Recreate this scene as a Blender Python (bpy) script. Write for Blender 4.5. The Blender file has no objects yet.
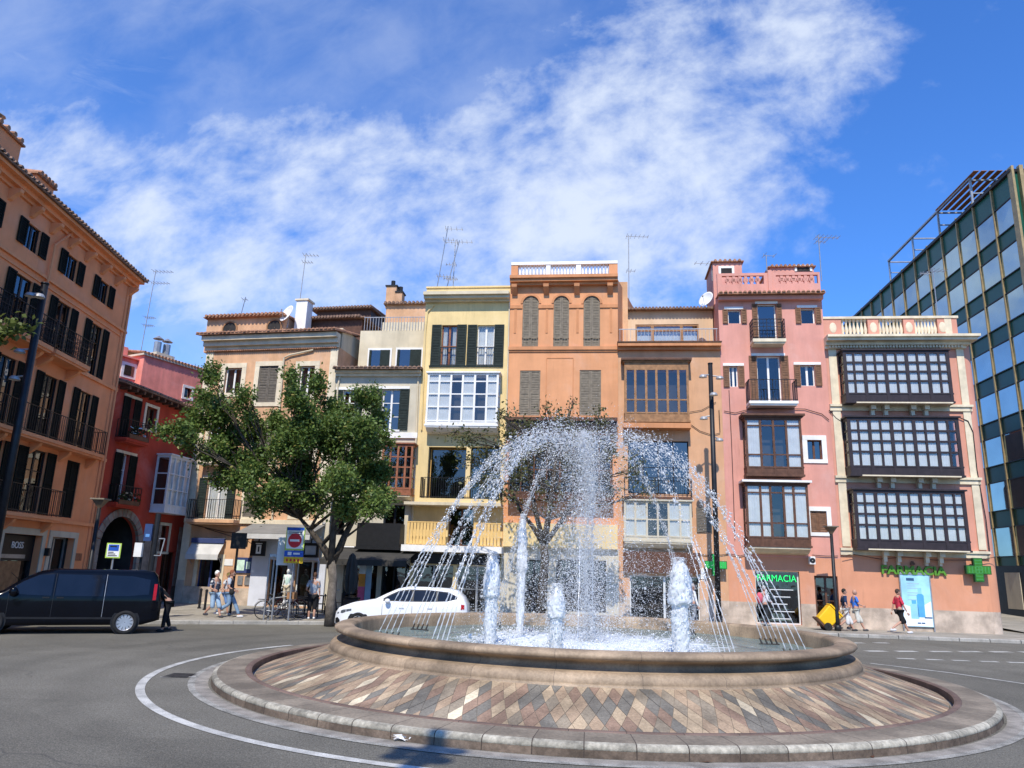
import bpy, bmesh, math, random
from mathutils import Vector, Matrix, noise as mnoise
import numpy as np
R = math.radians
rnd = random.Random(7)
C = bpy.context.scene.collection
scene = bpy.context.scene

# ------------------------------------------------------------------ camera
F, TH, RO, H = 757.0, R(13.92), R(1.78), 2.15
f0 = np.array([0, math.cos(TH), math.sin(TH)]); r0 = np.array([1., 0, 0]); u0 = np.array([0, -math.sin(TH), math.cos(TH)])
cR = math.cos(RO) * r0 + math.sin(RO) * u0
cU = -math.sin(RO) * r0 + math.cos(RO) * u0
cam_d = bpy.data.cameras.new('camera'); cam = bpy.data.objects.new('camera', cam_d); C.objects.link(cam)
cam.matrix_world = Matrix(((cR[0], cU[0], -f0[0], 0), (cR[1], cU[1], -f0[1], 0), (cR[2], cU[2], -f0[2], H), (0, 0, 0, 1)))
cam_d.sensor_width = 36; cam_d.lens = 36 * F / 1024; cam_d.clip_end = 3000; cam_d.clip_start = .1
scene.camera = cam

# ------------------------------------------------------------------ light
SUN_EL, SUN_AZ = R(50), R(9)          # azimuth: degrees left of straight behind the camera
sdir = Vector((-math.sin(SUN_AZ) * math.cos(SUN_EL), -math.cos(SUN_AZ) * math.cos(SUN_EL), math.sin(SUN_EL)))
sl = bpy.data.lights.new('sun', 'SUN'); sl.energy = 4.7; sl.angle = R(.5); sl.color = (1, .935, .82)
sun = bpy.data.objects.new('sun', sl); C.objects.link(sun)
sun.rotation_euler = sdir.to_track_quat('Z', 'Y').to_euler(); sun.location = (0, -30, 60)
w = bpy.data.worlds.new('World'); scene.world = w; w.use_nodes = True
nt = w.node_tree; nt.nodes.clear()
def N(tree, t, **kw):
    n = tree.nodes.new(t)
    for k, v in kw.items(): setattr(n, k, v)
    return n
def lk(tree, a, b): tree.links.new(a, b)
def math_n(tree, op, a, b=None, clamp=False):
    n = N(tree, 'ShaderNodeMath', operation=op); n.use_clamp = clamp
    for i, v in enumerate((a, b)):
        if v is None: continue
        if isinstance(v, (int, float)): n.inputs[i].default_value = v
        else: lk(tree, v, n.inputs[i])
    return n.outputs[0]
def maprange(tree, v, a, b, c=0., d=1., smooth=True):
    n = N(tree, 'ShaderNodeMapRange', interpolation_type='SMOOTHSTEP' if smooth else 'LINEAR')
    lk(tree, v, n.inputs[0])
    for i, q in enumerate((a, b, c, d)): n.inputs[1 + i].default_value = q
    return n.outputs[0]
sky = N(nt, 'ShaderNodeTexSky', sky_type='NISHITA', sun_disc=False)
sky.sun_elevation = SUN_EL; sky.sun_rotation = math.pi + SUN_AZ
sky.air_density = 1.15; sky.dust_density = .25; sky.ozone_density = 3.2; sky.altitude = 30
tint = N(nt, 'ShaderNodeMixRGB', blend_type='MULTIPLY'); tint.inputs[0].default_value = 1
lk(nt, sky.outputs[0], tint.inputs[1]); tint.inputs[2].default_value = (.50, .95, 1.64, 1)
tc = N(nt, 'ShaderNodeTexCoord'); sep = N(nt, 'ShaderNodeSeparateXYZ'); lk(nt, tc.outputs['Generated'], sep.inputs[0])
zz = math_n(nt, 'MAXIMUM', sep.outputs[2], .04)
yy = math_n(nt, 'MAXIMUM', sep.outputs[1], .05)
cxn = math_n(nt, 'DIVIDE', sep.outputs[0], yy); czn = math_n(nt, 'DIVIDE', sep.outputs[2], yy)   # direction toward the square
def comb(x, y, z=0.):
    n = N(nt, 'ShaderNodeCombineXYZ')
    for i, v in enumerate((x, y, z)):
        if isinstance(v, (int, float)): n.inputs[i].default_value = v
        else: lk(nt, v, n.inputs[i])
    return n.outputs[0]
def noise_n(tree, vec, scale, detail=6, rough=.55, dist=0.):
    n = N(tree, 'ShaderNodeTexNoise'); n.inputs['Scale'].default_value = scale; n.inputs['Detail'].default_value = detail
    n.inputs['Roughness'].default_value = rough; n.inputs['Distortion'].default_value = dist
    lk(tree, vec, n.inputs['Vector']); return n.outputs['Fac']
def rotv(a, sx, sy):     # rotated, stretched direction plane for wind-drawn cirrus
    x = math_n(nt, 'ADD', math_n(nt, 'MULTIPLY', cxn, math.cos(a) * sx), math_n(nt, 'MULTIPLY', czn, math.sin(a) * sx))
    y = math_n(nt, 'ADD', math_n(nt, 'MULTIPLY', cxn, -math.sin(a) * sy), math_n(nt, 'MULTIPLY', czn, math.cos(a) * sy))
    return comb(x, y, 3.7)
n_big = noise_n(nt, rotv(R(35), 1.5, 2.3), 2.0, 5, .5, .5)
n_mid = noise_n(nt, rotv(R(30), 1.05, 1.35), 6.5, 9, .62, .35)
n_fine = noise_n(nt, rotv(R(15), 1.0, 1.3), 17, 6, .6, .1)
n_wisp = noise_n(nt, rotv(R(-18), .9, 3.6), 2.1, 8, .62, .9)
# the bank of cloud leans from low left to high right
def ell(x0, z0, a, sx, sz):
    dx = math_n(nt, 'SUBTRACT', cxn, x0); dz = math_n(nt, 'SUBTRACT', czn, z0)
    p = math_n(nt, 'DIVIDE', math_n(nt, 'ADD', math_n(nt, 'MULTIPLY', dx, math.cos(a)), math_n(nt, 'MULTIPLY', dz, math.sin(a))), sx)
    q = math_n(nt, 'DIVIDE', math_n(nt, 'ADD', math_n(nt, 'MULTIPLY', dx, -math.sin(a)), math_n(nt, 'MULTIPLY', dz, math.cos(a))), sz)
    d = math_n(nt, 'ADD', math_n(nt, 'POWER', math_n(nt, 'ABSOLUTE', p), 2), math_n(nt, 'POWER', math_n(nt, 'ABSOLUTE', q), 2))
    return maprange(nt, d, 0, 2.1, 1, 0)
bank = math_n(nt, 'MAXIMUM', ell(.16, .62, R(38), .46, .19), ell(-.28, .49, R(4), .42, .17))
bank = math_n(nt, 'MAXIMUM', bank, ell(.06, .47, R(20), .34, .17))
bank = math_n(nt, 'MAXIMUM', bank, math_n(nt, 'MULTIPLY', ell(-.68, .54, R(-30), .20, .12), .75))
dens = math_n(nt, 'ADD', math_n(nt, 'MULTIPLY', n_big, .55), math_n(nt, 'ADD', math_n(nt, 'MULTIPLY', n_mid, .85), math_n(nt, 'MULTIPLY', n_fine, .55)))
dens = math_n(nt, 'ADD', dens, math_n(nt, 'MULTIPLY', bank, .44))
c_main = maprange(nt, dens, 1.04, 1.66)
left = maprange(nt, cxn, .30, -.45)
behind = maprange(nt, sep.outputs[1], .25, -.1)
c_wisp = math_n(nt, 'MULTIPLY', maprange(nt, n_wisp, .42, .80), math_n(nt, 'MULTIPLY', left, .42))
horiz = maprange(nt, sep.outputs[2], .50, .0, 0, .30)
cl = math_n(nt, 'MAXIMUM', c_main, c_wisp)
cl = math_n(nt, 'MULTIPLY', cl, math_n(nt, 'SUBTRACT', 1, behind))
cl = math_n(nt, 'MULTIPLY', cl, .86)
thin = math_n(nt, 'MULTIPLY', maprange(nt, math_n(nt, 'ADD', math_n(nt, 'MULTIPLY', n_big, .6), math_n(nt, 'MULTIPLY', n_mid, .4)), .36, .70, .03, .30), math_n(nt, 'MULTIPLY', maprange(nt, cxn, .42, -.15), math_n(nt, 'SUBTRACT', 1, behind)))
cl = math_n(nt, 'MAXIMUM', cl, thin)
veil = math_n(nt, 'MULTIPLY', horiz, left)
cl = math_n(nt, 'MAXIMUM', cl, veil, True)
cm = N(nt, 'ShaderNodeMixRGB'); lk(nt, cl, cm.inputs[0]); lk(nt, tint.outputs[0], cm.inputs[1])
cm.inputs[2].default_value = (6.0, 6.6, 7.6, 1)
bg = N(nt, 'ShaderNodeBackground'); lk(nt, cm.outputs[0], bg.inputs[0]); bg.inputs[1].default_value = .127
wo = N(nt, 'ShaderNodeOutputWorld'); lk(nt, bg.outputs[0], wo.inputs[0])
vs = scene.view_settings; vs.view_transform = 'Standard'; vs.look = 'None'; vs.exposure = 0.15; vs.gamma = 1; vs.use_curve_mapping = False
scene.cycles.max_bounces = 6; scene.cycles.transparent_max_bounces = 12; scene.cycles.use_denoising = True
scene.cycles.caustics_reflective = False; scene.cycles.caustics_refractive = False

# ------------------------------------------------------------------ picture <-> place
def ray(px, py): return f0 + cR * (px - 512) / F + cU * (384 - py) / F
def gnd(px, py, z=0.):
    d = ray(px, py); t = (z - H) / d[2]; return Vector((d[0] * t, d[1] * t, z))
def atY(px, py, Y):
    d = ray(px, py); t = Y / d[1]; return Vector((d[0] * t, Y, d[2] * t + H))

# ------------------------------------------------------------------ materials
MATS = {}
def mat(name, col, rough=.8, var=.12, scale=2., streak=0., bump=.15, bscale=60., metal=0., spec=.3, transl=0., fine=.0, joints=None):
    if name in MATS: return MATS[name]
    m = bpy.data.materials.new(name); m.use_nodes = True; t = m.node_tree
    b = t.nodes['Principled BSDF']; out = t.nodes['Material Output']
    b.inputs['Roughness'].default_value = rough; b.inputs['Metallic'].default_value = metal; b.inputs['Specular IOR Level'].default_value = spec
    tcn = N(t, 'ShaderNodeTexCoord'); o = tcn.outputs['Object']
    fac = noise_n(t, o, scale, 6, .6)
    def mulcol(src, fac_out, lo, hi):
        mr = maprange(t, fac_out, .3, .7, lo, hi)
        mx = N(t, 'ShaderNodeMixRGB', blend_type='MULTIPLY'); mx.inputs[0].default_value = 1
        if isinstance(src, tuple): mx.inputs[1].default_value = (*src, 1)
        else: lk(t, src, mx.inputs[1])
        lk(t, mr, mx.inputs[2]); return mx.outputs[0]
    c = mulcol(tuple(col), fac, 1 - var, 1 + var)
    if streak:
        mp = N(t, 'ShaderNodeMapping'); mp.inputs['Scale'].default_value = (1.1, 1.1, .16); lk(t, o, mp.inputs[0])
        c = mulcol(c, noise_n(t, mp.outputs[0], 1.4, 7, .7), 1 - streak * .8, 1 + streak * .3)
    if fine:
        c = mulcol(c, noise_n(t, o, bscale * .8, 3, .7), 1 - fine, 1 + fine)
    if name.endswith('_stucco'):      # sun faded patches and rain marks of old lime plaster
        pm = maprange(t, noise_n(t, o, .42, 9, .68, .7), .50, .68, 0, .34); px_ = N(t, 'ShaderNodeMixRGB'); lk(t, pm, px_.inputs[0]); lk(t, c, px_.inputs[1])
        px_.inputs[2].default_value = (*[min(.8, q * .75 + .17) for q in col], 1); c = px_.outputs[0]
        mp2 = N(t, 'ShaderNodeMapping'); mp2.inputs['Scale'].default_value = (2.3, 2.3, .22); lk(t, o, mp2.inputs[0])
        st = maprange(t, noise_n(t, mp2.outputs[0], 1.6, 8, .75, .4), .56, .74, 1, .80); sx_ = N(t, 'ShaderNodeMixRGB', blend_type='MULTIPLY'); sx_.inputs[0].default_value = 1; lk(t, c, sx_.inputs[1]); lk(t, st, sx_.inputs[2]); c = sx_.outputs[0]
    if joints is not None: c = joints(t, o, c)
    lk(t, c, b.inputs['Base Color'])
    if bump:
        bp = N(t, 'ShaderNodeBump'); bp.inputs['Strength'].default_value = bump; bp.inputs['Distance'].default_value = .02
        lk(t, noise_n(t, o, bscale, 4, .6), bp.inputs['Height']); lk(t, bp.outputs[0], b.inputs['Normal'])
    if transl:
        tr = N(t, 'ShaderNodeBsdfTranslucent'); lk(t, c, tr.inputs[0]); mx = N(t, 'ShaderNodeMixShader'); mx.inputs[0].default_value = transl
        lk(t, b.outputs[0], mx.inputs[1]); lk(t, tr.outputs[0], mx.inputs[2]); lk(t, mx.outputs[0], out.inputs[0])
    MATS[name] = m; return m
def glass(name, tint=(.75, .8, .82), refl=.2, rough=.01):
    m = bpy.data.materials.new(name); m.use_nodes = True; t = m.node_tree; t.nodes.remove(t.nodes['Principled BSDF'])
    tr = N(t, 'ShaderNodeBsdfTransparent'); tr.inputs[0].default_value = (*tint, 1)
    gl = N(t, 'ShaderNodeBsdfGlossy'); gl.inputs['Roughness'].default_value = rough; gl.inputs[0].default_value = (.95, .97, 1, 1)
    lw = N(t, 'ShaderNodeLayerWeight'); fr5 = math_n(t, 'ADD', math_n(t, 'MULTIPLY', math_n(t, 'POWER', lw.outputs['Facing'], 5), .95), .04)
    tcn = N(t, 'ShaderNodeTexCoord'); bp = N(t, 'ShaderNodeBump'); bp.inputs['Strength'].default_value = .05; bp.inputs['Distance'].default_value = .1
    lk(t, noise_n(t, tcn.outputs['Object'], 1.7, 2), bp.inputs['Height']); lk(t, bp.outputs[0], gl.inputs['Normal'])
    mx = N(t, 'ShaderNodeMixShader'); lk(t, math_n(t, 'ADD', fr5, refl, True), mx.inputs[0])
    lk(t, tr.outputs[0], mx.inputs[1]); lk(t, gl.outputs[0], mx.inputs[2]); lk(t, mx.outputs[0], t.nodes['Material Output'].inputs[0])
    MATS[name] = m; return m
def emis(name, col, s):
    m = bpy.data.materials.new(name); m.use_nodes = True; b = m.node_tree.nodes['Principled BSDF']
    b.inputs['Base Color'].default_value = (*col, 1); b.inputs['Emission Color'].default_value = (*col, 1); b.inputs['Emission Strength'].default_value = s
    MATS[name] = m; return m

# ------------------------------------------------------------------ mesh builder
class MB:
    def __init__(s): s.v = []; s.f = []; s.m = []
    def add(s, vs, fs, mi=0):
        o = len(s.v); s.v += [tuple(p) for p in vs]; s.f += [tuple(i + o for i in q) for q in fs]; s.m += [mi] * len(fs)
    def box(s, x0, x1, y0, y1, z0, z1, mi=0):
        s.add([(x, y, z) for z in (z0, z1) for y in (y0, y1) for x in (x0, x1)],
              [(0, 2, 3, 1), (4, 5, 7, 6), (0, 1, 5, 4), (2, 6, 7, 3), (0, 4, 6, 2), (1, 3, 7, 5)], mi)
    def bar(s, a, b, w, h=None, mi=0, up=(0, 0, 1)):
        a = Vector(a); b = Vector(b); h = h or w; d = (b - a).normalized(); u = Vector(up)
        if abs(d.dot(u)) > .98: u = Vector((1, 0, 0))
        x = d.cross(u).normalized(); y = x.cross(d)
        vs = [p + x * sx * w / 2 + y * sy * h / 2 for p in (a, b) for sx, sy in ((-1, -1), (1, -1), (1, 1), (-1, 1))]
        s.add(vs, [(0, 1, 2, 3), (7, 6, 5, 4), (0, 4, 5, 1), (1, 5, 6, 2), (2, 6, 7, 3), (3, 7, 4, 0)], mi)
    def pane(s, x0, x1, y, z0, z1): s.add([(x0, y, z0), (x1, y, z0), (x1, y, z1), (x0, y, z1)], [(0, 1, 2, 3)])
    def tube(s, pts, rad, n=8, mi=0, cap=True):
        pts = [Vector(p) for p in pts]; rads = rad if isinstance(rad, (list, tuple)) else [rad] * len(pts)
        vs = []; px = None
        for i, p in enumerate(pts):
            d = (pts[min(i + 1, len(pts) - 1)] - pts[max(i - 1, 0)]).normalized()
            if px is None:
                px = d.cross(Vector((0, 0, 1)))
                if px.length < .05: px = d.cross(Vector((0, 1, 0)))
            x = (px - d * px.dot(d)).normalized(); px = x; y = d.cross(x)
            vs += [p + (x * math.cos(2 * math.pi * k / n) + y * math.sin(2 * math.pi * k / n)) * rads[i] for k in range(n)]
        fs = [(i * n + k, i * n + (k + 1) % n, (i + 1) * n + (k + 1) % n, (i + 1) * n + k) for i in range(len(pts) - 1) for k in range(n)]
        if cap: fs += [tuple(reversed(range(n))), tuple((len(pts) - 1) * n + k for k in range(n))]
        s.add(vs, fs, mi)
    def lathe(s, prof, c=(0, 0, 0), n=16, mi=0, a0=0., a1=2 * math.pi, close=False):
        full = abs(a1 - a0 - 2 * math.pi) < 1e-6; k = n if full else n + 1
        vs = [(c[0] + r * math.cos(a0 + (a1 - a0) * j / n), c[1] + r * math.sin(a0 + (a1 - a0) * j / n), c[2] + z) for r, z in prof for j in range(k)]
        P = len(prof); fs = []
        for i in range(P if close else P - 1):
            i2 = (i + 1) % P
            for j in range(n): fs.append((i * k + j, i * k + (j + 1) % k, i2 * k + (j + 1) % k, i2 * k + j))
        s.add(vs, fs, mi)
    def ellipsoid(s, c, rx, ry, rz, nu=12, nv=8, mi=0):
        s.add([(c[0] + rx * math.sin(math.pi * i / nv) * math.cos(2 * math.pi * j / nu), c[1] + ry * math.sin(math.pi * i / nv) * math.sin(2 * math.pi * j / nu), c[2] + rz * math.cos(math.pi * i / nv)) for i in range(nv + 1) for j in range(nu)],
              [(i * nu + j, (i + 1) * nu + j, (i + 1) * nu + (j + 1) % nu, i * nu + (j + 1) % nu) for i in range(nv) for j in range(nu)], mi)
    def prism(s, poly, y0, y1, mi=0):       # polygon in x,z extruded along y
        n = len(poly); s.add([(x, y0, z) for x, z in poly] + [(x, y1, z) for x, z in poly],
              [tuple(range(n)), tuple(reversed(range(n, 2 * n)))] + [(i, n + i, n + (i + 1) % n, (i + 1) % n) for i in range(n)], mi)
    def build(s, name, mats, parent=None, smooth=False, bevel=0, fix=False):
        me = bpy.data.meshes.new(name); me.from_pydata(s.v, [], s.f); me.update()
        mats = mats if isinstance(mats, (list, tuple)) else [mats]
        for m in mats: me.materials.append(m)
        if len(mats) > 1: me.polygons.foreach_set('material_index', s.m)
        if fix or bevel:
            bm = bmesh.new(); bm.from_mesh(me)
            bmesh.ops.recalc_face_normals(bm, faces=bm.faces); bm.to_mesh(me); bm.free()
        if smooth: me.polygons.foreach_set('use_smooth', [True] * len(me.polygons))
        o = bpy.data.objects.new(name, me); C.objects.link(o)
        if bevel:
            md = o.modifiers.new('bevel', 'BEVEL'); md.width = bevel; md.segments = 2; md.limit_method = 'ANGLE'; md.angle_limit = R(40)
        if parent: o.parent = parent
        return o
def tag(o, label=None, cat=None, group=None, kind=None):
    if label: o['label'] = label
    if cat: o['category'] = cat
    if group: o['group'] = group
    if kind: o['kind'] = kind
    return o
def empty(name, loc, rz=0., label=None, cat=None, group=None):
    o = bpy.data.objects.new(name, None); C.objects.link(o); o.location = loc; o.rotation_euler = (0, 0, rz); o.empty_display_size = .2
    return tag(o, label, cat, group)
def text_mesh(name, s, size, mats, parent, loc, rot=(R(90), 0, 0), extrude=.01, align='CENTER', sx=1., bold=0.):
    cu = bpy.data.curves.new(name, 'FONT'); cu.offset = bold; cu.body = s; cu.size = size; cu.extrude = extrude; cu.align_x = align; cu.align_y = 'CENTER'
    to = bpy.data.objects.new(name, cu); C.objects.link(to)
    bpy.context.view_layer.update()
    me = bpy.data.meshes.new_from_object(to.evaluated_get(bpy.context.evaluated_depsgraph_get()))
    bpy.data.objects.remove(to); me.materials.clear(); me.materials.append(mats)
    o = bpy.data.objects.new(name, me); C.objects.link(o); o.parent = parent; o.location = loc; o.rotation_euler = rot; o.scale = (sx, 1, 1)
    return o

M = {}
def stone_joint(n, wdt, dark=.45):
    def fn(t, o, c):
        sp = N(t, 'ShaderNodeSeparateXYZ'); lk(t, o, sp.inputs[0])
        a = math_n(t, 'ARCTAN2', sp.outputs[1], sp.outputs[0])
        fr = math_n(t, 'FRACT', math_n(t, 'ADD', math_n(t, 'MULTIPLY', a, n / (2 * math.pi)), 100.3))
        d = math_n(t, 'ABSOLUTE', math_n(t, 'SUBTRACT', fr, .5))
        ln = maprange(t, d, .5 - wdt, .5 - wdt * .4, 0, 1)
        # each block of stone a little different
        fl = math_n(t, 'FLOOR', math_n(t, 'ADD', math_n(t, 'MULTIPLY', a, n / (2 * math.pi)), 100.3))
        wn = N(t, 'ShaderNodeTexWhiteNoise', noise_dimensions='1D'); lk(t, fl, wn.inputs['W'])
        v = N(t, 'ShaderNodeMixRGB', blend_type='MULTIPLY'); v.inputs[0].default_value = 1; lk(t, c, v.inputs[1])
        lk(t, maprange(t, wn.outputs[0], 0, 1, .8, 1.15, False), v.inputs[2])
        mx = N(t, 'ShaderNodeMixRGB'); lk(t, ln, mx.inputs[0]); lk(t, v.outputs[0], mx.inputs[1]); mx.inputs[2].default_value = (.06 * dark * 2, .045 * dark * 2, .035 * dark * 2, 1)
        return mx.outputs[0]
    return fn
def paver(sx, sy, dark=.6):
    def fn(t, o, c):
        br = N(t, 'ShaderNodeTexBrick'); br.inputs['Scale'].default_value = 1.; br.inputs['Brick Width'].default_value = sx; br.inputs['Row Height'].default_value = sy
        br.inputs['Mortar Size'].default_value = .012; br.inputs['Color1'].default_value = (1, 1, 1, 1); br.inputs['Color2'].default_value = (.84, .84, .84, 1); br.inputs['Mortar'].default_value = (dark, dark, dark, 1)
        lk(t, o, br.inputs['Vector'])
        mx = N(t, 'ShaderNodeMixRGB', blend_type='MULTIPLY'); mx.inputs[0].default_value = 1; lk(t, c, mx.inputs[1]); lk(t, br.outputs[0], mx.inputs[2]); return mx.outputs[0]
    return fn
def asphalt_wear(t, o, c):
    # long worn wheel tracks, patches and oil marks in the surface itself
    n = noise_n(t, o, .22, 5, .6, .6); mx = N(t, 'ShaderNodeMixRGB', blend_type='MULTIPLY'); mx.inputs[0].default_value = 1
    lk(t, c, mx.inputs[1]); lk(t, maprange(t, n, .3, .7, .86, 1.10), mx.inputs[2])
    n2 = noise_n(t, o, 1.9, 8, .75, .3); m2 = N(t, 'ShaderNodeMixRGB', blend_type='MULTIPLY'); m2.inputs[0].default_value = 1
    lk(t, mx.outputs[0], m2.inputs[1]); lk(t, maprange(t, n2, .56, .74, 1, .86), m2.inputs[2])
    # hairline cracks and old trench patches
    wv = N(t, 'ShaderNodeTexNoise'); wv.inputs['Scale'].default_value = .9; wv.inputs['Detail'].default_value = 6; lk(t, o, wv.inputs['Vector'])
    ad = N(t, 'ShaderNodeMixRGB', blend_type='ADD'); ad.inputs[0].default_value = .8; lk(t, o, ad.inputs[1]); lk(t, wv.outputs['Color'], ad.inputs[2])
    vo = N(t, 'ShaderNodeTexVoronoi', feature='DISTANCE_TO_EDGE'); vo.inputs['Scale'].default_value = .26; lk(t, ad.outputs[0], vo.inputs['Vector'])
    cr_ = math_n(t, 'MULTIPLY', maprange(t, vo.outputs['Distance'], .0, .007, 1, 0), maprange(t, noise_n(t, o, .35, 3), .46, .6, 0, .5))
    m3 = N(t, 'ShaderNodeMixRGB'); lk(t, cr_, m3.inputs[0]); lk(t, m2.outputs[0], m3.inputs[1]); m3.inputs[2].default_value = (.06, .058, .055, 1)
    vc = N(t, 'ShaderNodeTexVoronoi', feature='F1', distance='CHEBYCHEV'); vc.inputs['Scale'].default_value = .13; lk(t, o, vc.inputs['Vector']); wn = N(t, 'ShaderNodeTexWhiteNoise', noise_dimensions='3D'); lk(t, vc.outputs['Color'], wn.inputs['Vector'])
    m4 = N(t, 'ShaderNodeMixRGB', blend_type='MULTIPLY'); m4.inputs[0].default_value = 1; lk(t, m3.outputs[0], m4.inputs[1]); lk(t, maprange(t, wn.outputs['Value'], 0, 1, .90, 1.06, False), m4.inputs[2])
    sp = N(t, 'ShaderNodeSeparateXYZ'); lk(t, o, sp.inputs[0]); dx_ = math_n(t, 'SUBTRACT', sp.outputs[0], 1.83); dy_ = math_n(t, 'SUBTRACT', sp.outputs[1], 17.57)
    rd = math_n(t, 'ADD', math_n(t, 'SQRT', math_n(t, 'ADD', math_n(t, 'MULTIPLY', dx_, dx_), math_n(t, 'MULTIPLY', dy_, dy_))), math_n(t, 'MULTIPLY', noise_n(t, o, .25, 2), .8))
    for r_t in (10.4, 12.1):         # rubbered wheel tracks of the roundabout lane
        tk = maprange(t, math_n(t, 'ABSOLUTE', math_n(t, 'SUBTRACT', rd, r_t)), .05, .55, .86, 1); tm = N(t, 'ShaderNodeMixRGB', blend_type='MULTIPLY'); tm.inputs[0].default_value = 1; lk(t, m4.outputs[0], tm.inputs[1]); lk(t, tk, tm.inputs[2]); m4 = tm
    gr = N(t, 'ShaderNodeMixRGB', blend_type='MULTIPLY'); gr.inputs[0].default_value = 1; lk(t, m4.outputs[0], gr.inputs[1]); lk(t, maprange(t, noise_n(t, o, 17, 4, .8), .35, .65, .80, 1.16), gr.inputs[2]); return gr.outputs[0]
M['asphalt'] = mat('asphalt', (.160, .149, .120), .88, .08, .9, bump=.8, bscale=62, fine=.5, joints=asphalt_wear)
M['pavement'] = mat('pavement_slabs', (.34, .31, .255), .85, .18, .6, bump=.2, bscale=25, fine=.1, joints=paver(.8, .4))
M['kerbstone'] = mat('kerb_stone', (.33, .31, .27), .85, .2, 1.5, bump=.2, bscale=30, fine=.12)
M['paint'] = mat('road_paint', (.46, .45, .41), .75, .3, 2.2, bump=.3, bscale=60, fine=.25)
M['gutter'] = mat('gutter_dust', (.26, .235, .20), .95, .3, 3., bump=.4, bscale=70, fine=.2)
M['iron'] = mat('cast_iron', (.06, .055, .05), .6, .3, 8, metal=.5)
M['white'] = mat('white_paint', (.78, .76, .72), .55, .08, 2, streak=.08, bump=.05)
M['cream'] = mat('cream_stone', (.70, .60, .43), .8, .12, 2, streak=.18, bump=.1)
M['orange'] = mat('orange_stucco', (.66, .310, .150), .9, .08, .8, streak=.12, bump=.12)
M['orange_trim'] = mat('orange_trim', (.58, .26, .12), .9, .08, 1, streak=.2, bump=.1)
M['annex'] = mat('apricot_stucco', (.61, .338, .186), .9, .09, .8, streak=.12, bump=.12)
M['pinkwall'] = mat('pink_stucco', (.64, .300, .235), .9, .08, .7, streak=.12, bump=.12)
M['pinkfarm'] = mat('rose_stucco', (.62, .290, .205), .9, .08, .8, streak=.10, bump=.12)
M['salmon'] = mat('salmon_stucco', (.62, .285, .165), .9, .07, .7, streak=.08, bump=.12)
M['plinth'] = mat('plinth_stone', (.50, .40, .31), .85, .28, 1.6, streak=.15, bump=.2, fine=.12)
M['yellow'] = mat('yellow_stucco', (.74, .56, .27), .9, .08, .8, streak=.14, bump=.12)
M['ochre'] = mat('ochre_stucco', (.62, .36, .11), .9, .1, .8, streak=.1, bump=.12)
M['creamwall'] = mat('cream_stucco', (.62, .53, .37), .9, .1, .8, streak=.18, bump=.12)
M['creamlow'] = mat('sand_stucco', (.56, .50, .38), .9, .1, .8, streak=.12, bump=.12)
M['peach'] = mat('peach_stucco', (.62, .365, .205), .92, .16, .9, streak=.2, bump=.2, fine=.06)
M['leftorange'] = mat('terracotta_stucco', (.82, .320, .140), .9, .08, .7, streak=.08, bump=.1)
M['leftorange_trim'] = mat('terracotta_trim', (.82, .335, .15), .88, .08, .8, streak=.12, bump=.08)
M['red'] = mat('red_stucco', (.42, .055, .028), .92, .15, .8, streak=.2, bump=.2)
M['rosehouse'] = mat('raspberry_stucco', (.80, .28, .22), .92, .14, .9, streak=.2, bump=.2)
M['rough_stone'] = mat('rough_grey_stone', (.26, .22, .185), .9, .3, 2.5, bump=.6, bscale=14, joints=paver(.6, .3, .5))
M['tile'] = mat('terracotta_tile', (.36, .19, .115), .9, .35, 4, bump=.2, fine=.15)
M['tile_dark'] = mat('weathered_tile', (.22, .14, .10), .9, .35, 4, bump=.2, fine=.15)
M['brown'] = mat('brown_wood', (.105, .048, .028), .6, .25, 5, bump=.1)
M['tan_wood'] = mat('tan_wood', (.30, .155, .07), .6, .25, 5, bump=.1)
M['red_wood'] = mat('reddish_wood', (.27, .10, .05), .6, .25, 5, bump=.1)
M['dark_bay'] = mat('dark_bay_paint', (.032, .023, .025), .5, .2, 4, bump=.1)
M['green_sh'] = mat('dark_green_shutter', (.020, .029, .026), .7, .2, 6, bump=.1, spec=.15)
M['black_sh'] = mat('black_green_shutter', (.010, .012, .010), .8, .2, 6, bump=.1, spec=.1)
M['brown_sh'] = mat('brown_shutter', (.17, .082, .042), .65, .25, 6, bump=.1)
M['olive_sh'] = mat('olive_grey_shutter', (.20, .165, .12), .7, .2, 6, bump=.1)
M['grey_sh'] = mat('grey_brown_shutter', (.135, .115, .09), .7, .2, 6, bump=.1)
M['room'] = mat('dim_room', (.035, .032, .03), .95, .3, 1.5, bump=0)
M['curtain'] = mat('white_curtain', (.74, .74, .715), .9, .08, 3, bump=0, transl=.25)
M['metal_dark'] = mat('dark_metal', (.022, .022, .024), .45, .2, 5, metal=.3, bump=0)
M['metal_grey'] = mat('galvanised_metal', (.34, .34, .34), .45, .15, 6, metal=.6, bump=0)
M['black'] = mat('black_plastic', (.012, .012, .013), .5, .2, 5, bump=0)
M['aluminium'] = mat('pale_aluminium', (.62, .64, .63), .4, .08, 3, bump=0)
glass('window_glass', (.93, .95, .95), .05); glass('dark_glass', (.16, .19, .22), .10); glass('shop_glass', (.55, .6, .6), .06)
M['glass'] = MATS['window_glass']; M['dglass'] = MATS['dark_glass']; M['sglass'] = MATS['shop_glass']
def arch_z(): pass

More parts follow.
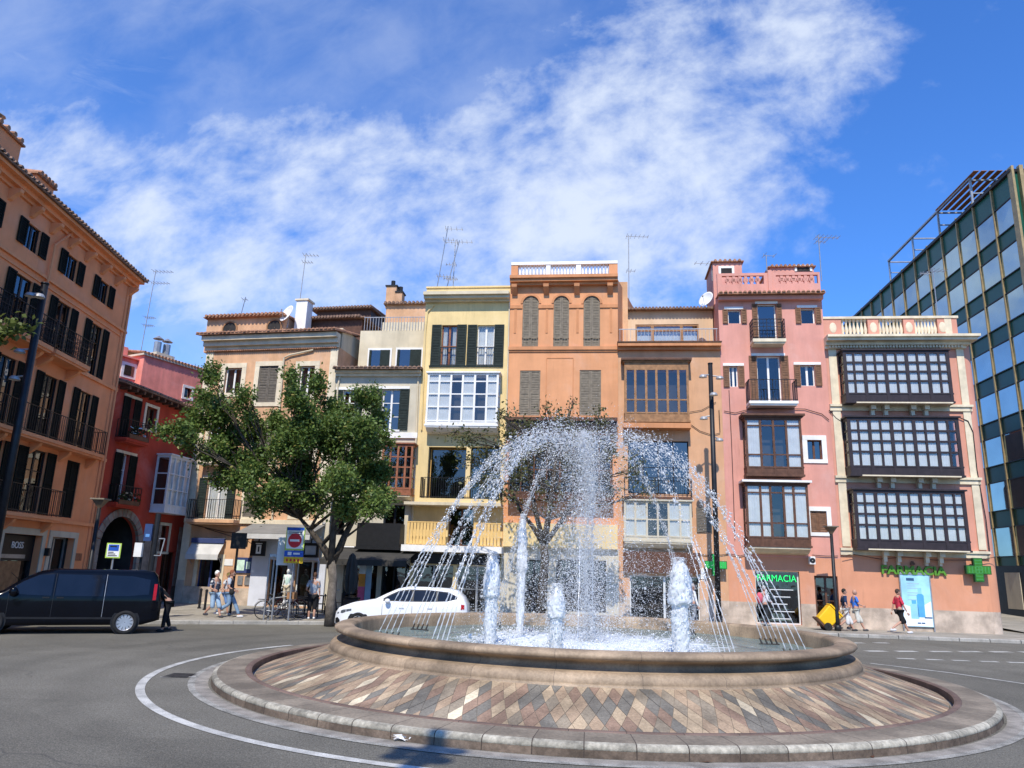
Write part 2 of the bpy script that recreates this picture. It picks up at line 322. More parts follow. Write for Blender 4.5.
# ------------------------------------------------------------------ ground
FX, FY = 1.83, 17.57       # centre of the fountain
def sheet(name, poly, z, m, kind='structure'):
    mb = MB(); mb.add([(x, y, z) for x, y in poly], [tuple(range(len(poly)))]); o = mb.build(name, m); o['kind'] = kind; return o
sheet('road', [(-250, -150), (250, -150), (250, 300), (-250, 300)], 0, M['asphalt'])
KERB = [(-60, 17), (-30, 23.2), (-20, 25.6), (-13, 27.4), (-9.8, 28.7), (-6.6, 29.9), (-2, 31.0), (4, 31.8), (13.5, 32.0), (20.4, 31.3), (30, 29.6), (70, 24)]
pk = MB(); inner = []
for i, (x, y) in enumerate(KERB): inner.append((x + .03, y + .3))
n = len(KERB)
pk.add([(x, y, .125) for x, y in inner] + [(70, 120, .125), (-60, 120, .125)], [tuple(range(n + 2))])
o = pk.build('pavement', M['pavement']); o['kind'] = 'structure'
kb = MB()
for i in range(n - 1):
    (xa, ya), (xb, yb), (xc, yc), (xd, yd) = KERB[i], KERB[i + 1], inner[i + 1], inner[i]
    L = math.hypot(xb - xa, yb - ya); k = max(1, int(L / 1.0))
    for j in range(k):
        t0, t1 = j / k + .002, (j + 1) / k - .002
        A = Vector((xa + (xb - xa) * t0, ya + (yb - ya) * t0, 0)); B = Vector((xa + (xb - xa) * t1, ya + (yb - ya) * t1, 0))
        Cc = Vector((xd + (xc - xd) * t1, yd + (yc - yd) * t1, 0)); D = Vector((xd + (xc - xd) * t0, yd + (yc - yd) * t0, 0))
        z = .13 + rnd.uniform(-.004, .004); up = Vector((0, 0, z)); o2 = Vector((0, .025, 0))
        kb.add([A, B, Cc, D, A + up - Vector((0, 0, .025)), B + up - Vector((0, 0, .025)), Cc + up, D + up, A + up + o2, B + up + o2],
               [(0, 1, 5, 4), (4, 5, 9, 8), (8, 9, 6, 7), (0, 4, 8, 7, 3), (1, 2, 6, 9, 5)])
o = kb.build('kerb', M['kerbstone']); o['kind'] = 'structure'
# rising side street beside the glass building
mb = MB(); mb.add([(23.4, 34.2, .129), (31, 33.6, .129), (36, 85, 1.7), (29.8, 85, 1.7)], [(0, 1, 2, 3)]); o = mb.build('side_street', M['pavement']); o['kind'] = 'structure'
def ring(name, rr, ww, z, m, a0=0, a1=360, n=160):
    mb = MB(); mb.lathe([(rr - ww / 2, 0), (rr + ww / 2, 0)], (0, 0, 0), n, 0, R(a0), R(a1)); o = mb.build(name, m); o.location = (FX, FY, z); o['kind'] = 'structure'; return o
ring('gutter_strip', 7.88, .3, .004, M['gutter'])
ring('road_marking', 8.02, .12, .008, mat('worn_paint', (.27, .258, .225), .85, .4, 3., bump=.3, bscale=60, fine=.35))
ring('road_marking', 8.84, .15, .008, M['paint'], 150, 272)
def ribbon(name, pts, wd, z, m):
    mb = MB(); P = [Vector((p[0], p[1], z)) for p in pts]
    for i in range(len(P) - 1):
        d = (P[i + 1] - P[i]).normalized(); s = Vector((-d.y, d.x, 0)) * wd / 2; mb.add([P[i] - s, P[i + 1] - s, P[i + 1] + s, P[i] + s], [(0, 1, 2, 3)])
    o = mb.build(name, m); o['kind'] = 'structure'; return o
ribbon('road_marking', [gnd(870, 663.5), gnd(950, 673), gnd(1024, 684), gnd(1075, 693)], .10, .008, M['paint'])
dm = MB()
def dash(x0, x1, y, dy, wd):
    A, B = gnd(x0, y), gnd(x1, y + dy); d = (B - A).normalized(); s = Vector((-d.y, d.x, 0)) * wd / 2
    dm.add([Vector((p.x, p.y, .008)) for p in (A - s, B - s, B + s, A + s)], [(0, 1, 2, 3)])
for x in (866, 896, 930, 960, 991, 1020): dash(x, x + 20, 651.3 + (x - 866) * .006, .1, .32)
for x in (897, 926, 952, 980, 1008): dash(x, x + 18, 658.6 + (x - 897) * .035, .6, .24)
for x in (850, 874): dash(x, x + 14, 643, .2, .3)
o = dm.build('road_marking', M['paint']); o['kind'] = 'structure'
ribbon('road_marking', [gnd(160, 677.5), gnd(196, 677.2)], .06, .009, M['paint'])
mb = MB()
a = gnd(174, 673.5); b = gnd(200, 673.5)
mb.box(a.x, b.x, a.y - .55, a.y, .006, .011)
for i in range(8): mb.box(a.x + .03, b.x - .03, a.y - .53 + i * .066, a.y - .50 + i * .066, .011, .017)
tag(mb.build('drain_grate', M['iron']), 'dark iron drain grate set in the asphalt inside the white curve', 'drain grate')

# ------------------------------------------------------------------ buildings
ML0, MLS = (14.84, 35.5), -.12       # line of the row of facades
def ml(px, py, off=0.):
    d = ray(px, py); k = d[0] / d[1]   # x = k*y
    y = (ML0[1] + off + MLS * (-ML0[0])) / (1 - MLS * k); return Vector((k * y, y, 0))
class House:
    def __init__(s, name, label, A, B, Ht, depth, wallm, cat='house', group=None, bands=None, parent=None, z0=0., rb=0., lb=0.):
        s.A = Vector((A[0], A[1], 0)); s.B = Vector((B[0], B[1], 0)); s.L = (s.B - s.A).length
        s.rz = math.atan2(s.B.y - s.A.y, s.B.x - s.A.x); s.H = Ht; s.D = depth; s.wm = wallm; s.bands = bands or []; s.z0 = z0; s.rb = rb; s.lb = lb
        s.root = empty(name, s.A, s.rz, label, cat, group); s.open = []; s.u = Vector((math.cos(s.rz), math.sin(s.rz), 0)); s.n = Vector((s.u.y, -s.u.x, 0))
    def uz(s, px, py, out=0.):
        d = Vector(ray(px, py)); o = Vector((0, 0, H)); P0 = s.A + s.n * out
        t = (P0 - o).dot(s.n) / d.dot(s.n); P = o + d * t; return (P - s.A).dot(s.u), P.z
    def rect(s, r, out=0.):
        xl, yt, xr, yb = r; ym = (yt + yb) / 2; xm = (xl + xr) / 2
        return s.uz(xl, ym, out)[0], s.uz(xr, ym, out)[0], s.uz(xm, yb, out)[1], s.uz(xm, yt, out)[1]
    def finish(s, holes=True):
        mb = MB(); L, Ht = s.L, s.H
        us = sorted({0., L} | {v for o in s.open for v in o[:2]}); zs = sorted({s.z0, Ht} | {v for o in s.open for v in o[2:4]} | {b[0] for b in s.bands if s.z0 < b[0] < Ht})
        us = [u for u in us if 0 <= u <= L]; zs = [z for z in zs if s.z0 <= z <= Ht]
        def band(z):
            for i, b in enumerate(s.bands):
                if z < b[0]: return 2 + i
            return 0
        for i in range(len(us) - 1):
            if us[i + 1] - us[i] < 1e-5: continue
            for j in range(len(zs) - 1):
                if zs[j + 1] - zs[j] < 1e-5: continue
                cu, cz = (us[i] + us[i + 1]) / 2, (zs[j] + zs[j + 1]) / 2
                if any(o[0] < cu < o[1] and o[2] < cz < o[3] for o in s.open): continue
                mb.add([(us[i], 0, zs[j]), (us[i + 1], 0, zs[j]), (us[i + 1], 0, zs[j + 1]), (us[i], 0, zs[j + 1])], [(0, 1, 2, 3)], band(cz))
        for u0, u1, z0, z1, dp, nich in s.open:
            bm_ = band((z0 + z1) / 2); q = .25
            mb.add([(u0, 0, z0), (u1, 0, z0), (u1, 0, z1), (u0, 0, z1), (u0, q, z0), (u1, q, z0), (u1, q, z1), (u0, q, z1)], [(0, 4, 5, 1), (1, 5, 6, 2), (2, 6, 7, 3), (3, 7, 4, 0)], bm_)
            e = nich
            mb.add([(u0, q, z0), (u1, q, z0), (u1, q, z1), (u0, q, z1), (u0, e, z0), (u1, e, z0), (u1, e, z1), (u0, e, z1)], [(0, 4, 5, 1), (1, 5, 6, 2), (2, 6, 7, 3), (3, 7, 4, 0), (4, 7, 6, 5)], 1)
        D = s.D; zc = [s.z0] + [b[0] for b in s.bands if s.z0 < b[0] < Ht] + [Ht]
        for j in range(len(zc) - 1):
            a, b = zc[j], zc[j + 1]; k = band((a + b) / 2)
            mb.add([(0, 0, a), (L, 0, a), (L + s.rb, D, a), (s.lb, D, a), (0, 0, b), (L, 0, b), (L + s.rb, D, b), (s.lb, D, b)], [(1, 2, 6, 5), (2, 3, 7, 6), (3, 0, 4, 7)], k)
        mb.add([(0, 0, Ht), (L, 0, Ht), (L + s.rb, D, Ht), (s.lb, D, Ht)], [(0, 1, 2, 3)], 0)
        return mb.build('wall', [s.wm, M['room']] + [b[1] for b in s.bands], s.root)
    # --- elements
    def win(s, r=None, uz=None, frame='white', bars=(1, 2), curtain=False, dp=.16, surround=None, shut=None, shm='green_sh', sw=None, rail=None, name='window', g='glass', open_=True, nich=1.2, sill=None, fw=.055, lintel=None, arch=False):
        u0, u1, z0, z1 = uz or s.rect(r); W, Hh = u1 - u0, z1 - z0
        if open_: s.open.append((u0, u1, z0, z1, dp, nich))
        mb = MB(); f = fw; fm = M[frame]
        mb.box(u0, u0 + f, dp, dp + .07, z0, z1); mb.box(u1 - f, u1, dp, dp + .07, z0, z1); mb.box(u0 + f, u1 - f, dp, dp + .07, z0, z0 + f); mb.box(u0 + f, u1 - f, dp, dp + .07, z1 - f, z1)
        nv, nh = bars
        for i in range(nv):
            c = u0 + W * (i + 1) / (nv + 1); ww = .05 if nv == 1 else .03; mb.box(c - ww, c + ww, dp + .005, dp + .06, z0 + f, z1 - f)
        for j in range(nh):
            c = z0 + Hh * (j + 1) / (nh + 1); mb.box(u0 + f, u1 - f, dp + .012, dp + .05, c - .018, c + .018)
        root = mb.build(name, fm, s.root)
        if shut != 'closed':
            p = MB(); p.pane(u0 + f * .5, u1 - f * .5, dp + .032, z0 + f * .5, z1 - f * .5); p.build('pane', M[g], root)
            if curtain:
                cb = MB(); k = 24; cu0, cu1 = u0 + f, u1 - f
                halves = [(cu0, cu1)] if curtain is True else [(cu0, cu0 + (cu1 - cu0) * curtain), (cu1 - (cu1 - cu0) * curtain, cu1)]
                for a, b in halves:
                    P = [(a + (b - a) * i / k, dp + .10 + .02 * math.sin(i * 1.9) * (1 if i % 2 else .6)) for i in range(k + 1)]
                    cb.add([(x, y, z0 + .03) for x, y in P] + [(x, y, z1 - .03) for x, y in P], [(i, i + 1, k + 2 + i, k + 1 + i) for i in range(k)])
                cb.build('curtain', M['curtain'], root)
        if surround:
            m_, ww = surround; sb = MB(); q = .035
            sb.box(u0 - ww, u0, -q, .02, z0, z1); sb.box(u1, u1 + ww, -q, .02, z0, z1); sb.box(u0 - ww, u1 + ww, -q - .006, .02, z1, z1 + ww); sb.box(u0 - ww, u1 + ww, -q - .02, .02, z0 - ww * .8, z0)
            sb.build('surround', M[m_], root)
        if lintel:
            lb_ = MB(); lb_.box(u0 - lintel[1], u1 + lintel[2], -.05, .02, z1, z1 + .13); lb_.build('lintel', M[lintel[0]], root)
        if sill:
            sb = MB(); sb.box(u0 - .12, u1 + .12, -.12, .02, z0 - .10, z0 - .002); sb.build('sill', M[sill], root)
        if shut == 'open':
            lw = sw or W / 2
            s.leaf(root, u0 - lw - .01, u0 - .01, -.075, z0, z1, shm); s.leaf(root, u1 + .01, u1 + lw + .01, -.075, z0, z1, shm)
        elif shut == 'closed':
            s.leaf(root, u0 + .005, u0 + W / 2 - .004, .03, z0 + .005, z1 - .005, shm, arch and 'l'); s.leaf(root, u0 + W / 2 + .004, u1 - .005, .03, z0 + .005, z1 - .005, shm, arch and 'r')
        if rail:
            rb = MB(); h = rail if isinstance(rail, float) else 1.0; k = max(4, int(W / .12))
            for i in range(k + 1): rb.box(u0 + W * i / k - .009, u0 + W * i / k + .009, -.045, -.027, z0 + .05, z0 + h)
            rb.box(u0 - .02, u1 + .02, -.055, -.015, z0 + h - .02, z0 + h + .02); rb.box(u0 - .02, u1 + .02, -.05, -.02, z0 + .04, z0 + .07); rb.build('railing', M['metal_dark'], root)
        return root
    def leaf(s, parent, u0, u1, y, z0, z1, m, arch=None):
        mb = MB(); f = min(.07, (u1 - u0) * .22)
        mb.box(u0, u0 + f, y, y + .045, z0, z1); mb.box(u1 - f, u1, y, y + .045, z0, z1); mb.box(u0 + f, u1 - f, y, y + .045, z0, z0 + f); mb.box(u0 + f, u1 - f, y, y + .045, z1 - f, z1)
        if z1 - z0 > 1.4: zm = (z0 + z1) / 2; mb.box(u0 + f, u1 - f, y, y + .045, zm - f / 2, zm + f / 2)
        k = max(3, int((z1 - z0 - 2 * f) / .085))
        for i in range(k):
            z = z0 + f + (z1 - z0 - 2 * f) * (i + .5) / k; hh = (z1 - z0 - 2 * f) / k * .5
            mb.add([(u0 + f, y + .005, z - hh), (u1 - f, y + .005, z - hh), (u1 - f, y + .038, z + hh), (u0 + f, y + .038, z + hh)], [(0, 1, 2, 3)])
        mb.box(u0 + f, u1 - f, y + .040, y + .044, z0 + f, z1 - f)
        return mb.build('shutter', M[m], parent)
    def balcony(s, u0, u1, z, dep=.8, th=.14, slabm='cream', rail_h=1.0, brk=0, style='bars', railm='metal_dark', gap=.12):
        mb = MB(); mb.box(u0, u1, -dep, -.002, z - th, z); mb.box(u0 + .05, u1 - .05, -dep + .06, -.002, z - th - .08, z - th)
        sl_ = mb.build('balcony', M[slabm], s.root)
        for i in range(brk):
            c = u0 + .25 + (u1 - u0 - .5) * i / max(1, brk - 1); b = MB()
            b.prism([(0, z - th - .08), (-dep * .7, z - th - .08), (-dep * .62, z - th - .2), (-dep * .2, z - th - .42), (0, z - th - .5)], c - .09, c + .09)
            b.v = [(y, x, zz_) for x, y, zz_ in b.v]; b.build('bracket', M[slabm], sl_, fix=True)
        if rail_h:
            rb = MB(); d = dep - .04; path = [(u0 + .03, -.01), (u0 + .03, -d), (u1 - .03, -d), (u1 - .03, -.01)]
            for a, b in zip(path[:-1], path[1:]):
                L = math.hypot(b[0] - a[0], b[1] - a[1]); k = max(2, int(L / gap))
                rb.bar((*a, z + rail_h), (*b, z + rail_h), .04, .025); rb.bar((*a, z + .08), (*b, z + .08), .025)
                for i in range(k + 1):
                    x, y = a[0] + (b[0] - a[0]) * i / k, a[1] + (b[1] - a[1]) * i / k; ww = .016 if i % max(2, k // 2) else .03
                    rb.box(x - ww / 2, x + ww / 2, y - ww / 2, y + ww / 2, z + .02, z + rail_h)
                if style == 'scroll':
                    rb.bar((*a, z + rail_h * .62), (*b, z + rail_h * .62), .02)
                    for i in range(k):
                        xm, ym = a[0] + (b[0] - a[0]) * (i + .5) / k, a[1] + (b[1] - a[1]) * (i + .5) / k
                        dx, dy = (b[0] - a[0]) / L * .05, (b[1] - a[1]) / L * .05
                        for cz in (.25, .45, .8):
                            rb.tube([(xm + dx * math.cos(q * 1.047), ym + dy * math.cos(q * 1.047), z + rail_h * cz + .05 * math.sin(q * 1.047)) for q in range(7)], .008, 4)
            rb.build('railing', M[railm], sl_)
        return sl_
    def bay(s, r=None, uz=None, dep=.6, cols=None, rows=(0, .3, 1), fm='brown', base=.3, top=.15, curtain=None, g='glass', cw=.09, roof=None, floorm=None, name='bay_window', sides=True, over=.08, openc=()):
        u0, u1, z0, z1 = uz or s.rect(r, dep); cols = cols or [0, .5, 1]
        if isinstance(cols, int): cols = [i / cols for i in range(cols + 1)]
        W = u1 - u0; zb, zt = z0 + base, z1 - top; mb = MB()
        mb.box(u0, u1, -dep, -.003, z0, zb); mb.box(u0 - over * .5, u1 + over * .5, -dep - over * .5, -.004, z0 - .05, z0 + .04); mb.box(u0 - .02, u1 + .02, -dep - .02, -.003, zb - .05, zb + .02)
        mb.box(u0, u1, -dep, -.003, zt, z1); mb.box(u0 - over, u1 + over, -dep - over, -.004, z1, z1 + .07)
        for i, c in enumerate(cols):
            x = u0 + W * c; ww = cw if i in (0, len(cols) - 1) or len(cols) < 8 or i % 2 == 0 else cw * .62
            xa, xb = max(u0, x - ww / 2), min(u1, x + ww / 2)
            if i == 0: xb = u0 + ww
            if i == len(cols) - 1: xa = u1 - ww
            mb.box(xa, xb, -dep + .001, -dep + .08, zb + .02, zt)
            if len(cols) >= 8 and i % 2 == 0 or len(cols) < 8:      # panel joints below
                mb.box(xa + .01, xb - .01, -dep - .018, -dep, z0 + .04, zb - .05)
        for q in rows[1:-1]:
            z = zb + (zt - zb) * q; mb.box(u0 + .01, u1 - .01, -dep + .006, -dep + .07, z - cw * .3, z + cw * .3)
        for x in (u0, u1):
            sx = 1 if x == u0 else -1; a, b = sorted((x, x + sx * .08))
            mb.box(a, b, -.085, -.003, zb + .02, zt)
            for q in rows[1:-1]: z = zb + (zt - zb) * q; mb.box(a + .01, b - .01, -dep + .08, -.08, z - cw * .3, z + cw * .3)
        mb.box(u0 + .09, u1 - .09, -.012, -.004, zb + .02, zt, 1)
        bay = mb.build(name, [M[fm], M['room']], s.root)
        p = MB(); p.pane(u0 + .03, u1 - .03, -dep + .04, zb, zt); p.build('pane', M[g], bay)
        for x in (u0 + .035, u1 - .035): p = MB(); p.add([(x, -dep + .06, zb), (x, -.02, zb), (x, -.02, zt), (x, -dep + .06, zt)], [(0, 1, 2, 3)]); p.build('pane', M[g], bay)
        if curtain:
            for ci in range(len(cols) - 1):
                if ci in openc: continue
                cb = MB(); a, b = u0 + W * cols[ci] + .02, u0 + W * cols[ci + 1] - .02; k = max(5, int((b - a) / .035)); ph = rnd.uniform(0, 6)
                P = [(a + (b - a) * i / k, -dep + .082 + .010 * math.sin(i * 2.1 + ph)) for i in range(k + 1)]
                cb.add([(x, y, zb + .02) for x, y in P] + [(x, y, zt) for x, y in P], [(i, i + 1, k + 2 + i, k + 1 + i) for i in range(k)])
                cb.build('curtain', M['curtain'], bay)
        if roof: rb = MB(); rb.box(u0 - .16, u1 + .16, -dep - .18, -.005, z1 + .072, z1 + .17); rb.build('bay_roof', M[roof], bay)
        if floorm:
            fb = MB(); fb.prism([(0, z0 - .36), (-dep * .55, z0 - .30), (-dep, z0 - .12), (-dep, z0 - .052), (0, z0 - .052)], u0 + .03, u1 - .03); fb.v = [(y, x - .004, z) for x, y, z in fb.v]
            fb.build('bay_base', M[floorm], bay, fix=True)
        return bay
    def band_(s, z, h, out, m, u0=None, u1=None, name='string_course', prof=None):
        u0 = 0 if u0 is None else u0; u1 = s.L if u1 is None else u1; mb = MB()
        for a, b, o in (prof or [(0, 1, 1)]): mb.box(u0, u1, -out * o, -.001, z + h * a, z + h * b)
        return mb.build(name, M[m], s.root)
    def tiles(s, z, out, m='tile', u0=None, u1=None, pitch=.23, rise=.35, depth=3., name='roof', under='brown'):
        u0 = -.1 if u0 is None else u0; u1 = s.L + .1 if u1 is None else u1; mb = MB(); k = int((u1 - u0) / pitch)
        D = depth; dz = D * rise
        mb.add([(u0, -out, z - .02), (u1, -out, z - .02), (u1, D, z + dz - .02), (u0, D, z + dz - .02), (u0, -out, z - .09), (u1, -out, z - .09), (u1, D, z + dz - .09), (u0, D, z + dz - .09)],
               [(0, 1, 2, 3), (4, 7, 6, 5), (0, 4, 5, 1), (1, 5, 6, 2), (3, 2, 6, 7), (0, 3, 7, 4)], 0)
        for i in range(k):
            c = u0 + (u1 - u0) * (i + .5) / k; n = 5; r_ = pitch * .36; jit = rnd.uniform(-.02, .02)
            A = [(c + r_ * math.cos(math.pi * q / n), -out - .05 + jit, z - .02 + r_ * math.sin(math.pi * q / n)) for q in range(n + 1)]
            B = [(x, D, zz_ + dz + .05 * rise) for x, y, zz_ in A]
            mb.add(A + B + [(c, -out - .05 + jit, z - .02)], [(q, q + 1, n + 2 + q, n + 1 + q) for q in range(n)] + [tuple(range(n + 1))], 0)
        return mb.build(name, M[m], s.root)
    def part(s, name, m, *boxes, parent=None):
        mb = MB()
        for b in boxes: mb.box(*b)
        return mb.build(name, M[m], parent or s.root)
def baluster(mb, x, y, z, h, r_=.075, n=8):
    mb.lathe([(r_ * .9, 0), (r_ * .9, h * .07), (r_ * .45, h * .12), (r_ * .95, h * .33), (r_ * .8, h * .45), (r_ * .4, h * .72), (r_ * .55, h * .86), (r_ * .9, h * .92), (r_ * .9, h)], (x, y, z), n)
def antenna(label, P, h, els, dirx=1., lean=0.):
    o = empty('antenna', P, 0, label, 'antenna', 'antennas on the roofs')
    mb = MB(); mb.tube([(0, 0, 0), (lean, 0, h)], .028, 6); mb.build('mast', M['metal_grey'], o)
    for z, L, k in els:
        a = MB(); x0 = lean * z / h; a.bar((x0 - .15 * dirx, 0, z), (x0 + L * dirx, .1, z + .05), .025)
        for i in range(k):
            x = x0 - .1 * dirx + (L + .05) * dirx * i / max(1, k - 1); ww = .42 - .18 * i / k; a.bar((x, -ww, z), (x, ww, z + .05), .016); a.bar((x - .03, 0, z - ww * .35), (x - .03, 0, z + ww * .35), .014)
        a.build('aerial', M['metal_grey'], o)
    return o
def dish(label, P, rad, face, hgt=.6):
    o = empty('satellite_dish', P, 0, label, 'satellite dish', 'satellite dishes')
    d = Vector(face).normalized(); q = d.to_track_quat('Z', 'Y'); mb = MB()
    prof = [(rad * i / 6, .28 * rad * (i / 6) ** 2) for i in range(7)]; mb.lathe([(max(.001, a), b) for a, b in prof] + [(max(.001, a), b - .015) for a, b in reversed(prof)], n=20)
    mb.v = [tuple(q @ Vector(v) + Vector((0, 0, hgt))) for v in mb.v]; mb.build('bowl', M['white'], o, smooth=True)
    m2 = MB(); m2.tube([(0, 0, 0), (0, .12, hgt * .6), tuple(Vector((0, 0, hgt)) - d * .02)], .025, 6); m2.tube([tuple(Vector((0, 0, hgt)) + q @ Vector((0, -rad * .9, .2 * rad))), tuple(Vector((0, 0, hgt)) + d * rad * .9)], .012, 5)
    m2.build('stand', M['metal_grey'], o); m3 = MB(); m3.ellipsoid(tuple(Vector((0, 0, hgt)) + d * rad * .9), .05, .05, .06, 8, 6); m3.build('receiver', M['metal_grey'], o)
    return o

# ---- boundaries of the row
pFR = ml(1003, 600); pFP = ml(829, 400); pPA = ml(721, 380); pAO = ml(618, 345); pOY = ml(508.5, 350); pYC = ml(420.5, 390); pCP = ml(336, 380)

# ================= rose corner building with the pharmacy sign
fb = House('corner_house', 'rose pink corner building with three long dark glazed bays over the pharmacy poster', pFP, pFR, 0, 24, M['pinkfarm'], 'building')
zt = fb.uz(900, 345)[1]; zpar = fb.uz(895, 316)[1]; zs1 = fb.uz(893, 408)[1]; zs2 = fb.uz(900, 480)[1]; zs3 = fb.uz(910, 553)[1]; zpl = fb.uz(960, 611)[1]
fb.H = zt + .55; fb.L -= .5
fb.bands = [(zpl, M['plinth']), (zs3, M['salmon'])]
L = fb.L
uA, uB = fb.rect((846, 345, 953, 402))[0:2]
for (r, zs_) in (((844.5, 350.5, 951.5, 402), zs1), ((849, 417.5, 961.5, 475.5), zs2), ((855.5, 490.5, 968, 550), zs3)):
    b = fb.bay(r, dep=.75, cols=10, rows=(0, .31, .545, .775, 1), fm='dark_bay', base=.42, top=.14, curtain=True, cw=.15, g='glass', openc=(9,) if zs_ == zs2 else ())
# cream pilasters, string courses, cornice
for k, (u0, u1) in enumerate(((.12, .48), (fb.uz(967, 450)[0], fb.uz(974.5, 450)[0]))):
    pb = MB()
    for a, b in ((zs3 + .22, zs2 - .16), (zs2 + .16, zs1 - .16), (zs1 + .16, zt - .2)): pb.box(u0, u1, -.06, -.001, a, b)
    pb.build('pilaster', M['cream'], fb.root)
for z in (zs1, zs2, zs3):
    mb = MB(); mb.box(-.0, L + .10, -.10, -.0015, z - .16, z + .16); mb.box(0, L + .16, -.17, -.102, z + .04, z + .15)
    mb.box(L - .002, L + .12, -.10, 6, z - .155, z + .155)
    ub0, ub1 = fb.rect((848, 400, 956, 470), .4)[:2]
    mb.box(1.0, L - 1.0, -.80, -.171, z + .06, z + .12)
    sc = mb.build('string_course', M['cream'], fb.root)
    for c in (.2, .34, .62, .76):
        x = 1.0 + (L - 2.0) * c; bb = MB(); bb.box(x - .11, x + .11, -.5, -.1715, z - .16, z + .05); bb.box(x - .08, x + .08, -.34, -.10, z - .42, z - .16); bb.box(x - .06, x + .06, -.22, -.01, z - .55, z - .42); bb.build('bracket', M['cream'], sc)
mb = MB()
for a, b, o in ((-.22, -.08, .18), (-.08, .08, .34), (.08, .22, .62), (.22, .34, .74)): mb.box(-.05, L + o * .8, -o, 7, zt + a, zt + b)
for i in range(44): x = .1 + (L - .1) * i / 44; mb.box(x, x + .09, -.27, -.17, zt - .20, zt - .085)
mb.build('cornice', M['cream'], fb.root)
hp = zpar - zt - .34
pp = MB()
zb0 = zt + .343
for u0, u1 in ((.0, .85), (L * .335, L * .415), (L * .60, L * .68), (L * .85, L - .05)): pp.box(u0, u1, .05, .32, zb0, zpar - .12)
pp.box(0, L - .05, .08, .29, zb0, zb0 + .16); pp.box(L - .33, L - .055, .32, 6, zb0, zpar - .12)
par = pp.build('parapet', M['pinkfarm'], fb.root)
cp = MB(); cp.box(-.02, L + .02, .0, .37, zpar - .118, zpar); cp.box(L - .40, L + .02, .371, 6, zpar - .118, zpar)
for u in (.45, L * .375, L * .64, L * .885): cp.ellipsoid((u, .05, (zb0 + zpar) / 2), .17, .035, .27, 12, 8)
cp.box(L - .62, L - .30, .035, .049, zb0, zpar - .12); cp.build('coping', M['cream'], par)
for a, b in ((.85, L * .335), (L * .415, L * .60), (L * .68, L * .85)):
    k = 7
    for i in range(k):
        q = MB(); baluster(q, a + (b - a) * (i + .5) / k, .185, zb0 + .16, zpar - .12 - zb0 - .16, .10); q.build('baluster', M['cream'], par, smooth=True)
# poster and letters
u0, u1, z0, z1 = fb.rect((901.5, 575, 930.5, 626.5))
uu = fb.uz(912.5, 570.8)
ps = empty('pharmacy_poster', fb.A + fb.u * u0 + fb.n * .03, fb.rz, 'light blue pharmacy poster with two blue bottles on the salmon wall under the green letters', 'poster')
W, Hh = u1 - u0, z1 - z0
fbm = MB(); fbm.box(0, W, -.05, .0, z0, z1); fbm.build('panel', mat('poster_print', (.36, .66, .80), .35, .25, .7, bump=0), ps)
q = MB(); q.box(-.05, 0, -.07, .01, z0 - .6, z1 + .05); q.box(W, W + .05, -.07, .01, z0 - .6, z1 + .05); q.box(0, W, -.07, .01, z1, z1 + .12); q.build('frame', M['metal_grey'], ps)
def bottle(x, z, w_, h, mm, capm):
    b = MB(); b.prism([(x - w_, z), (x + w_, z), (x + w_, z + h * .75), (x + w_ * .6, z + h * .8), (x - w_ * .6, z + h * .8), (x - w_, z + h * .75)], -.056, -.051); b.build('printed_bottle', mm, ps, fix=True)
    b = MB(); b.box(x - w_ * .55, x + w_ * .55, -.056, -.051, z + h * .805, z + h); b.build('printed_cap', capm, ps)
pb1 = mat('print_blue', (.10, .38, .66), .4, .1, 2, bump=0); pb2 = mat('print_pale_blue', (.28, .58, .76), .4, .1, 2, bump=0); pw = mat('print_white', (.82, .86, .88), .4, .05, 2, bump=0); pn = mat('print_navy', (.04, .10, .20), .4, .1, 2, bump=0)
b = MB(); b.prism([(.02, z0 + .02), (W - .02, z0 + .02), (W - .02, z0 + 1.1), (W * .5, z0 + .75), (.02, z0 + .95)], -.0535, -.0505); b.build('printed_ground', pw, ps, fix=True)
bottle(W * .40, z0 + .33, .17, .80, pb2, pb1); bottle(W * .63, z0 + .40, .15, 1.25, pb1, pb2)
b = MB(); b.box(W * .2, W * .47, -.055, -.051, z1 - .26, z1 - .14)
b.box(W * .46, W * .58, -.055, -.051, z0 + .12, z0 + .18); b.box(W * .6, W * .72, -.055, -.051, z0 + .12, z0 + .18); b.box(W * .72, W * .98, -.057, -.0545, z0 + .36, z0 + .42); b.build('printed_title', pn, ps)
b = MB()
for i, (ww) in enumerate((.44, .28, .5, .0, .4, .34, .0, .3)):
    if ww: b.box(W * .2, W * (.2 + ww), -.055, -.051, z1 - .40 - i * .10, z1 - .36 - i * .10)
b.build('printed_lines', mat('print_grey', (.35, .50, .60), .4, .1, 2, bump=0), ps)
gl_ = mat('sign_green', (.09, .25, .025), .5, .1, 3, bump=0)
ft = empty('pharmacy_letters', fb.A + fb.u * uu[0] + fb.n * .03, fb.rz, 'green FARMACIA letters fixed to the salmon wall above the blue poster', 'sign letters')
wl = fb.uz(945, 573)[0] - fb.uz(880, 570)[0]
t = text_mesh('lettering', 'FARMACIA', .52, gl_, ft, (0, -.04, uu[1]), extrude=.05, bold=.016)
t.scale.x = wl / max(.1, t.dimensions.x)
sm = MB(); sm.prism([(-.10, uu[1] + .26), (.10, uu[1] + .26), (.10, uu[1] + .36), (.05, uu[1] + .36), (.05, uu[1] + .42), (-.05, uu[1] + .42), (-.05, uu[1] + .36), (-.10, uu[1] + .36)], -.07, -.03); sm.build('emblem', M['brown'], ft, fix=True)
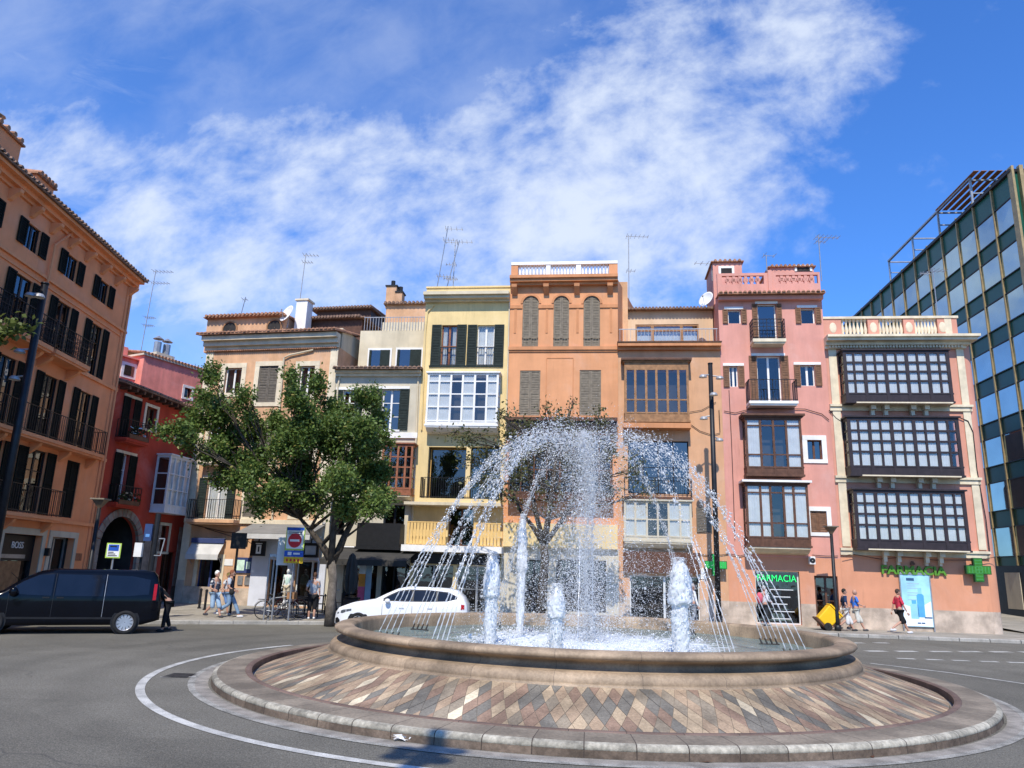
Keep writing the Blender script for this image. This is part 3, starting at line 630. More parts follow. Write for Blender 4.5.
def green_cross(label, P, rz, sz, lit):
    o = empty('pharmacy_cross', P, rz, label, 'pharmacy cross', 'green pharmacy crosses')
    def plus(a, b): return [(-b, -a), (b, -a), (b, -b), (a, -b), (a, b), (b, b), (b, a), (-b, a), (-b, b), (-a, b), (-a, -b), (-b, -b)]
    q = MB(); q.prism(plus(sz, sz * .36), -.12, .08); q.build('housing', mat('cross_case', (.02, .10, .03), .5, .1, 3, bump=0), o, fix=True)
    q = MB(); q.prism(plus(sz * .93, sz * .30), -.135, -.122); q.build('light_panel', lit, o, fix=True)
    q = MB()
    for i in range(-3, 4):
        q.box(i * sz * .26 - .012, i * sz * .26 + .012, -.142, -.136, -sz * .28, sz * .28); q.box(-sz * .28, sz * .28, -.142, -.136, i * sz * .26 - .012, i * sz * .26 + .012)
    q.build('light_grid', mat('cross_grid', (.07, .32, .09), .4, .1, 3, bump=0), o)
    return o
c = fb.uz(977.5, 570, .3); P = fb.A + fb.u * c[0] + fb.n * .3; P.z = c[1]
green_cross('green plus shaped pharmacy cross at the right corner of the salmon wall', P, fb.rz, .52, mat('cross_green', (.04, .19, .02), .4, .2, 6, bump=0))
fb.finish()
# rounded corner of the house: quarter turn in rose and stone
mb = MB(); r_ = .55
for a, b, i in ((0, zpl, 0), (zpl, zs3, 1), (zs3, zt, 2)): mb.lathe([(r_, a), (r_, b)], (0, 0, 0), 8, i, R(-90), R(0))
o = mb.build('corner_turn', [M['plinth'], M['salmon'], M['pinkfarm']], fb.root, smooth=True); o.location = (L, r_, 0)
mb = MB(); mb.box(L, L + r_, r_, 24, 0, zpl, 0); mb.box(L, L + r_, r_, 24, zpl, zs3, 1); mb.box(L, L + r_, r_, 24, zs3, zt, 2); mb.build('side_wall', [M['plinth'], M['salmon'], M['pinkfarm']], fb.root)

# ================= pink house
pk_ = House('pink_house', 'tall narrow pink house with brown shutters and a pierced parapet over the neon pharmacy door', pPA, pFP - (pFP - pPA).normalized() * .003, 0, 20, M['pinkwall'])
h = pk_; zt = h.uz(772, 297)[1]; zp = h.uz(772, 272.5)[1]; zg = h.uz(775, 557)[1]; zpl = h.uz(780, 603)[1]; L = h.L
h.H = zt; h.bands = [(zpl, M['plinth']), (zg, M['salmon'])]
h.tiles(zt + .08, .55, 'tile', -.05, L + .05, depth=.3, rise=.15)
mb = MB(); mb.box(0, L, -.3, -.002, zt - .22, zt - .02); mb.build('eave', M['pinkwall'], h.root)
# parapet with pierced openings
par = MB(); y0, y1 = .02, .2; zo0, zo1 = h.uz(745, 284)[1], h.uz(745, 275.5)[1]
par.box(0, L, y0, y1, zt + .1, zo0); par.box(0, L, y0, y1, zo1, zp)
ug = [h.uz(x, 280)[0] for x in (722, 764, 776, 818)]
for a, b in ((0, ug[0]), (ug[1], ug[2]), (ug[3], L)): par.box(a, b, y0, y1, zo0, zo1)
for a, b in ((ug[0], ug[1]), (ug[2], ug[3])):
    k = 7
    for i in range(1, k): x = a + (b - a) * i / k; par.box(x - .07, x + .07, y0 + .02, y1 - .02, zo0, zo1); par.box(x - .12, x + .12, y0 + .02, y1 - .02, (zo0 + zo1) / 2 - .08, (zo0 + zo1) / 2 + .08)
par.box(ug[1] + .2, ug[2] - .2, -.04, .24, zt + .1, zp + .12)
par.build('parapet', M['pinkwall'], h.root)
def hut(rpx, out, m, winr=None, tilem='tile'):
    u0, u1, z0, z1 = h.rect(rpx, out); mb = MB(); mb.box(u0, u1, -out, -out + 2.4, zt, z1); hu = mb.build('roof_hut', M[m], h.root)
    tb = MB(); k = int((u1 - u0) / .22)
    tb.box(u0 - .1, u1 + .1, -out - .12, -out + 2.4, z1, z1 + .06)
    for i in range(k): x = u0 + (u1 - u0) * (i + .5) / k; tb.tube([(x, -out - .16, z1 + .07), (x, -out + 2.3, z1 + .3)], .075, 6)
    tb.build('tiles', M[tilem], hu)
    if winr:
        a, b, c, d = h.rect(winr, out + .05); wb = MB(); wb.box(a, b, -out - .03, -out - .002, c, d); wb.build('hut_window', M['room'], hu)
        wb = MB(); wb.box(a - .12, a, -out - .045, -out - .001, c, d); wb.box(b, b + .12, -out - .045, -out - .001, c, d); wb.box(a - .12, b + .12, -out - .045, -out - .001, d, d + .12); wb.build('hut_window_frame', M['white'], hu)
hut((713, 262.5, 742, 282), -1.0, 'pinkwall', (721, 268, 732, 274.5)); hut((770, 267.5, 814, 282), -2.4, 'pinkwall', (797, 267, 810, 271))
for r in ((728, 309.5, 741, 323.5), (801, 308, 815, 323.5)): h.win(r, bars=(0, 0), lintel=('white', .18, .12), shut='open', shm='brown_sh', sw=.26, g='glass', surround=None, frame='white')
h.win((758, 304, 776.5, 340.5), bars=(0, 0), frame='white', shut='open', shm='brown_sh', sw=.26, lintel=('white', .1, .1), g='dglass')
u0, u1, _, _ = h.rect((751, 322, 784, 341), .4); zb = h.uz(767, 340.5, .4)[1]; h.balcony(u0, u1, zb, .75, .16, 'cream', 1.0, style='scroll', gap=.16)
for r in ((729.5, 366, 738, 387), (800.5, 365, 815, 386)): h.win(r, bars=(1, 0), lintel=('white', .3, .3), shut='open', shm='brown_sh', sw=.29, frame='white', surround=None)
h.win((757.5, 356, 781, 401), bars=(1, 0), frame='white', shut='open', shm='brown_sh', sw=.37, lintel=('white', .25, .25))
u0, u1, _, _ = h.rect((747.5, 383, 796, 401), .5); zb = h.uz(771, 402.5, .45)[1]; h.balcony(u0, u1, zb, .85, .13, 'white', 1.05, gap=.13)
h.bay((746, 417.5, 802.5, 475), dep=.7, cols=[0, .27, .5, .73, 1], rows=(0, .26, .88, 1), fm='brown', base=.38, top=.12, curtain=True, openc=(1, 2), cw=.10, roof='brown', g='glass')
h.bay((746.5, 484, 809.5, 546), dep=.8, cols=[0, .24, .40, .61, .77, 1], rows=(0, .27, .87, 1), fm='brown', base=.40, top=.10, curtain=True, openc=(2,), cw=.10, roof='white', floorm='cream', g='glass')
h.win((807.5, 440, 822, 459.5), bars=(1, 0), frame='brown', surround=('white', .22), g='dglass')
h.win((810.5, 511, 827, 532.5), bars=(0, 0), frame='brown', shut='closed', shm='brown_sh', surround=('white', .2))
# pharmacy door with neon letters
u0, u1, z0, z1 = h.rect((756, 571, 800.5, 621)); z0 = .2
d = h.win(uz=(u0, u1, z0, z1), name='shop_door', bars=(0, 0), frame='aluminium', g='sglass', dp=.2, nich=2.2, fw=.06)
neon = emis('neon_green', (.02, .75, .16), .62)
t = text_mesh('neon_lettering', 'FARMACIA', .42, neon, d, ((u0 + u1) / 2, .15, z1 - .34), extrude=.012); t.scale.x = (u1 - u0) * .88 / max(.1, t.dimensions.x)
q = MB()
for i in range(6): q.box(u0 + .7 + .1 * (i % 2), u1 - .25 - .15 * (i % 3), .21, .215, z1 - .85 - i * .32, z1 - .81 - i * .32)
q.build('door_lettering', M['aluminium'], d)
q = MB()
for i in range(5): q.box(u0 + .1, u1 - .1, 1.3, 1.6, .3 + i * .5, .34 + i * .5)
for i in range(26): x = u0 + .15 + rnd.random() * (u1 - u0 - .4); z = .34 + .5 * rnd.randrange(4); q.box(x, x + .12, 1.32, 1.5, z, z + rnd.uniform(.15, .3))
q.build('shelves', mat('shop_goods', (.35, .42, .40), .6, .5, 5, bump=0), d)
u0, u1, z0, z1 = h.rect((815.5, 576, 839, 622)); z0 = .2
d = h.win(uz=(u0, min(u1, h.L - .1), z0, z1), name='house_door', bars=(1, 1), frame='brown', g='dglass', dp=.15, fw=.1)
u0, u1, z0, z1 = h.rect((809.5, 556.5, 815.5, 564.5), .3); ab = MB(); ab.box(u0, u1, -.32, -.02, z0, z1); ac = ab.build('air_conditioner', M['white'], h.root, bevel=.02)
ab = MB(); ab.lathe([(.02, 0), (.12, 0), (.12, .01), (.02, .01)], n=16); ab.v = [(x + (u0 + u1) / 2, -.322 - z, y + (z0 + z1) / 2) for x, y, z in ab.v]; ab.build('fan_grille', M['metal_dark'], ac)
def cable(hs, pts, out=.06, rad=.018, name='cable', m='metal_dark'):
    P = []
    for (px, py) in pts: u, z = hs.uz(px, py, out); P.append((u, -out, z))
    mb = MB(); mb.tube(P, rad, 6); return mb.build(name, M[m], hs.root)
cable(h, [(724, 411), (735, 413), (750, 409), (775, 408.5), (805, 409), (822, 414), (829, 420)]); cable(h, [(726, 553), (740, 556), (756, 551)]); cable(h, [(812, 555), (826, 556), (838, 556)])
cable(h, [(729, 390), (731.5, 440), (733, 480), (735, 540)], .05, .014)
h.finish()
cable(fb, [(829, 410), (836, 418), (845, 424)]); cable(fb, [(958, 417), (968, 421), (973, 432), (977, 470), (986, 520), (990, 555)], .08, .022); cable(fb, [(843, 556), (852, 554), (880, 559), (905, 557), (935, 560), (968, 560), (985, 559), (1000, 556)], .2, .015)

# ================= apricot annex between orange and pink
an = House('apricot_house', 'low apricot house with a set back glazed attic between the orange and the pink house', pAO + (pPA - pAO).normalized() * .003, pPA - (pPA - pAO).normalized() * .003, 0, 8, M['annex'])
h = an; zt = h.uz(668, 345)[1]; zpl = h.uz(705, 600)[1]; L = h.L; h.H = zt; h.bands = [(zpl, M['plinth'])]
h.band_(zt - .30, .32, .42, 'orange_trim', -.02, L + .02, 'ledge', [(0, .45, .5), (.45, 1, 1)])
h.part('cap', 'brown', (-.05, L + .05, -.46, .3, zt + .021, zt + .07))
# attic
ub0, ub1 = h.uz(624, 325, -1.6)[0], h.uz(713, 325, -1.6)[0]; za = h.uz(668, 311, -1.6)[1]
a0, a1, az0, az1 = h.rect((635.5, 324, 699, 342), -1.55)
M['attic_wall'] = mat('pale_attic_stucco', (.66, .46, .29), .9, .09, .8, streak=.12, bump=.12)
at = MB(); at.box(ub0, a0, 1.6, 5, zt, za); at.box(a1, ub1, 1.6, 5, zt, za); at.box(a0, a1, 1.6, 5, az1, za); at.box(a0, a1, 1.6, 5, zt, az0); at.box(a0, a1, 2.6, 5, az0, az1)
atw = at.build('attic', M['attic_wall'], h.root)
fr = MB()
for c in (0, .27, .73, 1.0): x = a0 + (a1 - a0) * c; fr.box(x - .08, x + .08, 1.62, 1.72, az0, az1)
fr.box(a0 + .08, a1 - .08, 1.63, 1.71, az1 - .1, az1); fr.box(a0 + .08, a1 - .08, 1.63, 1.71, az0, az0 + .1); fr.box(a0 + .08, a1 - .08, 1.64, 1.70, az0 + (az1 - az0) * .62, az0 + (az1 - az0) * .7)
f_ = fr.build('attic_window', M['tan_wood'], atw)
q = MB(); q.box(a0, a1, 1.66, 1.67, az0, az1); q.build('pane', M['glass'], f_)
q = MB(); k = 60; q.add([(a0 + (a1 - a0) * i / k, 1.8 + .02 * math.sin(i * 2.3), z) for z in (az0, az0 + (az1 - az0) * .6) for i in range(k + 1)], [(i, i + 1, k + 2 + i, k + 1 + i) for i in range(k)]); q.build('curtain', M['curtain'], f_)
tl = MB(); k = 26
tl.box(ub0 - .1, ub1 + .1, 1.3, 5, za, za + .06)
for i in range(k): x = ub0 + (ub1 - ub0) * (i + .5) / k; tl.tube([(x, 1.22, za + .05), (x, 5, za + .5)], .08, 6)
tl.build('roof', M['tile_dark'], atw)
rl = MB(); zr = h.uz(668, 327, -.2)[1]
for i in range(28): x = .1 + (L - .2) * i / 27; rl.box(x - .008, x + .008, .18, .196, zt + .07, zt + .9)
rl.box(.05, L - .05, .17, .21, zt + .88, zt + .92); rl.build('railing', M['metal_grey'], h.root)
# bay with brown glazing
h.bay((624.5, 362, 689, 421), dep=.55, cols=[0, .17, .34, .5, .67, .84, 1], rows=(0, .30, 1), fm='tan_wood', base=.42, top=.40, curtain=None, cw=.11, g='glass', roof='brown')
bz = h.rect((624, 362, 689, 422), .55); h.part('ledge', 'orange_trim', (bz[0] - .05, bz[1] + .05, -.66, -.003, bz[2] - .30, bz[2] - .055))
h.win((628, 441, 689, 494), bars=(3, 1), frame='metal_dark', g='dglass', dp=.1)
u0, u1, _, _ = h.rect((624, 480, 692, 494), .3); zb = h.uz(658, 497, .3)[1]; h.balcony(u0, u1, zb, .5, .12, 'brown', .9, gap=.2)
h.bay((624, 501, 692, 541), dep=.5, cols=[0, .17, .34, .5, .66, .83, 1], rows=(0, .5, 1), fm='creamlow', base=.22, top=.1, curtain=True, openc=(2, 3), cw=.09, g='glass', floorm='cream')
h.part('shop_fascia', 'brown', (h.uz(623, 560)[0], h.uz(700, 560)[0], -.22, -.003, h.uz(660, 573)[1], h.uz(660, 552)[1]))
u0, u1, z0, z1 = h.rect((630, 576, 700, 626)); h.win(uz=(u0, u1, .2, z1), name='shop_window', bars=(1, 0), frame='aluminium', g='sglass', dp=.12, nich=2.)
u0, u1, z0, z1 = h.rect((696.5, 507.5, 712, 532.5), .05); pl = MB(); pl.box(u0, u1, -.05, -.002, z0, z1); plq = pl.build('wall_grille', M['grey_sh'], h.root)
pl = MB()
for i in range(9): z = z0 + (z1 - z0) * (i + .5) / 9; pl.bar((u0 + .05, -.06, z - .05), (u1 - .05, -.06, z + .05), .02)
pl.build('grille_bars', M['olive_sh'], plq)
cable(h, [(690, 424), (700, 431), (712, 435), (720, 433)], .05, .016); cable(h, [(690, 412), (702, 410), (716, 402)], .05, .014); cable(h, [(719, 410), (720, 432)], .05, .018); cable(h, [(692, 553), (712, 556), (728, 554)], .05, .016)
h.finish()
c = h.uz(715.5, 565, .35); P = h.A + h.u * c[0] + h.n * .35; P.z = c[1]
green_cross('bright green lit pharmacy cross beside the tall black lamp mast', P, h.rz, .50, emis('cross_lit', (.015, .36, .05), .30))
u0, u1, z0, z1 = h.rect((698, 568, 705, 579), .02); q = MB(); q.box(u0, u1, -.03, -.002, z0, z1)
e = h.A + h.u * 0; q2 = q.build('wall_notice', M['white'], h.root)

# ================= orange house
og = House('orange_house', 'tallest bright orange house with three arched shutters and a white roof balustrade', pOY + (pAO - pOY).normalized() * .003, pAO - (pAO - pOY).normalized() * .003, 0, 7, M['orange'], rb=1.6)
h = og; h.bands = [(h.uz(560, 548)[1], M['creamlow'])]; zt = h.uz(562, 280)[1]; zp = h.uz(562, 261.5)[1]; L = h.L; h.H = zt
h.band_(zt - .35, .45, .55, 'orange_trim', -.0, L + .0, 'cornice', [(0, .3, .45), (.3, .65, .8), (.65, 1, 1)])
pr = MB(); zb0 = zt + .1; zo0, zo1 = h.uz(560, 275.5)[1], h.uz(560, 264.5)[1]
us = [h.uz(x, 270)[0] for x in (518, 546, 550.5, 576, 581, 609)]
pr.box(0, L, .0, .3, zb0, zo0); 
for a, b in ((0, us[0]), (us[5], L)): pr.box(a, b, 0, .3, zo0, zo1)
pr.box(L - .3, L, .3, 6.5, zb0, zp - .12); par = pr.build('parapet', M['orange'], h.root)
q = MB(); q.box(0, L, -.03, .33, zo1, zp)
for a, b in ((us[1], us[2]), (us[3], us[4])): q.box(a, b, .0, .3, zo0, zo1)
q.build('coping', M['white'], par)
for a, b in ((us[0], us[1]), (us[2], us[3]), (us[4], us[5])):
    for i in range(8): q = MB(); baluster(q, a + (b - a) * (i + .5) / 8, .15, zo0, zo1 - zo0, .085, 7); q.build('baluster', M['white'], par, smooth=True)
for px in (515, 546.5, 577, 610):
    u = h.uz(px, 288)[0]; q = MB(); q.prism([(0, zt - .352), (-.45, zt - .352), (-.42, zt - .5), (-.15, zt - .72), (0, zt - .85)], u - .14, u + .14); q.v = [(y, x, z) for x, y, z in q.v]; q.build('bracket', M['orange_trim'], h.root, fix=True)
# arched windows: rectangular opening closed at the top by spandrels of wall
for px in ((522.5, 538.5), (553.5, 569), (583.5, 600)):
    u0, u1, z0, z1 = h.rect((px[0], 296, px[1], 346.5)); r_ = (u1 - u0) / 2; zc = z1 - r_; um = (u0 + u1) / 2
    w_ = h.win(uz=(u0, u1, z0, z1), shut='closed', shm='olive_sh', bars=(1, 2), frame='olive_sh')
    q = MB()
    for sg in (-1, 1):
        P = [(um + sg * r_ * math.cos(R(a)), zc + r_ * math.sin(R(a))) for a in range(0, 91, 10)] + [(um + sg * r_, z1 + .001)]
        if sg > 0: P = P[::-1]
        q.prism(P, -.002, .14)
    q.build('arch_head', M['orange'], w_, fix=True)
    q = MB()
    for i in range(12):
        a, b = R(180 * i / 12), R(180 * (i + 1) / 12)
        q.add([(um + rr * math.cos(t_), y, zc + rr * math.sin(t_)) for rr in (r_ + .01, r_ + .12) for t_ in (a, b) for y in (-.04, -.001)], [(0, 2, 6, 4), (4, 6, 7, 5), (0, 1, 3, 2)])
    q.build('arch_moulding', M['orange_trim'], w_, fix=True)
    q = MB(); z5 = h.uz((px[0] + px[1]) / 2, 338)[1]
    for i in range(6): x = u0 + (u1 - u0) * (i + .5) / 6; q.box(x - .012, x + .012, -.03, -.012, z0, z5)
    q.box(u0, u1, -.035, -.008, z5, z5 + .04); q.build('railing', M['olive_sh'], w_)
h.band_(h.uz(560, 352)[1], h.uz(560, 347)[1] - h.uz(560, 352)[1], .12, 'orange_trim', name='string_course', prof=[(0, .35, .5), (.35, 1, 1)])
zi = h.uz(560, 306.5)[1]
ux = [0] + [h.uz(x, 306)[0] for x in (522.5, 538.5, 553.5, 569, 583.5, 600)] + [L]
q = MB()
for a, b in ((0, 1), (2, 3), (4, 5), (6, 7)): q.box(ux[a], ux[b], -.06, -.0015, zi - .1, zi + .08)
for x in (ux[2] + .45, ux[4] + .45, .3, L - .35): q.box(x - .06, x + .06, -.025, -.0012, h.uz(560, 333)[1], zi - .1)
q.build('impost', M['orange_trim'], h.root)
for r in ((519.5, 370.5, 540, 416), (579.5, 370, 601, 416)): h.win(r, shut='closed', shm='olive_sh', bars=(1, 2), frame='olive_sh', sill='orange_trim')
q = MB()
for a in (546, 573): u = h.uz(a, 390)[0]; q.box(u - .02, u + .02, -.02, -.001, h.uz(560, 415)[1], h.uz(560, 358)[1])
q.box(h.uz(546, 390)[0] + .021, h.uz(573, 390)[0] - .021, -.02, -.001, h.uz(560, 358.5)[1], h.uz(560, 357.5)[1]); q.build('panel_moulding', M['orange_trim'], h.root)
z0_, z1_ = h.uz(560, 437)[1], h.uz(560, 421)[1]
q = MB(); q.box(.02, L - .05, -.75, -.003, z1_ - .12, z1_ + .05); q.box(.1, L - .12, -.65, -.004, z0_, z1_ - .12, 1)
bb = q.build('glazed_gallery', [M['brown'], M['dark_bay']], h.root)
h.bay(uz=(.25, L - .3, h.uz(560, 500)[1], z0_), dep=.6, cols=8, rows=(0, .4, 1), fm='brown', base=.3, top=.08, cw=.09, g='glass')
h.part('shop_front_wall', 'yellow', (.05, L - .05, -.25, -.003, h.uz(560, 548)[1], h.uz(560, 524)[1]))
h.win((520, 560, 547, 612), bars=(1, 1), frame='metal_dark', g='sglass', name='shop_window'); h.win((556, 560, 606, 612), bars=(2, 1), frame='metal_dark', g='sglass', name='shop_window')
cable(h, [(509.5, 300), (508, 360), (506.5, 415), (503, 500)], .05, .035, 'drainpipe', 'creamwall')
h.finish()
q = MB(); a = h.uz(618, 300, -2.2)[0]; b = h.uz(626, 300, -2.2)[0]; q.box(L + .01, L + .55, 1.2, 5.5, an.H, h.uz(620, 284, -1.5)[1]); q.build('chimney_breast', M['peach'], h.root)

# ================= yellow house
ye = House('yellow_house', 'yellow house with a white glazed gallery and dark green shutters', pYC + (pOY - pYC).normalized() * .003, pOY - (pOY - pYC).normalized() * .003, 0, 8, M['yellow'])
h = ye; zt = h.uz(465, 300.5)[1]; zp = h.uz(465, 288)[1]; L = h.L; h.H = zp
h.band_(zt - .12, .42, .62, 'creamwall', -.02, L, 'cornice', [(0, .25, .35), (.25, .6, .75), (.6, 1, 1)])
h.part('coping', 'yellow', (-.02, L + .0, -.06, .3, zp, zp + .09))
h.part('floor_band', 'green_sh', (h.uz(429, 369)[0], h.uz(503, 369)[0], -.06, -.002, h.uz(466, 367.4)[1], h.uz(466, 365.5)[1]))
for r in ((441, 325, 456.5, 366), (477, 325, 494, 366)): h.win(r, bars=(1, 1), frame='white' if r[0] > 470 else 'red_wood', shut='open', shm='green_sh', sw=.50, rail=1.0, curtain=True if r[0] > 470 else .3)
h.bay((426.5, 373, 498, 425), dep=.7, cols=[0, .17, .335, .50, .67, .84, 1], rows=(0, .30, .58, .86, 1), fm='white', base=.22, top=.10, curtain=True, openc=(2, 4), cw=.10, g='glass', floorm='white')
u0, u1, z0, z1 = h.rect((427.5, 447, 465.5, 499)); h.win(uz=(u0, u1, z0, z1), bars=(0, 0), frame='ochre', g='sglass', dp=.5, nich=2.0)
u2, u3, z2, z3 = h.rect((470, 447, 500, 499)); h.win(uz=(u2, u3, z2, z3), bars=(1, 0), frame='green_sh', g='dglass', dp=.25)
h.balcony(h.uz(420.5, 490, .6)[0], L - .05, h.uz(460, 499, .6)[1], .8, .2, 'yellow', 1.0, gap=.11)
z = h.uz(460, 507)[1]; h.part('lower_slab', 'creamwall', (-.25, L, -.95, -.003, z, z + .14))
zA, zB = h.uz(440, 546)[1], h.uz(440, 508)[1]
u0, u1, z0, z1 = h.rect((448, 508, 473, 546)); h.win(uz=(u0, u1, z0, z1), bars=(1, 1), frame='brown', g='dglass', dp=.3)
zr = h.uz(440, 523, .5)[1]
for a, b in ((-.1, h.uz(447, 530, .5)[0]), (h.uz(474, 530, .5)[0], L)):
    q = MB(); k = int((b - a) / .16)
    for i in range(k): q.box(a + (b - a) * i / k, a + (b - a) * (i + .78) / k, -.62, -.58, zA + .02, zr)
    q.box(a, b, -.63, -.57, zr, zr + .05); q.box(a, b, -.62, -.58, zA + .02, zA + .06)
    q.build('slatted_railing', mat('yellow_paint', (.70, .46, .17), .7, .1, 3, bump=.05), h.root)
h.band_(zA - .30, .30, .95, 'white', -.25, L + .1, 'canopy')
u0, u1 = h.uz(415, 590)[0], h.uz(500, 590)[0]
h.win(uz=(.2, L * .48, .2, zA - .9), name='shop_window', bars=(1, 1), frame='metal_grey', g='sglass', nich=2.5); h.win(uz=(L * .52, L - .2, .2, zA - .9), name='shop_window', bars=(1, 1), frame='metal_grey', g='sglass', nich=2.5)
h.part('shop_fascia', 'metal_dark', (.05, L - .05, -.1, -.003, zA - .85, zA - .35))
cable(h, [(434, 305), (427.5, 312), (425.5, 330), (424, 365), (421.5, 430)], .06, .04, 'drainpipe', 'yellow')
h.finish()

# ================= cream house with set back top
ch = House('cream_house', 'cream house with a set back attic behind the right half of the leafy tree', pCP + (pYC - pCP).normalized() * .003, pYC - (pYC - pCP).normalized() * .003, 0, 9, M['creamlow'])
h = ch; zt = h.uz(378, 372)[1]; L = h.L; h.H = zt
h.tiles(zt + .12, .55, 'tile_dark', -.05, L + .1, depth=1.8, rise=.2)
h.band_(zt - .25, .3, .3, 'cream', name='eave', prof=[(0, .5, .5), (.5, 1, 1)])
zu = h.uz(390, 330, -1.6)[1]; b0 = h.uz(358.5, 350, -1.6)[0]; b1 = h.uz(421, 350, -1.6)[0]
q = MB(); q.box(b0, b1 + .25, 1.7, 6, zt, zu)
up = q.build('attic', M['creamwall'], h.root)
for r in ((369, 350, 389.5, 366), (397, 349.5, 421, 366)):
    a, b, c, d = h.rect(r, -1.6); c = max(c, zt + .75); q = MB(); q.box(a - .1, b + .1, 1.64, 1.699, c - .1, d + .12); wv = q.build('attic_window', M['white'], up)
    q = MB(); q.box(a, b, 1.62, 1.638, c, d); q.build('pane', M['dglass'], wv); q = MB(); q.box(a, a + (b - a) * .1, 1.58, 1.617, c, d); q.box(b - (b - a) * .46, b, 1.58, 1.617, c, d); q.build('shutter', M['green_sh'], wv)
q = MB(); zz1 = h.uz(390, 319.5, -2)[1]
q.box(b0 + 1.2, b0 + 3.9, 1.75, 1.9, zu, zz1 - .25); q.box(b0 + 3.9, b1 + .2, 1.75, 2.0, zu, zz1 + .1); q.build('terrace_wall', M['cream'], up)
q = MB()
for i in range(26): x = b0 + .2 + i * .16; q.box(x - .012, x + .012, 1.68, 1.70, zu, zz1)
q.box(b0 + .15, b0 + 4.3, 1.67, 1.71, zz1, zz1 + .04); q.build('railing', M['metal_grey'], up)
q = MB(); za0 = h.uz(410, 305, -4)[1]; q.box(h.uz(386, 310, -4)[0], b1 + .2, 4.0, 8, zu, za0); bk = q.build('rear_block', M['peach'], h.root)
q = MB(); uu0 = h.uz(384, 310, -4)[0]; q.box(uu0, b1 + .3, 3.8, 8, za0, za0 + .08)
for i in range(14): x = uu0 + .12 + i * .24; q.tube([(x, 3.75, za0 + .1), (x, 8, za0 + .4)], .085, 6)
q.build('roof', M['tile_dark'], bk)
for px, dx, t_ in ((391.5, .62, 287), (399.5, .38, 293)):
    q = MB(); u = h.uz(px, 295, -4.5)[0]; z = h.uz(px, t_, -4.5)[1]; q.box(u - dx / 2, u + dx / 2, 4.4, 5.0, za0, z); cc = q.build('chimney', M['peach'], bk); q = MB(); q.box(u - dx / 2 - .06, u + dx / 2 + .06, 4.34, 5.06, z, z + .08); q.tube([(u, 4.7, z + .08), (u, 4.7, z + .45)], .13, 8); q.build('chimney_pot', M['metal_dark'], cc)
h.win((381.5, 389, 399, 430), bars=(1, 2), frame='white', shut='open', shm='green_sh', sw=.5, lintel=('white', .5, .5), sill='white', g='dglass'); h.win((342, 390, 354, 428), bars=(1, 2), frame='white', shut='open', shm='green_sh', sw=.42, lintel=('white', .4, .4), sill='white', g='dglass')
h.band_(h.uz(380, 438)[1], .28, .1, 'white', name='string_course')
h.bay((381, 444, 412, 494), dep=.7, cols=[0, .27, .52, .77, 1], rows=(0, .25, .5, .75, 1), fm='red_wood', base=.3, top=.12, cw=.10, g='glass', floorm='cream')
h.win((345, 455, 362, 495), bars=(1, 1), frame='white', g='dglass', shut='open', shm='green_sh', sw=.4); h.win((383, 505, 404, 545), bars=(1, 1), frame='metal_dark', g='dglass')
u0, u1, z0, z1 = h.rect((356.5, 523, 400, 547), .8); q = MB(); q.box(u0, u1, -.8, -.74, z0, z1); q.box(u0, u0 + .06, -.74, -.003, z0, z1); q.box(u1 - .06, u1, -.74, -.003, z0, z1); q.box(u0 - .05, u1 + .05, -.85, -.003, z0 - .12, z0 - .003)
q.build('balcony', M['black'], h.root)
h.win((330, 500, 345, 535), bars=(1, 1), frame='metal_dark', g='dglass')
h.win((342, 563, 376, 614), name='shop_window', bars=(1, 0), frame='metal_dark', g='sglass', nich=2.5); h.win((380, 563, 416, 614), name='shop_window', bars=(2, 0), frame='metal_dark', g='sglass', nich=2.5)
cable(h, [(337, 366), (341, 372), (338, 385), (334, 440), (331, 500)], .08, .045, 'drainpipe', 'creamwall'); cable(h, [(418.5, 372), (416, 440), (411, 545)], .05, .05, 'drainpipe', 'creamwall')
h.finish()
# awning of the café, its own thing
def awning(label, hs, r, proj, drop, m, stripe=None, name='awning', cat='awning', group='awnings over the shops'):
    u0, u1, z0, z1 = hs.rect(r); P = hs.A + hs.u * u0; P.z = 0
    o = empty(name, P, hs.rz, label, cat, group); W = u1 - u0; q = MB(); th = .03
    q.add([(0, -.02, z1), (W, -.02, z1), (W, -proj, z1 - drop), (0, -proj, z1 - drop), (0, -.02, z1 - th), (W, -.02, z1 - th), (W, -proj, z1 - drop - th), (0, -proj, z1 - drop - th)], [(0, 3, 2, 1), (4, 5, 6, 7), (0, 1, 5, 4), (3, 7, 6, 2), (0, 4, 7, 3), (1, 2, 6, 5)])
    q.build('canopy', M[m], o); q = MB(); k = 40
    q.add([(W * i / k, -proj - .005, z) for z in (z1 - drop - .03, z1 - drop - .26) for i in range(k + 1)] + [(W * i / k, -proj - .02, z) for z in (z1 - drop - .03, z1 - drop - .26) for i in range(k + 1)],
          [(i, i + 1, k + 2 + i, k + 1 + i) for i in range(k)] + [(2 * k + 2 + i, 3 * k + 3 + i, 3 * k + 4 + i, 2 * k + 3 + i) for i in range(k)] + [(k + 1 + i, k + 2 + i, 3 * k + 4 + i, 3 * k + 3 + i) for i in range(k)])
    q.build('valance', M[stripe or m], o)
    q = MB(); q.tube([(.06, -.03, z1 - drop - .5), (.06, -proj + .03, z1 - drop - .02)], .018, 6); q.tube([(W - .06, -.03, z1 - drop - .5), (W - .06, -proj + .03, z1 - drop - .02)], .018, 6); q.tube([(0, -.03, z1 + .05), (W, -.03, z1 + .05)], .06, 8); q.build('arms', M['metal_grey'], o)
    return o
mat('awn_white', (.62, .61, .58), .9, .08, 2, streak=.1, bump=.1, transl=.15); M['awn_white'] = MATS['awn_white']
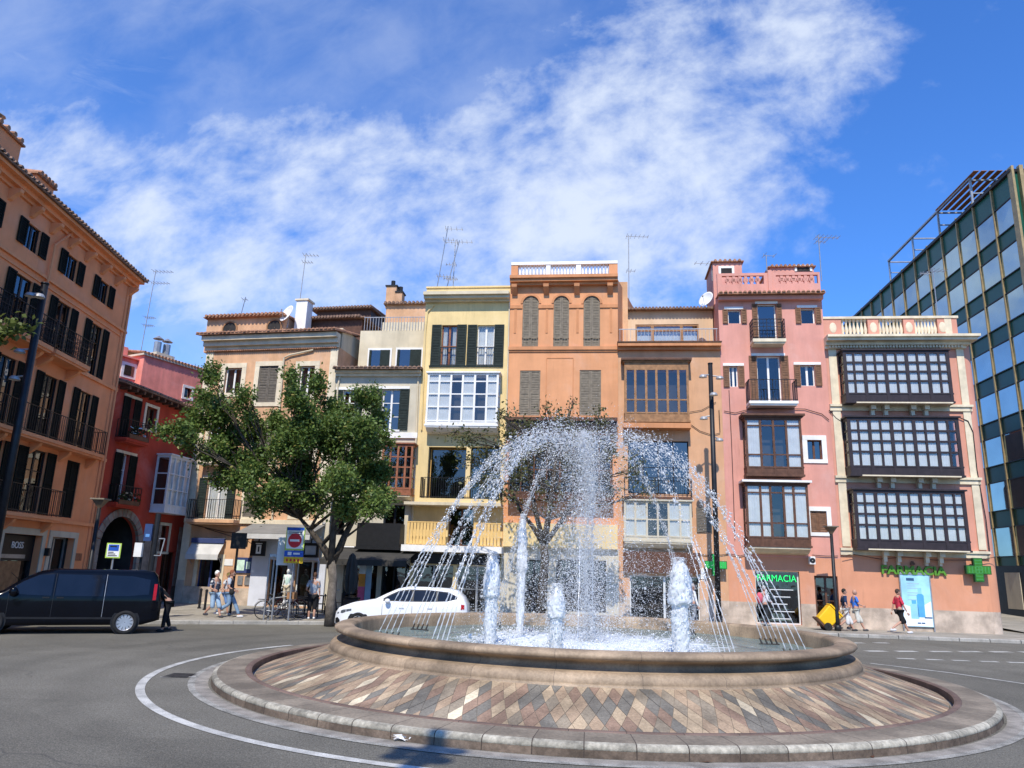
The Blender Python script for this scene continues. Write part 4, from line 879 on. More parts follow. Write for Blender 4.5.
M['awn_grey'] = mat('awn_grey', (.20, .195, .18), .9, .1, 2, bump=.1); M['awn_dark'] = mat('awn_dark', (.05, .047, .042), .9, .15, 2, bump=.1); M['awn_blue'] = mat('awn_blue', (.04, .06, .16), .9, .1, 2, bump=.1)
awning('dark brown awning over the café front behind the white car', ch, (336, 549, 418, 570), 2.2, .55, 'awn_dark', 'awn_dark')

# ================= peach house on the left of the row
d = ray(188, 500); k = d[0] / d[1]; s_ = -.21; yL = (pCP.y - s_ * pCP.x) / (1 - s_ * k); pPL = Vector((k * yL, yL, 0))
pe = House('peach_house', 'weathered peach house with a tiled eave behind the left half of the leafy tree', pPL, pCP, 0, 9, M['peach'])
h = pe; zt = h.uz(270, 349)[1]; L = h.L; h.H = zt
ze = h.uz(270, 336)[1]
h.band_(zt - .05, ze - zt, .55, 'cream', -.1, L + .05, 'eave', [(0, .3, .25), (.3, .65, .6), (.65, 1, 1)])
h.tiles(ze + .05, .75, 'tile', -.35, L + .1, depth=2.6, rise=.25)
q = MB(); x = 0
for i in range(60): q.tube([(L * (i + .2) / 60, -.02, zt - .06), (L * (i + .2) / 60, -.16, zt - .04)], .055, 6)
q.build('eave_tiles', M['tile'], h.root)
h.part('quoin', 'cream', (-.02, .42, -.04, -.001, .3, zt - .06)); h.part('quoin', 'cream', (L - .42, L, -.04, -.001, 3., zt - .06))
ub0, ub1 = h.uz(207, 325, -2.6)[0], h.uz(285, 325, -2.6)[0]; za = h.uz(245, 318, -2.6)[1]
q = MB(); q.box(ub0, ub1, 2.6, 7, ze, za); at = q.build('attic', M['peach'], h.root)
for px, py in ((229.5, 329), (274, 327)):
    u, z = h.uz(px, py, -2.55); q = MB(); q.lathe([(.02, 0), (.42, 0), (.42, -.02), (.02, -.02)], n=20); q.v = [(u + x, 2.585 - zz_, z + y) for x, y, zz_ in q.v]; q.build('round_window', M['room'], at, fix=True)
    q = MB(); q.lathe([(.42, 0), (.5, 0), (.5, .06), (.42, .06)], n=20, close=True); q.v = [(u + x, 2.598 - zz_, z + y) for x, y, zz_ in q.v]; q.build('round_frame', M['tan_wood'], at, fix=True)
q = MB(); q.box(ub0 - .1, ub1 + .1, 2.3, 7, za, za + .06); k = int((ub1 - ub0) / .24)
for i in range(k): x = ub0 + (ub1 - ub0) * (i + .5) / k; q.tube([(x, 2.2, za + .1), (x, 7, za + .5)], .085, 6)
q.build('roof', M['tile'], at)
u0, u1, z0, z1 = h.rect((295.5, 300.5, 306.5, 326), -3); q = MB(); q.box(u0, u1, 3, 3.7, ze, z1); cq = q.build('chimney', M['white'], h.root); q = MB(); q.box(u0 - .08, u1 + .08, 2.92, 3.78, z1, z1 + .1); q.build('chimney_cap', M['cream'], cq)
# roofs behind, between peach and cream
q = MB(); ra, rb_ = h.uz(308, 325, -4)[0], h.uz(362, 325, -4)[0]; z5 = h.uz(335, 320, -4)[1]; q.box(ra, rb_, 4, 8.5, ze, z5); rbk = q.build('rear_block', M['brown'], h.root)
q = MB(); q.box(ra - .2, rb_ + .3, 3.7, 8.5, z5, z5 + .07)
for i in range(18): x = ra + (rb_ - ra) * (i + .5) / 18; q.tube([(x, 3.6, z5 + .1), (x, 8.5, z5 + .45)], .085, 6)
q.build('roof', M['tile_dark'], rbk)
q = MB(); z6 = h.uz(345, 310.5, -6)[1]; ra2, rb2 = h.uz(313, 312, -6)[0], h.uz(374, 312, -6)[0]; q.box(ra2 + .3, rb2 - .2, 6, 8.6, z5, z6); rb3 = q.build('rear_block', M['brown'], h.root)
q = MB(); q.box(ra2, rb2, 5.7, 8.6, z6, z6 + .07)
for i in range(20): x = ra2 + (rb2 - ra2) * (i + .5) / 20; q.tube([(x, 5.6, z6 + .1), (x, 8.6, z6 + .3)], .085, 6)
q.build('roof', M['tile_dark'], rb3)
q = MB(); q.box(L - .35, L - .002, .3, 5, zt, h.uz(345, 331, -.8)[1]); q.build('party_wall', M['creamwall'], h.root)
for r in ((224.5, 368, 241, 393), (299, 366, 314, 395)): h.win(r, bars=(1, 0), frame='white', surround=('cream', .26), curtain=.3, g='dglass')
h.win((258, 366, 277, 402.5), shut='closed', shm='grey_sh', frame='grey_sh', surround=('cream', .26))
h.win((255, 427, 274, 462), shut='closed', shm='grey_sh', frame='grey_sh', surround=('cream', .24)); h.win((298, 427, 314, 462), shut='closed', shm='grey_sh', frame='grey_sh', surround=('cream', .24))
h.win((208, 425, 222, 458), bars=(1, 1), frame='white', g='dglass', surround=('cream', .2)); h.balcony(h.uz(201, 450, .4)[0], h.uz(226, 450, .4)[0], h.uz(213, 461, .4)[1], .6, .14, 'cream', .95)
h.win((206, 478, 227, 519), bars=(1, 0), frame='white', shut='open', shm='green_sh', sw=.45, curtain=True, surround=None, lintel=('cream', .3, .3))
h.balcony(h.uz(189.5, 510, .5)[0], h.uz(237, 510, .5)[0], h.uz(213, 519.5, .5)[1], .7, .16, 'peach', 1.0)
h.win((244, 490, 259.5, 517), shut='closed', shm='grey_sh', frame='grey_sh', surround=('cream', .16)); h.win((292, 490, 308, 517), shut='closed', shm='grey_sh', frame='grey_sh', surround=('cream', .16))
h.band_(h.uz(262, 524)[1], .22, .12, 'cream', 0, L, 'string_course')
u0, u1, z0, z1 = h.rect((196, 558, 219, 602)); h.win(uz=(u0, u1, .2, z1), name='house_door', bars=(1, 0), frame='awn_blue', g='sglass', surround=('cream', .2), nich=2.5)
sx0, sx1 = h.uz(251, 580)[0], h.L - .05; zs = h.uz(290, 536)[1]
q = MB(); dz1 = h.uz(290, 560)[1]
bx = [h.uz(x, 585)[0] for x in (268, 287, 303, 327)]
q.box(sx0, bx[0], -.12, -.003, .13, zs); q.box(bx[1], bx[1] + .35, -.12, -.003, .13, dz1); q.box(bx[3] - .1, sx1, -.12, -.003, .13, dz1); q.box(bx[0], sx1, -.12, -.003, dz1, zs)
q.build('shop_front', mat('shopfront_grey_white', (.58, .60, .66), .6, .06, 2, bump=.05), h.root)
h.win(uz=(bx[0], bx[1], .2, dz1 - .02), name='shop_door', bars=(0, 0), frame='metal_dark', g='sglass', nich=3.); h.win(uz=(bx[1] + .4, bx[3] - .12, .2, dz1 - .02), name='shop_window', bars=(1, 0), frame='aluminium', g='sglass', nich=3.)
u0, u1, z0, z1 = h.rect((235, 557.5, 252.5, 573), .06); q = MB(); q.box(u0, u1, -.08, -.002, z0, z1); nb = q.build('notice_board', M['awn_blue'], h.root); q = MB(); q.box(u0 + .12, (u0 + u1) / 2 + .05, -.09, -.081, z0 + .12, z1 - .12); q.box((u0 + u1) / 2 + .15, u1 - .12, -.09, -.081, z0 + .2, z1 - .2); q.build('notices', mat('paper_green', (.55, .72, .60), .7, .2, 8, bump=0), nb)
u0, u1, z0, z1 = h.rect((238, 576, 251, 585)); q = MB(); q.box(u0, u0 + .4 * (u1 - u0), -.06, -.002, z0, z1); q.box(u0 + .55 * (u1 - u0), u1, -.06, -.002, z0, z1); q.build('meter_boxes', M['metal_grey'], h.root)
q = MB(); q.box(.43, sx0 - .02, -.05, -.0015, .13, h.uz(240, 588)[1]); q.box(-.02, .42, -.07, -.0415, .13, h.uz(190, 580)[1]); q.build('plinth', M['plinth'], h.root)
u0, u1, z0, z1 = h.rect((235, 533, 248, 546), .03); q = MB(); q.box(u0, u1, -.05, -.002, z0, z1); q.build('wall_plate', M['metal_dark'], h.root)
u0, u1, z0, z1 = h.rect((221.5, 559, 233, 565.5), .02); q = MB(); q.box(u0, u1, -.03, -.002, z0, z1); q.build('name_plate', M['white'], h.root)
cable(h, [(341 - 28, 346), (313, 350), (290, 355), (284, 358), (280, 400), (277, 450), (272, 520)], .1, .05, 'drainpipe', 'creamwall'); cable(h, [(190, 524), (225, 532), (262, 534), (300, 530)], .1, .02); cable(h, [(205, 528), (240, 539), (275, 527)], .12, .02)
h.finish()
awning('white awning with a navy blue top over the dark doorway of the peach house', pe, (193, 540, 225, 556), .55, .72, 'awn_white', 'awn_white')
awning('wide grey awning with a pale edge over the clothes shop', pe, (253, 524, 325, 540), 1.6, .55, 'awn_grey', 'awn_white')
bw = pe.rect((192.5, 539.3, 225.5, 543), .1); q = MB(); q.box(bw[0], bw[1], -.22, -.11, bw[2], bw[3] + .05)
q.build('awning_box', M['awn_blue'], pe.root)
def hang_sign(label, r, out, glyph):
    u0, u1, z0, z1 = pe.rect(r, out); P = pe.A + pe.u * u0 + pe.n * out
    o = empty('shop_sign', P, pe.rz, label, 'shop sign'); W = u1 - u0
    if glyph:
        q = MB(); q.box(0, W, -.06, .06, z0, z1); q.build('panel', M['black'], o, bevel=.02)
        q = MB(); cx_, cz_ = W * .58, z0 + (z1 - z0) * .45; a, b = W * .17, (z1 - z0) * .30
        q.box(cx_ - a, cx_ + a, -.075, -.061, cz_ + b - .09, cz_ + b); q.box(cx_ - a, cx_ + a, -.075, -.061, cz_ - b, cz_ - b + .09); q.box(cx_ - a, cx_ - a + .09, -.075, -.061, cz_ - b + .09, cz_ + b - .09); q.box(cx_ + a - .09, cx_ + a, -.075, -.061, cz_ - b + .09, cz_ + b - .09)
        q.box(W * .35, W * .8, -.075, -.061, z1 - .14, z1 - .10); q.build('symbol', M['white'], o)
    else:
        q = MB(); t_ = .13; q.box(0, W, -.06, .06, z0, z0 + t_); q.box(0, W, -.06, .06, z1 - t_, z1); q.box(0, t_, -.06, .06, z0 + t_, z1 - t_); q.box(W - t_, W, -.06, .06, z0 + t_, z1 - t_); q.build('outline', M['black'], o)
        q = MB(); q.box(t_, W - t_, -.02, .02, z0 + t_, z1 - t_); q.build('panel', mat('sign_grey', (.45, .45, .46), .6, .1, 3, bump=0), o)
    q = MB(); q.bar((W * .5, 0, z1), (W * .5, 0, z1 + .2), .04); q.bar((W * .5, 0, z1 + .2), (W * .5, out, z1 + .2), .04); q.build('bracket', M['metal_dark'], o)
hang_sign('black square shop sign with a white upright ring on the clothes shop', (251, 541, 265.5, 556), .7, True)
hang_sign('square shop sign with a thick black outline over the clothes shop window', (302.5, 543, 319, 557.5), .35, False)

# ================= terracotta block on the left, seen along its front
lo = House('terracotta_building', 'tall terracotta block on the left with rows of black green shutters and a bracketed eave', (-18.2 + .047 * 18, 16), (-18.2, 34), 15.0, 10, M['leftorange'], 'apartment block')
h = lo; L = h.L
def lu(Y): return (Y - 16) / math.cos(math.atan(.047))
h.bands = []
h.tiles(15.12, .62, 'tile_dark', -.2, L + .18, depth=4, rise=.3, pitch=.26)
h.band_(14.62, .42, .5, 'leftorange_trim', 0, L + .08, 'eave', [(0, .3, .2), (.3, .7, .55), (.7, 1, 1)])
for z, hh in ((12.40, .12), (9.62, .16), (6.38, .14), (3.50, .14)): h.band_(z, hh, .10, 'leftorange_trim', 0, L, 'string_course')
h.band_(12.15, .05, .05, 'leftorange_trim', 0, L, 'string_course')
q = MB(); q.box(L - .45, L, -.05, -.0012, .3, 14.6); q.build('quoins', M['leftorange_trim'], h.root)
i = 0
while 17.4 + i * 1.36 < 34.4:
    u = lu(17.4 + i * 1.36); i += 1; q = MB(); q.prism([(0, 14.61), (-.42, 14.61), (-.40, 14.50), (-.22, 14.36), (-.10, 14.22), (0, 14.18)], u - .10, u + .10); q.v = [(y, x, z) for x, y, z in q.v]; q.build('bracket', M['leftorange_trim'], h.root, fix=True)
for Y in (17.5, 20.3, 23.1, 25.9, 28.7, 31.45):
    u = lu(Y); kw = dict(shut='open', shm='black_sh', g='dglass', dp=.07, fw=.04)
    h.win(uz=(u - .44, u + .44, 13.05, 14.0), bars=(1, 0), frame='metal_dark', sw=.48, **kw)
    h.win(uz=(u - .54, u + .54, 9.8, 12.0), bars=(1, 2), frame='metal_dark', sw=.48, **kw)
    h.win(uz=(u - .54, u + .54, 6.6, 9.0), bars=(1, 2), frame='metal_dark', sw=.48, curtain=.2 if int(Y * 7) % 2 else False, **kw)
    if Y == 31.45: h.win(uz=(u - .52, u + .52, 3.75, 6.05), shut='closed', shm='black_sh', frame='black_sh')
    else: h.win(uz=(u - .66, u + .66, 3.75, 6.1), bars=(1, 2), frame='metal_dark', sw=.60, shut='open', shm='black_sh', g='dglass', dp=.07)
    if Y != 31.45:
        h.balcony(u - 1.3, u + 1.3, 9.75, .75, .16, 'leftorange_trim', 1.0, brk=2, style='scroll', gap=.16)
h.balcony(lu(17), lu(32.7), 6.5, .6, .13, 'leftorange_trim', 1.0, brk=8, gap=.14); h.balcony(lu(17), lu(30.1), 3.66, .6, .13, 'leftorange_trim', 1.0, brk=6, gap=.14)
for (a, b, zt_, kind) in ((27.55, 30.05, 2.95, 'shop'), (30.75, 32.5, 2.95, 'door'), (23.0, 25.6, 2.95, 'shop')):
    w_ = h.win(uz=(lu(a), lu(b), .2, zt_), name='shop_door' if kind == 'shop' else 'house_door', frame='metal_dark' if kind == 'shop' else 'metal_grey', bars=(1, 0), g='dglass' if kind == 'shop' else 'sglass', dp=.35, surround=('creamlow', .24))
    if a == 27.55:
        q = MB(); q.box(lu(a) + .06, lu(b) - .06, .26, .33, 2.0, 2.9); q.build('sign_panel', M['black'], w_)
        text_mesh('lettering', 'BOSS', .34, M['white'], w_, (lu(28.95), .25, 2.55)); q = MB(); q.box(lu(a) + .3, lu(b) - .5, .245, .258, 2.08, 2.22); q.build('sign_line', M['metal_grey'], w_)
        q = MB(); q.box(lu(a) + .3, lu(b) - .7, .24, .34, .25, 1.98); q.build('wood_door', M['tan_wood'], w_)
q = MB(); q.box(lu(32.6), lu(33.3), -.03, -.002, 2.05, 2.35); q.build('wall_plaque', M['red_wood'], h.root)
q = MB(); q.box(lu(30.3), lu(30.42), -.2, -.002, 2.2, 2.5); q.build('wall_lamp', M['black'], h.root)
cable(h, [(74, 232), (55, 245), (52, 262), (47, 285)], .12, .05, 'drainpipe', 'leftorange_trim')
q = MB(); q.tube([(L - .2, -.1, 14.6), (L - .2, -.1, .3)], .05, 8); q.build('drainpipe', M['leftorange_trim'], h.root)
for Y, a, b, zt_ in ((25.6, 2.2, 1.4, 17.7), (28.6, 1.3, 1.1, 17.2)):
    q = MB(); u = lu(Y); q.box(u - a / 2, u + a / 2, 1.6, 1.6 + b, 15.2, zt_); c_ = q.build('chimney', M['leftorange'], h.root)
    q = MB(); q.box(u - a / 2 - .1, u + a / 2 + .1, 1.5, 1.7 + b, zt_, zt_ + .08)
    for i in range(5): x = u - a / 2 + a * (i + .5) / 5; q.tube([(x, 1.45, zt_ + .12), (x, 1.75 + b, zt_ + .22)], .11, 6)
    q.build('chimney_tiles', M['tile'], c_)
    if Y < 28: q = MB(); q.tube([(u + .2, 2.1, zt_ + .1), (u + .2, 2.1, zt_ + .75)], .13, 8); q.lathe([(.02, .9), (.28, .72), (.02, .72)], (u + .2, 2.1, zt_), 8); q.build('flue', M['metal_grey'], c_)
h.finish()

# ================= red house beyond it
d_ = Vector((.147, 1, 0)).normalized(); rA = Vector((-18.2, 34.02, 0)); rB = rA + d_ * 8.0
rh = House('red_house', 'dark red house with an arched gateway and flower balconies behind the black van', rA, rB, 10.0, 8, M['red'])
h = rh; L = h.L; h.bands = [(.9, M['rough_stone'])]
h.tiles(10.1, .55, 'tile_dark', -.1, L + .2, depth=4, rise=.3)
for i in range(14): q = MB(); u = .3 + i * .56; q.box(u - .06, u + .06, -.5, -.002, 9.82, 9.98); q.build('rafter', M['brown'], h.root)
w1 = h.rect((123, 398, 137, 436)); h.win(uz=(w1[0] + .35, w1[1] - .35, 7.7, 9.6), bars=(1, 1), frame='white', shut='open', shm='black_sh', sw=.5, lintel=('cream', .5, .5), curtain=.25)
h.balcony(w1[0] - .35, w1[1] + .35, 7.6, .6, .12, 'red', .85, gap=.12)
w2 = h.rect((145, 409, 156, 430)); h.win(uz=(w2[0], w2[1], 8.4, 9.5), bars=(1, 0), frame='brown', surround=('cream', .14), g='dglass'); w3 = h.rect((176, 428, 184, 443)); h.win(uz=(w3[0], w3[1], 8.2, 9.1), bars=(1, 0), frame='brown', surround=('cream', .12), g='dglass')
w4 = h.rect((113, 456, 130, 504)); h.win(uz=(w4[0] + .4, w4[1] - .3, 4.75, 6.95), bars=(1, 2), frame='white', shut='open', shm='black_sh', sw=.55, lintel=('cream', .5, .5), curtain=True)
h.balcony(w4[0] - .2, w4[1] + .35, 4.65, .5, .12, 'red', .8, gap=.12)
def flowers(hs, u0, u1, z, out, n=60):
    q = MB(); 
    for i in range(n):
        c = Vector((rnd.uniform(u0, u1), -out + rnd.uniform(-.12, .1), z + rnd.uniform(-.15, .25))); s_ = rnd.uniform(.05, .10); a = rnd.uniform(0, 6.28); e1 = Vector((math.cos(a), math.sin(a), rnd.uniform(-.6, .6))) * s_; e2 = Vector((-math.sin(a), math.cos(a), rnd.uniform(-.6, .6))) * s_
        q.add([c - e1, c - e2, c + e1, c + e2], [(0, 1, 2, 3)], 1 if i % 5 == 0 else 0)
    q.box(u0, u1, -out - .08, -out + .08, z - .35, z - .15, 2); return q.build('flower_box', [M['leaf_dark'], M['white'], M['brown']], hs.root)
M['leaf_dark'] = mat('leaf_dark', (.035, .075, .02), .6, .4, 3, bump=0, transl=.3)
flowers(h, w1[0] - .2, w1[1] + .2, 7.95, .55); flowers(h, w4[0] - .1, w4[1] + .2, 4.95, .45)
b4 = h.rect((164, 462, 186, 515), .6); h.bay(uz=(b4[0], min(b4[1], L - .1), 4.5, 7.3), dep=.75, cols=[0, .25, .5, .75, 1], rows=(0, .33, .66, 1), fm='aluminium', base=.35, top=.12, curtain=True, cw=.09)
au0, au1 = .45, 3.3; zc = 2.7; r_ = (au1 - au0) / 2; um = (au0 + au1) / 2
h.open.append((au0, au1, .15, zc + r_, .3, 3.0)); q = MB()
for sg in (-1, 1):
    P = [(um + sg * r_ * math.cos(R(a)), zc + r_ * math.sin(R(a))) for a in range(0, 91, 9)] + [(um + sg * r_, zc + r_ + .001)]
    q.prism(P if sg < 0 else P[::-1], -.002, .28)
ah = q.build('arch_head', M['red'], h.root, fix=True); q = MB()
for i in range(15):
    a, b = R(180 * i / 15 + .5), R(180 * (i + 1) / 15 - .5); q.add([(um + rr * math.cos(t_), y, zc + rr * math.sin(t_)) for rr in (r_ - .02, r_ + .33) for t_ in (a, b) for y in (-.06, .1)], [(0, 2, 6, 4), (4, 6, 7, 5), (0, 1, 3, 2), (1, 5, 7, 3)])
for i in range(7): z = .2 + i * .36; q.box(au0 - .31, au0 + .02, -.06, .1, z, z + .35); q.box(au1 - .02, au1 + .31, -.06, .1, z, z + .35)
q.build('arch_stones', M['rough_stone'], h.root)
q = MB(); q.box(au0, au1, 2.5, 2.9, .15, 3.2); q.build('gateway_wall', M['rough_stone'], h.root)
h.win(uz=(5.0, 5.7, 2.6, 3.9), bars=(1, 1), frame='brown', surround=('cream', .14), g='dglass'); h.win(uz=(5.4, 6.6, .2, 2.6), name='house_door', bars=(1, 0), frame='brown', g='dglass')
q = MB(); q.box(3.75, 4.98, -.04, -.002, .91, 3.9); q.box(6.62, L, -.04, -.002, .91, 3.9); q.build('stone_facing', M['rough_stone'], h.root)
h.finish()

# ================= raspberry house rising behind
d = ray(143, 366); k = d[0] / d[1]; hA = Vector((k * 45.5, 45.5, 0)); dd = Vector((.54, 1, 0)).normalized()
hh_ = House('raspberry_house', 'raspberry pink upper house rising behind the dark red house', hA, hA + dd * 6.4, 17, 7, M['rosehouse'])
h = hh_; z1 = h.uz(143.7, 355)[1]; h.H = z1; L = h.L
h.part('eave', 'creamlow', (-.15, L + .2, -.12, 6, z1, z1 + .12)); 
q = MB(); 
for i in range(28): u = -.1 + (L + .3) * i / 27; q.tube([(u, -.18, z1 + .17), (u, 5, z1 + 1.0)], .085, 6)
q.build('roof', M['tile'], h.root)
h.win((184, 388, 191.5, 398), bars=(0, 0), frame='brown', surround=('white', .16), g='dglass')
uc, zc_ = h.uz(167, 347, -2); q = MB(); q.box(uc - .7, uc + .7, 2, 3, z1, zc_ - .5); cc = q.build('chimney', M['creamlow'], h.root); q = MB()
for du in (-.35, .35): q.tube([(uc + du, 2.5, zc_ - .5), (uc + du, 2.5, zc_ + .3)], .24, 8); q.lathe([(.03, .75), (.36, .5), (.03, .45)], (uc + du, 2.5, zc_), 8)
q.build('chimney_pot', M['metal_grey'], cc)
u0, z0 = h.uz(128, 372, -1); _, zl = h.uz(132, 345, -1)
q = MB(); q.box(-5.5, -.005, .6, 6, 8, z1 - .3); lw = q.build('left_wing', M['rosehouse'], h.root); q = MB(); q.box(-5.6, -.01, .4, 6, z1 - .3, z1 - .2); q.box(-1.1, -.2, 1.4, 2.4, z1 - .2, z1 + .6); q.build('wing_coping', M['rosehouse'], lw)
u0, u1, z0, z1_ = h.rect((124, 365.5, 134, 376), -.55); q = MB(); q.box(u0 - .18, u1 + .18, .55, .598, z0 - .15, z1_ + .18); fw_ = q.build('wing_window', M['white'], lw); q = MB(); q.box(u0, u1, .53, .548, z0, z1_); q.build('pane', M['dglass'], fw_)
h.finish()

# ================= glass office block on the right
du = Vector((-.095, -1, 0)).normalized(); gB = Vector((29.72, 41.0, 0)); gA = gB - du * 29.5
M['green_panel'] = mat('green_glass_panel', (.014, .095, .068), .3, .15, .5, bump=0, spec=.25); M['office_glass'] = mat('office_glass', (.34, .45, .48), .03, .12, .25, bump=0, metal=.9, spec=1.0)
M['gold'] = mat('bronze_gold_mullion', (.37, .27, .13), .5, .15, 4, metal=.35, bump=0)
gb = House('glass_office_block', 'green and blue glass office block with gold mullions rising behind the rose corner building', gA, gB, 26.4, 24, M['green_panel'], 'office building')
h = gb; L = h.L; nb_ = 13; w_ = L / nb_; TOP = 26.6
h.part('base', 'metal_dark', (0, L, -.02, -.001, 0, 3.4)); h.part('ground_floor_panel', 'creamlow', (L - 6.2, L - 4.6, -.06, -.021, .9, 3.0)); h.part('ground_floor_panel', 'creamlow', (L - 3.4, L - 1.2, -.06, -.021, .9, 3.0))
fl = [24.9 - 2.75 * i for i in range(8)]
for i, z in enumerate(fl):
    for b in range(nb_):
        q = MB(); tl_ = rnd.uniform(-.012, .012); a0, a1 = b * w_ + .08, (b + 1) * w_ - .08
        q.add([(a0, -.045 - tl_, z - 1.68), (a1, -.045 + tl_, z - 1.68), (a1, -.045 + tl_ + rnd.uniform(-.01, .01), z), (a0, -.045 - tl_, z), (a0, -.003, z - 1.68), (a1, -.003, z - 1.68), (a1, -.003, z), (a0, -.003, z)], [(0, 1, 2, 3), (0, 4, 5, 1), (1, 5, 6, 2), (2, 6, 7, 3), (3, 7, 4, 0)])
        q.build('window_pane', M['office_glass'], h.root)
    q = MB(); q.box(0, L, -.10, -.002, z, z + .06); q.box(0, L, -.10, -.002, z - 1.74, z - 1.68); q.build('rail', M['metal_dark'], h.root)
for b in range(nb_ + 1):
    q = MB(); x = b * w_; ww = .055 if b < nb_ else .24; q.box(x - ww, x + ww, -.14, -.003, 3.4, TOP + .15); q.build('mullion', M['gold'], h.root)
h.part('roof_edge', 'metal_dark', (-.1, L + .1, -.2, 23, 26.41, TOP))
# the end face turned toward the square
for i, z in enumerate(fl):
    q = MB(); q.box(L + .003, L + .05, .3, 23.5, z - 1.68, z); q.build('window_pane', M['office_glass'], h.root)
for b in range(11): q = MB(); q.box(L + .004, L + .3, .28 + b * 2.3, .5 + b * 2.3, 3.4, TOP + .15); q.build('mullion', M['gold'], h.root)
h.finish()
pz = 28.75; q = MB(); us_ = [h.uz(x, y)[0] for x, y in ((886, 264), (909, 240), (934, 214), (966, 182))]
for u in us_: q.box(u - .06, u + .06, .2, .32, TOP, pz); q.box(u - .05, u + .05, .2, 5, pz - .1, pz); q.box(u - .05, u + .05, 4.9, 5.02, TOP, pz); q.box(u - .04, u + .04, .32, 4.9, TOP + 1.1, TOP + 1.18)
q.box(us_[0] - .1, us_[-1] + .1, .18, .34, pz, pz + .14); q.box(us_[0] - .1, us_[-1] + .1, 4.9, 5.04, pz, pz + .14); pg = q.build('pergola', M['metal_grey'], h.root)
q = MB()
for i in range(10): y = .1 + i * .5; q.box(us_[2], us_[3] + .9, y, y + .34, pz + .145, pz + .18)
q.build('pergola_slats', M['tan_wood'], pg)

# ------------------------------------------------------------------ roof-top things
def on(hs, px, py, out): u, z = hs.uz(px, py, out); P = hs.A + hs.u * u + hs.n * out; P.z = z; return P
def ant(label, hs, px, ybase, ytop, out, els, dirx=1, lean=0.):
    a = on(hs, px, ybase, out); b = on(hs, px, ytop, out); hgt = b.z - a.z + .5; a.z -= .5
    antenna(label, a, hgt, [(hgt * f_, l_, k_) for f_, l_, k_ in els], dirx, lean)
ant('tallest antenna with a forked top on the yellow roof', ye, 436, 288, 226, -3, [(.96, .9, 4), (.8, .5, 3), (.28, .7, 5)], 1, .5)
ant('leaning antenna mast on the yellow roof, second from the left', ye, 445, 288, 240, -3.4, [(.97, .8, 4), (.3, .5, 4)], 1, .7)
ant('shorter antenna with a grid low on its mast, rightmost on the yellow roof', ye, 453, 288, 240, -3.8, [(.95, .6, 3), (.55, .5, 4), (.3, .6, 6)], -1, 0)
ant('tall thin antenna behind the right edge of the orange roof', og, 629, 300, 235, -5, [(.98, 1.2, 6), (.5, .4, 3)], 1, 0)
ant('T-shaped antenna standing in the middle of the pink roof', pk_, 767, 272, 255, -2, [(.97, .5, 2)], 1, 0)
ant('antenna with one long arm at the right end of the pink roof', pk_, 821, 272, 235, -1.5, [(.95, 1.1, 6), (.85, .4, 3)], 1, 0)
ant('thin antenna with drooping arms behind the peach roof chimney', pe, 299, 305, 254, -5, [(.97, .8, 5), (.85, .5, 4)], 1, .1)
ant('bare short pole antenna on the peach attic roof', pe, 239, 318, 297, -4, [(.9, .15, 2)], 1, .25)
ant('lattice antenna with four aerials behind the terracotta block', hh_, 139, 360, 264, -1, [(.98, 1.1, 6), (.86, 1.0, 6), (.5, .5, 5), (.42, .5, 5)], 1, .2)
ant('small low antenna at the left end of the pink parapet', pk_, 712, 272, 262, -1.2, [(.9, .9, 4)], -1, 0)
ant('thin aerial in front of the glass block above the corner balustrade', fb, 938, 318, 268, -3, [(.95, .7, 4), (.9, -.6, 4)], 1, 0)
P = on(pk_, 707, 300, .1); dish('white satellite dish on the left edge of the pink house', P - Vector((0, 0, .3)), .42, (-.75, -.6, .35), .3)
P = on(pe, 288, 318, -2.5); dish('white satellite dish beside the white chimney on the peach roof', P - Vector((0, 0, .6)), .55, (-.6, -.7, .35), .8)

# ------------------------------------------------------------------ fountain
ft_ = empty('fountain', (FX, FY, 0), 0, 'round stone fountain with a diamond mosaic slope in the middle of the roundabout', 'fountain')
M['kerb_brown'] = mat('brown_kerb_stone', (.215, .178, .132), .75, .28, 1.2, bump=.3, bscale=22, fine=.15, joints=stone_joint(76, .012))
M['kerb_pale'] = mat('worn_kerb_stone', (.32, .292, .23), .8, .45, 1.8, bump=.5, bscale=18, fine=.18, joints=stone_joint(76, .016))
M['basin_stone'] = mat('basin_stone', (.325, .238, .155), .62, .28, 1.3, streak=.34, bump=.2, bscale=26, fine=.1, joints=stone_joint(26, .0028, .7))
RK = 7.69
M['kerb_foot'] = mat('dirty_kerb_foot', (.125, .092, .066), .9, .35, 2.2, bump=.6, bscale=18, fine=.2, joints=stone_joint(76, .016))
q = MB(); q.lathe([(RK, -.02), (RK - .012, .088)], n=180); q.build('kerb_foot', M['kerb_foot'], ft_, smooth=True)
q = MB(); q.lathe([(RK - .012, .088), (RK - .005, .10), (RK - .015, .135), (RK - .045, .158), (RK - .09, .168)], n=180); q.build('kerb_edge', M['kerb_pale'], ft_, smooth=True)
q = MB(); q.lathe([(RK - .09, .168), (RK - .14, .174), (7.10, .180)], n=180); q.build('kerb_top', M['kerb_brown'], ft_, smooth=True)
q = MB(); q.lathe([(7.10, .1799), (7.09, .194), (7.02, .196), (6.98, .18), (6.98, -.02)], n=180); q.build('inner_lip', mat('lip_stone', (.15, .10, .078), .7, .25, 2, bump=.2, joints=stone_joint(60, .01)), ft_)
q = MB(); q.lathe([(6.98, .04), (6.80, .04)], n=120); q.build('trough', M['gutter'], ft_)
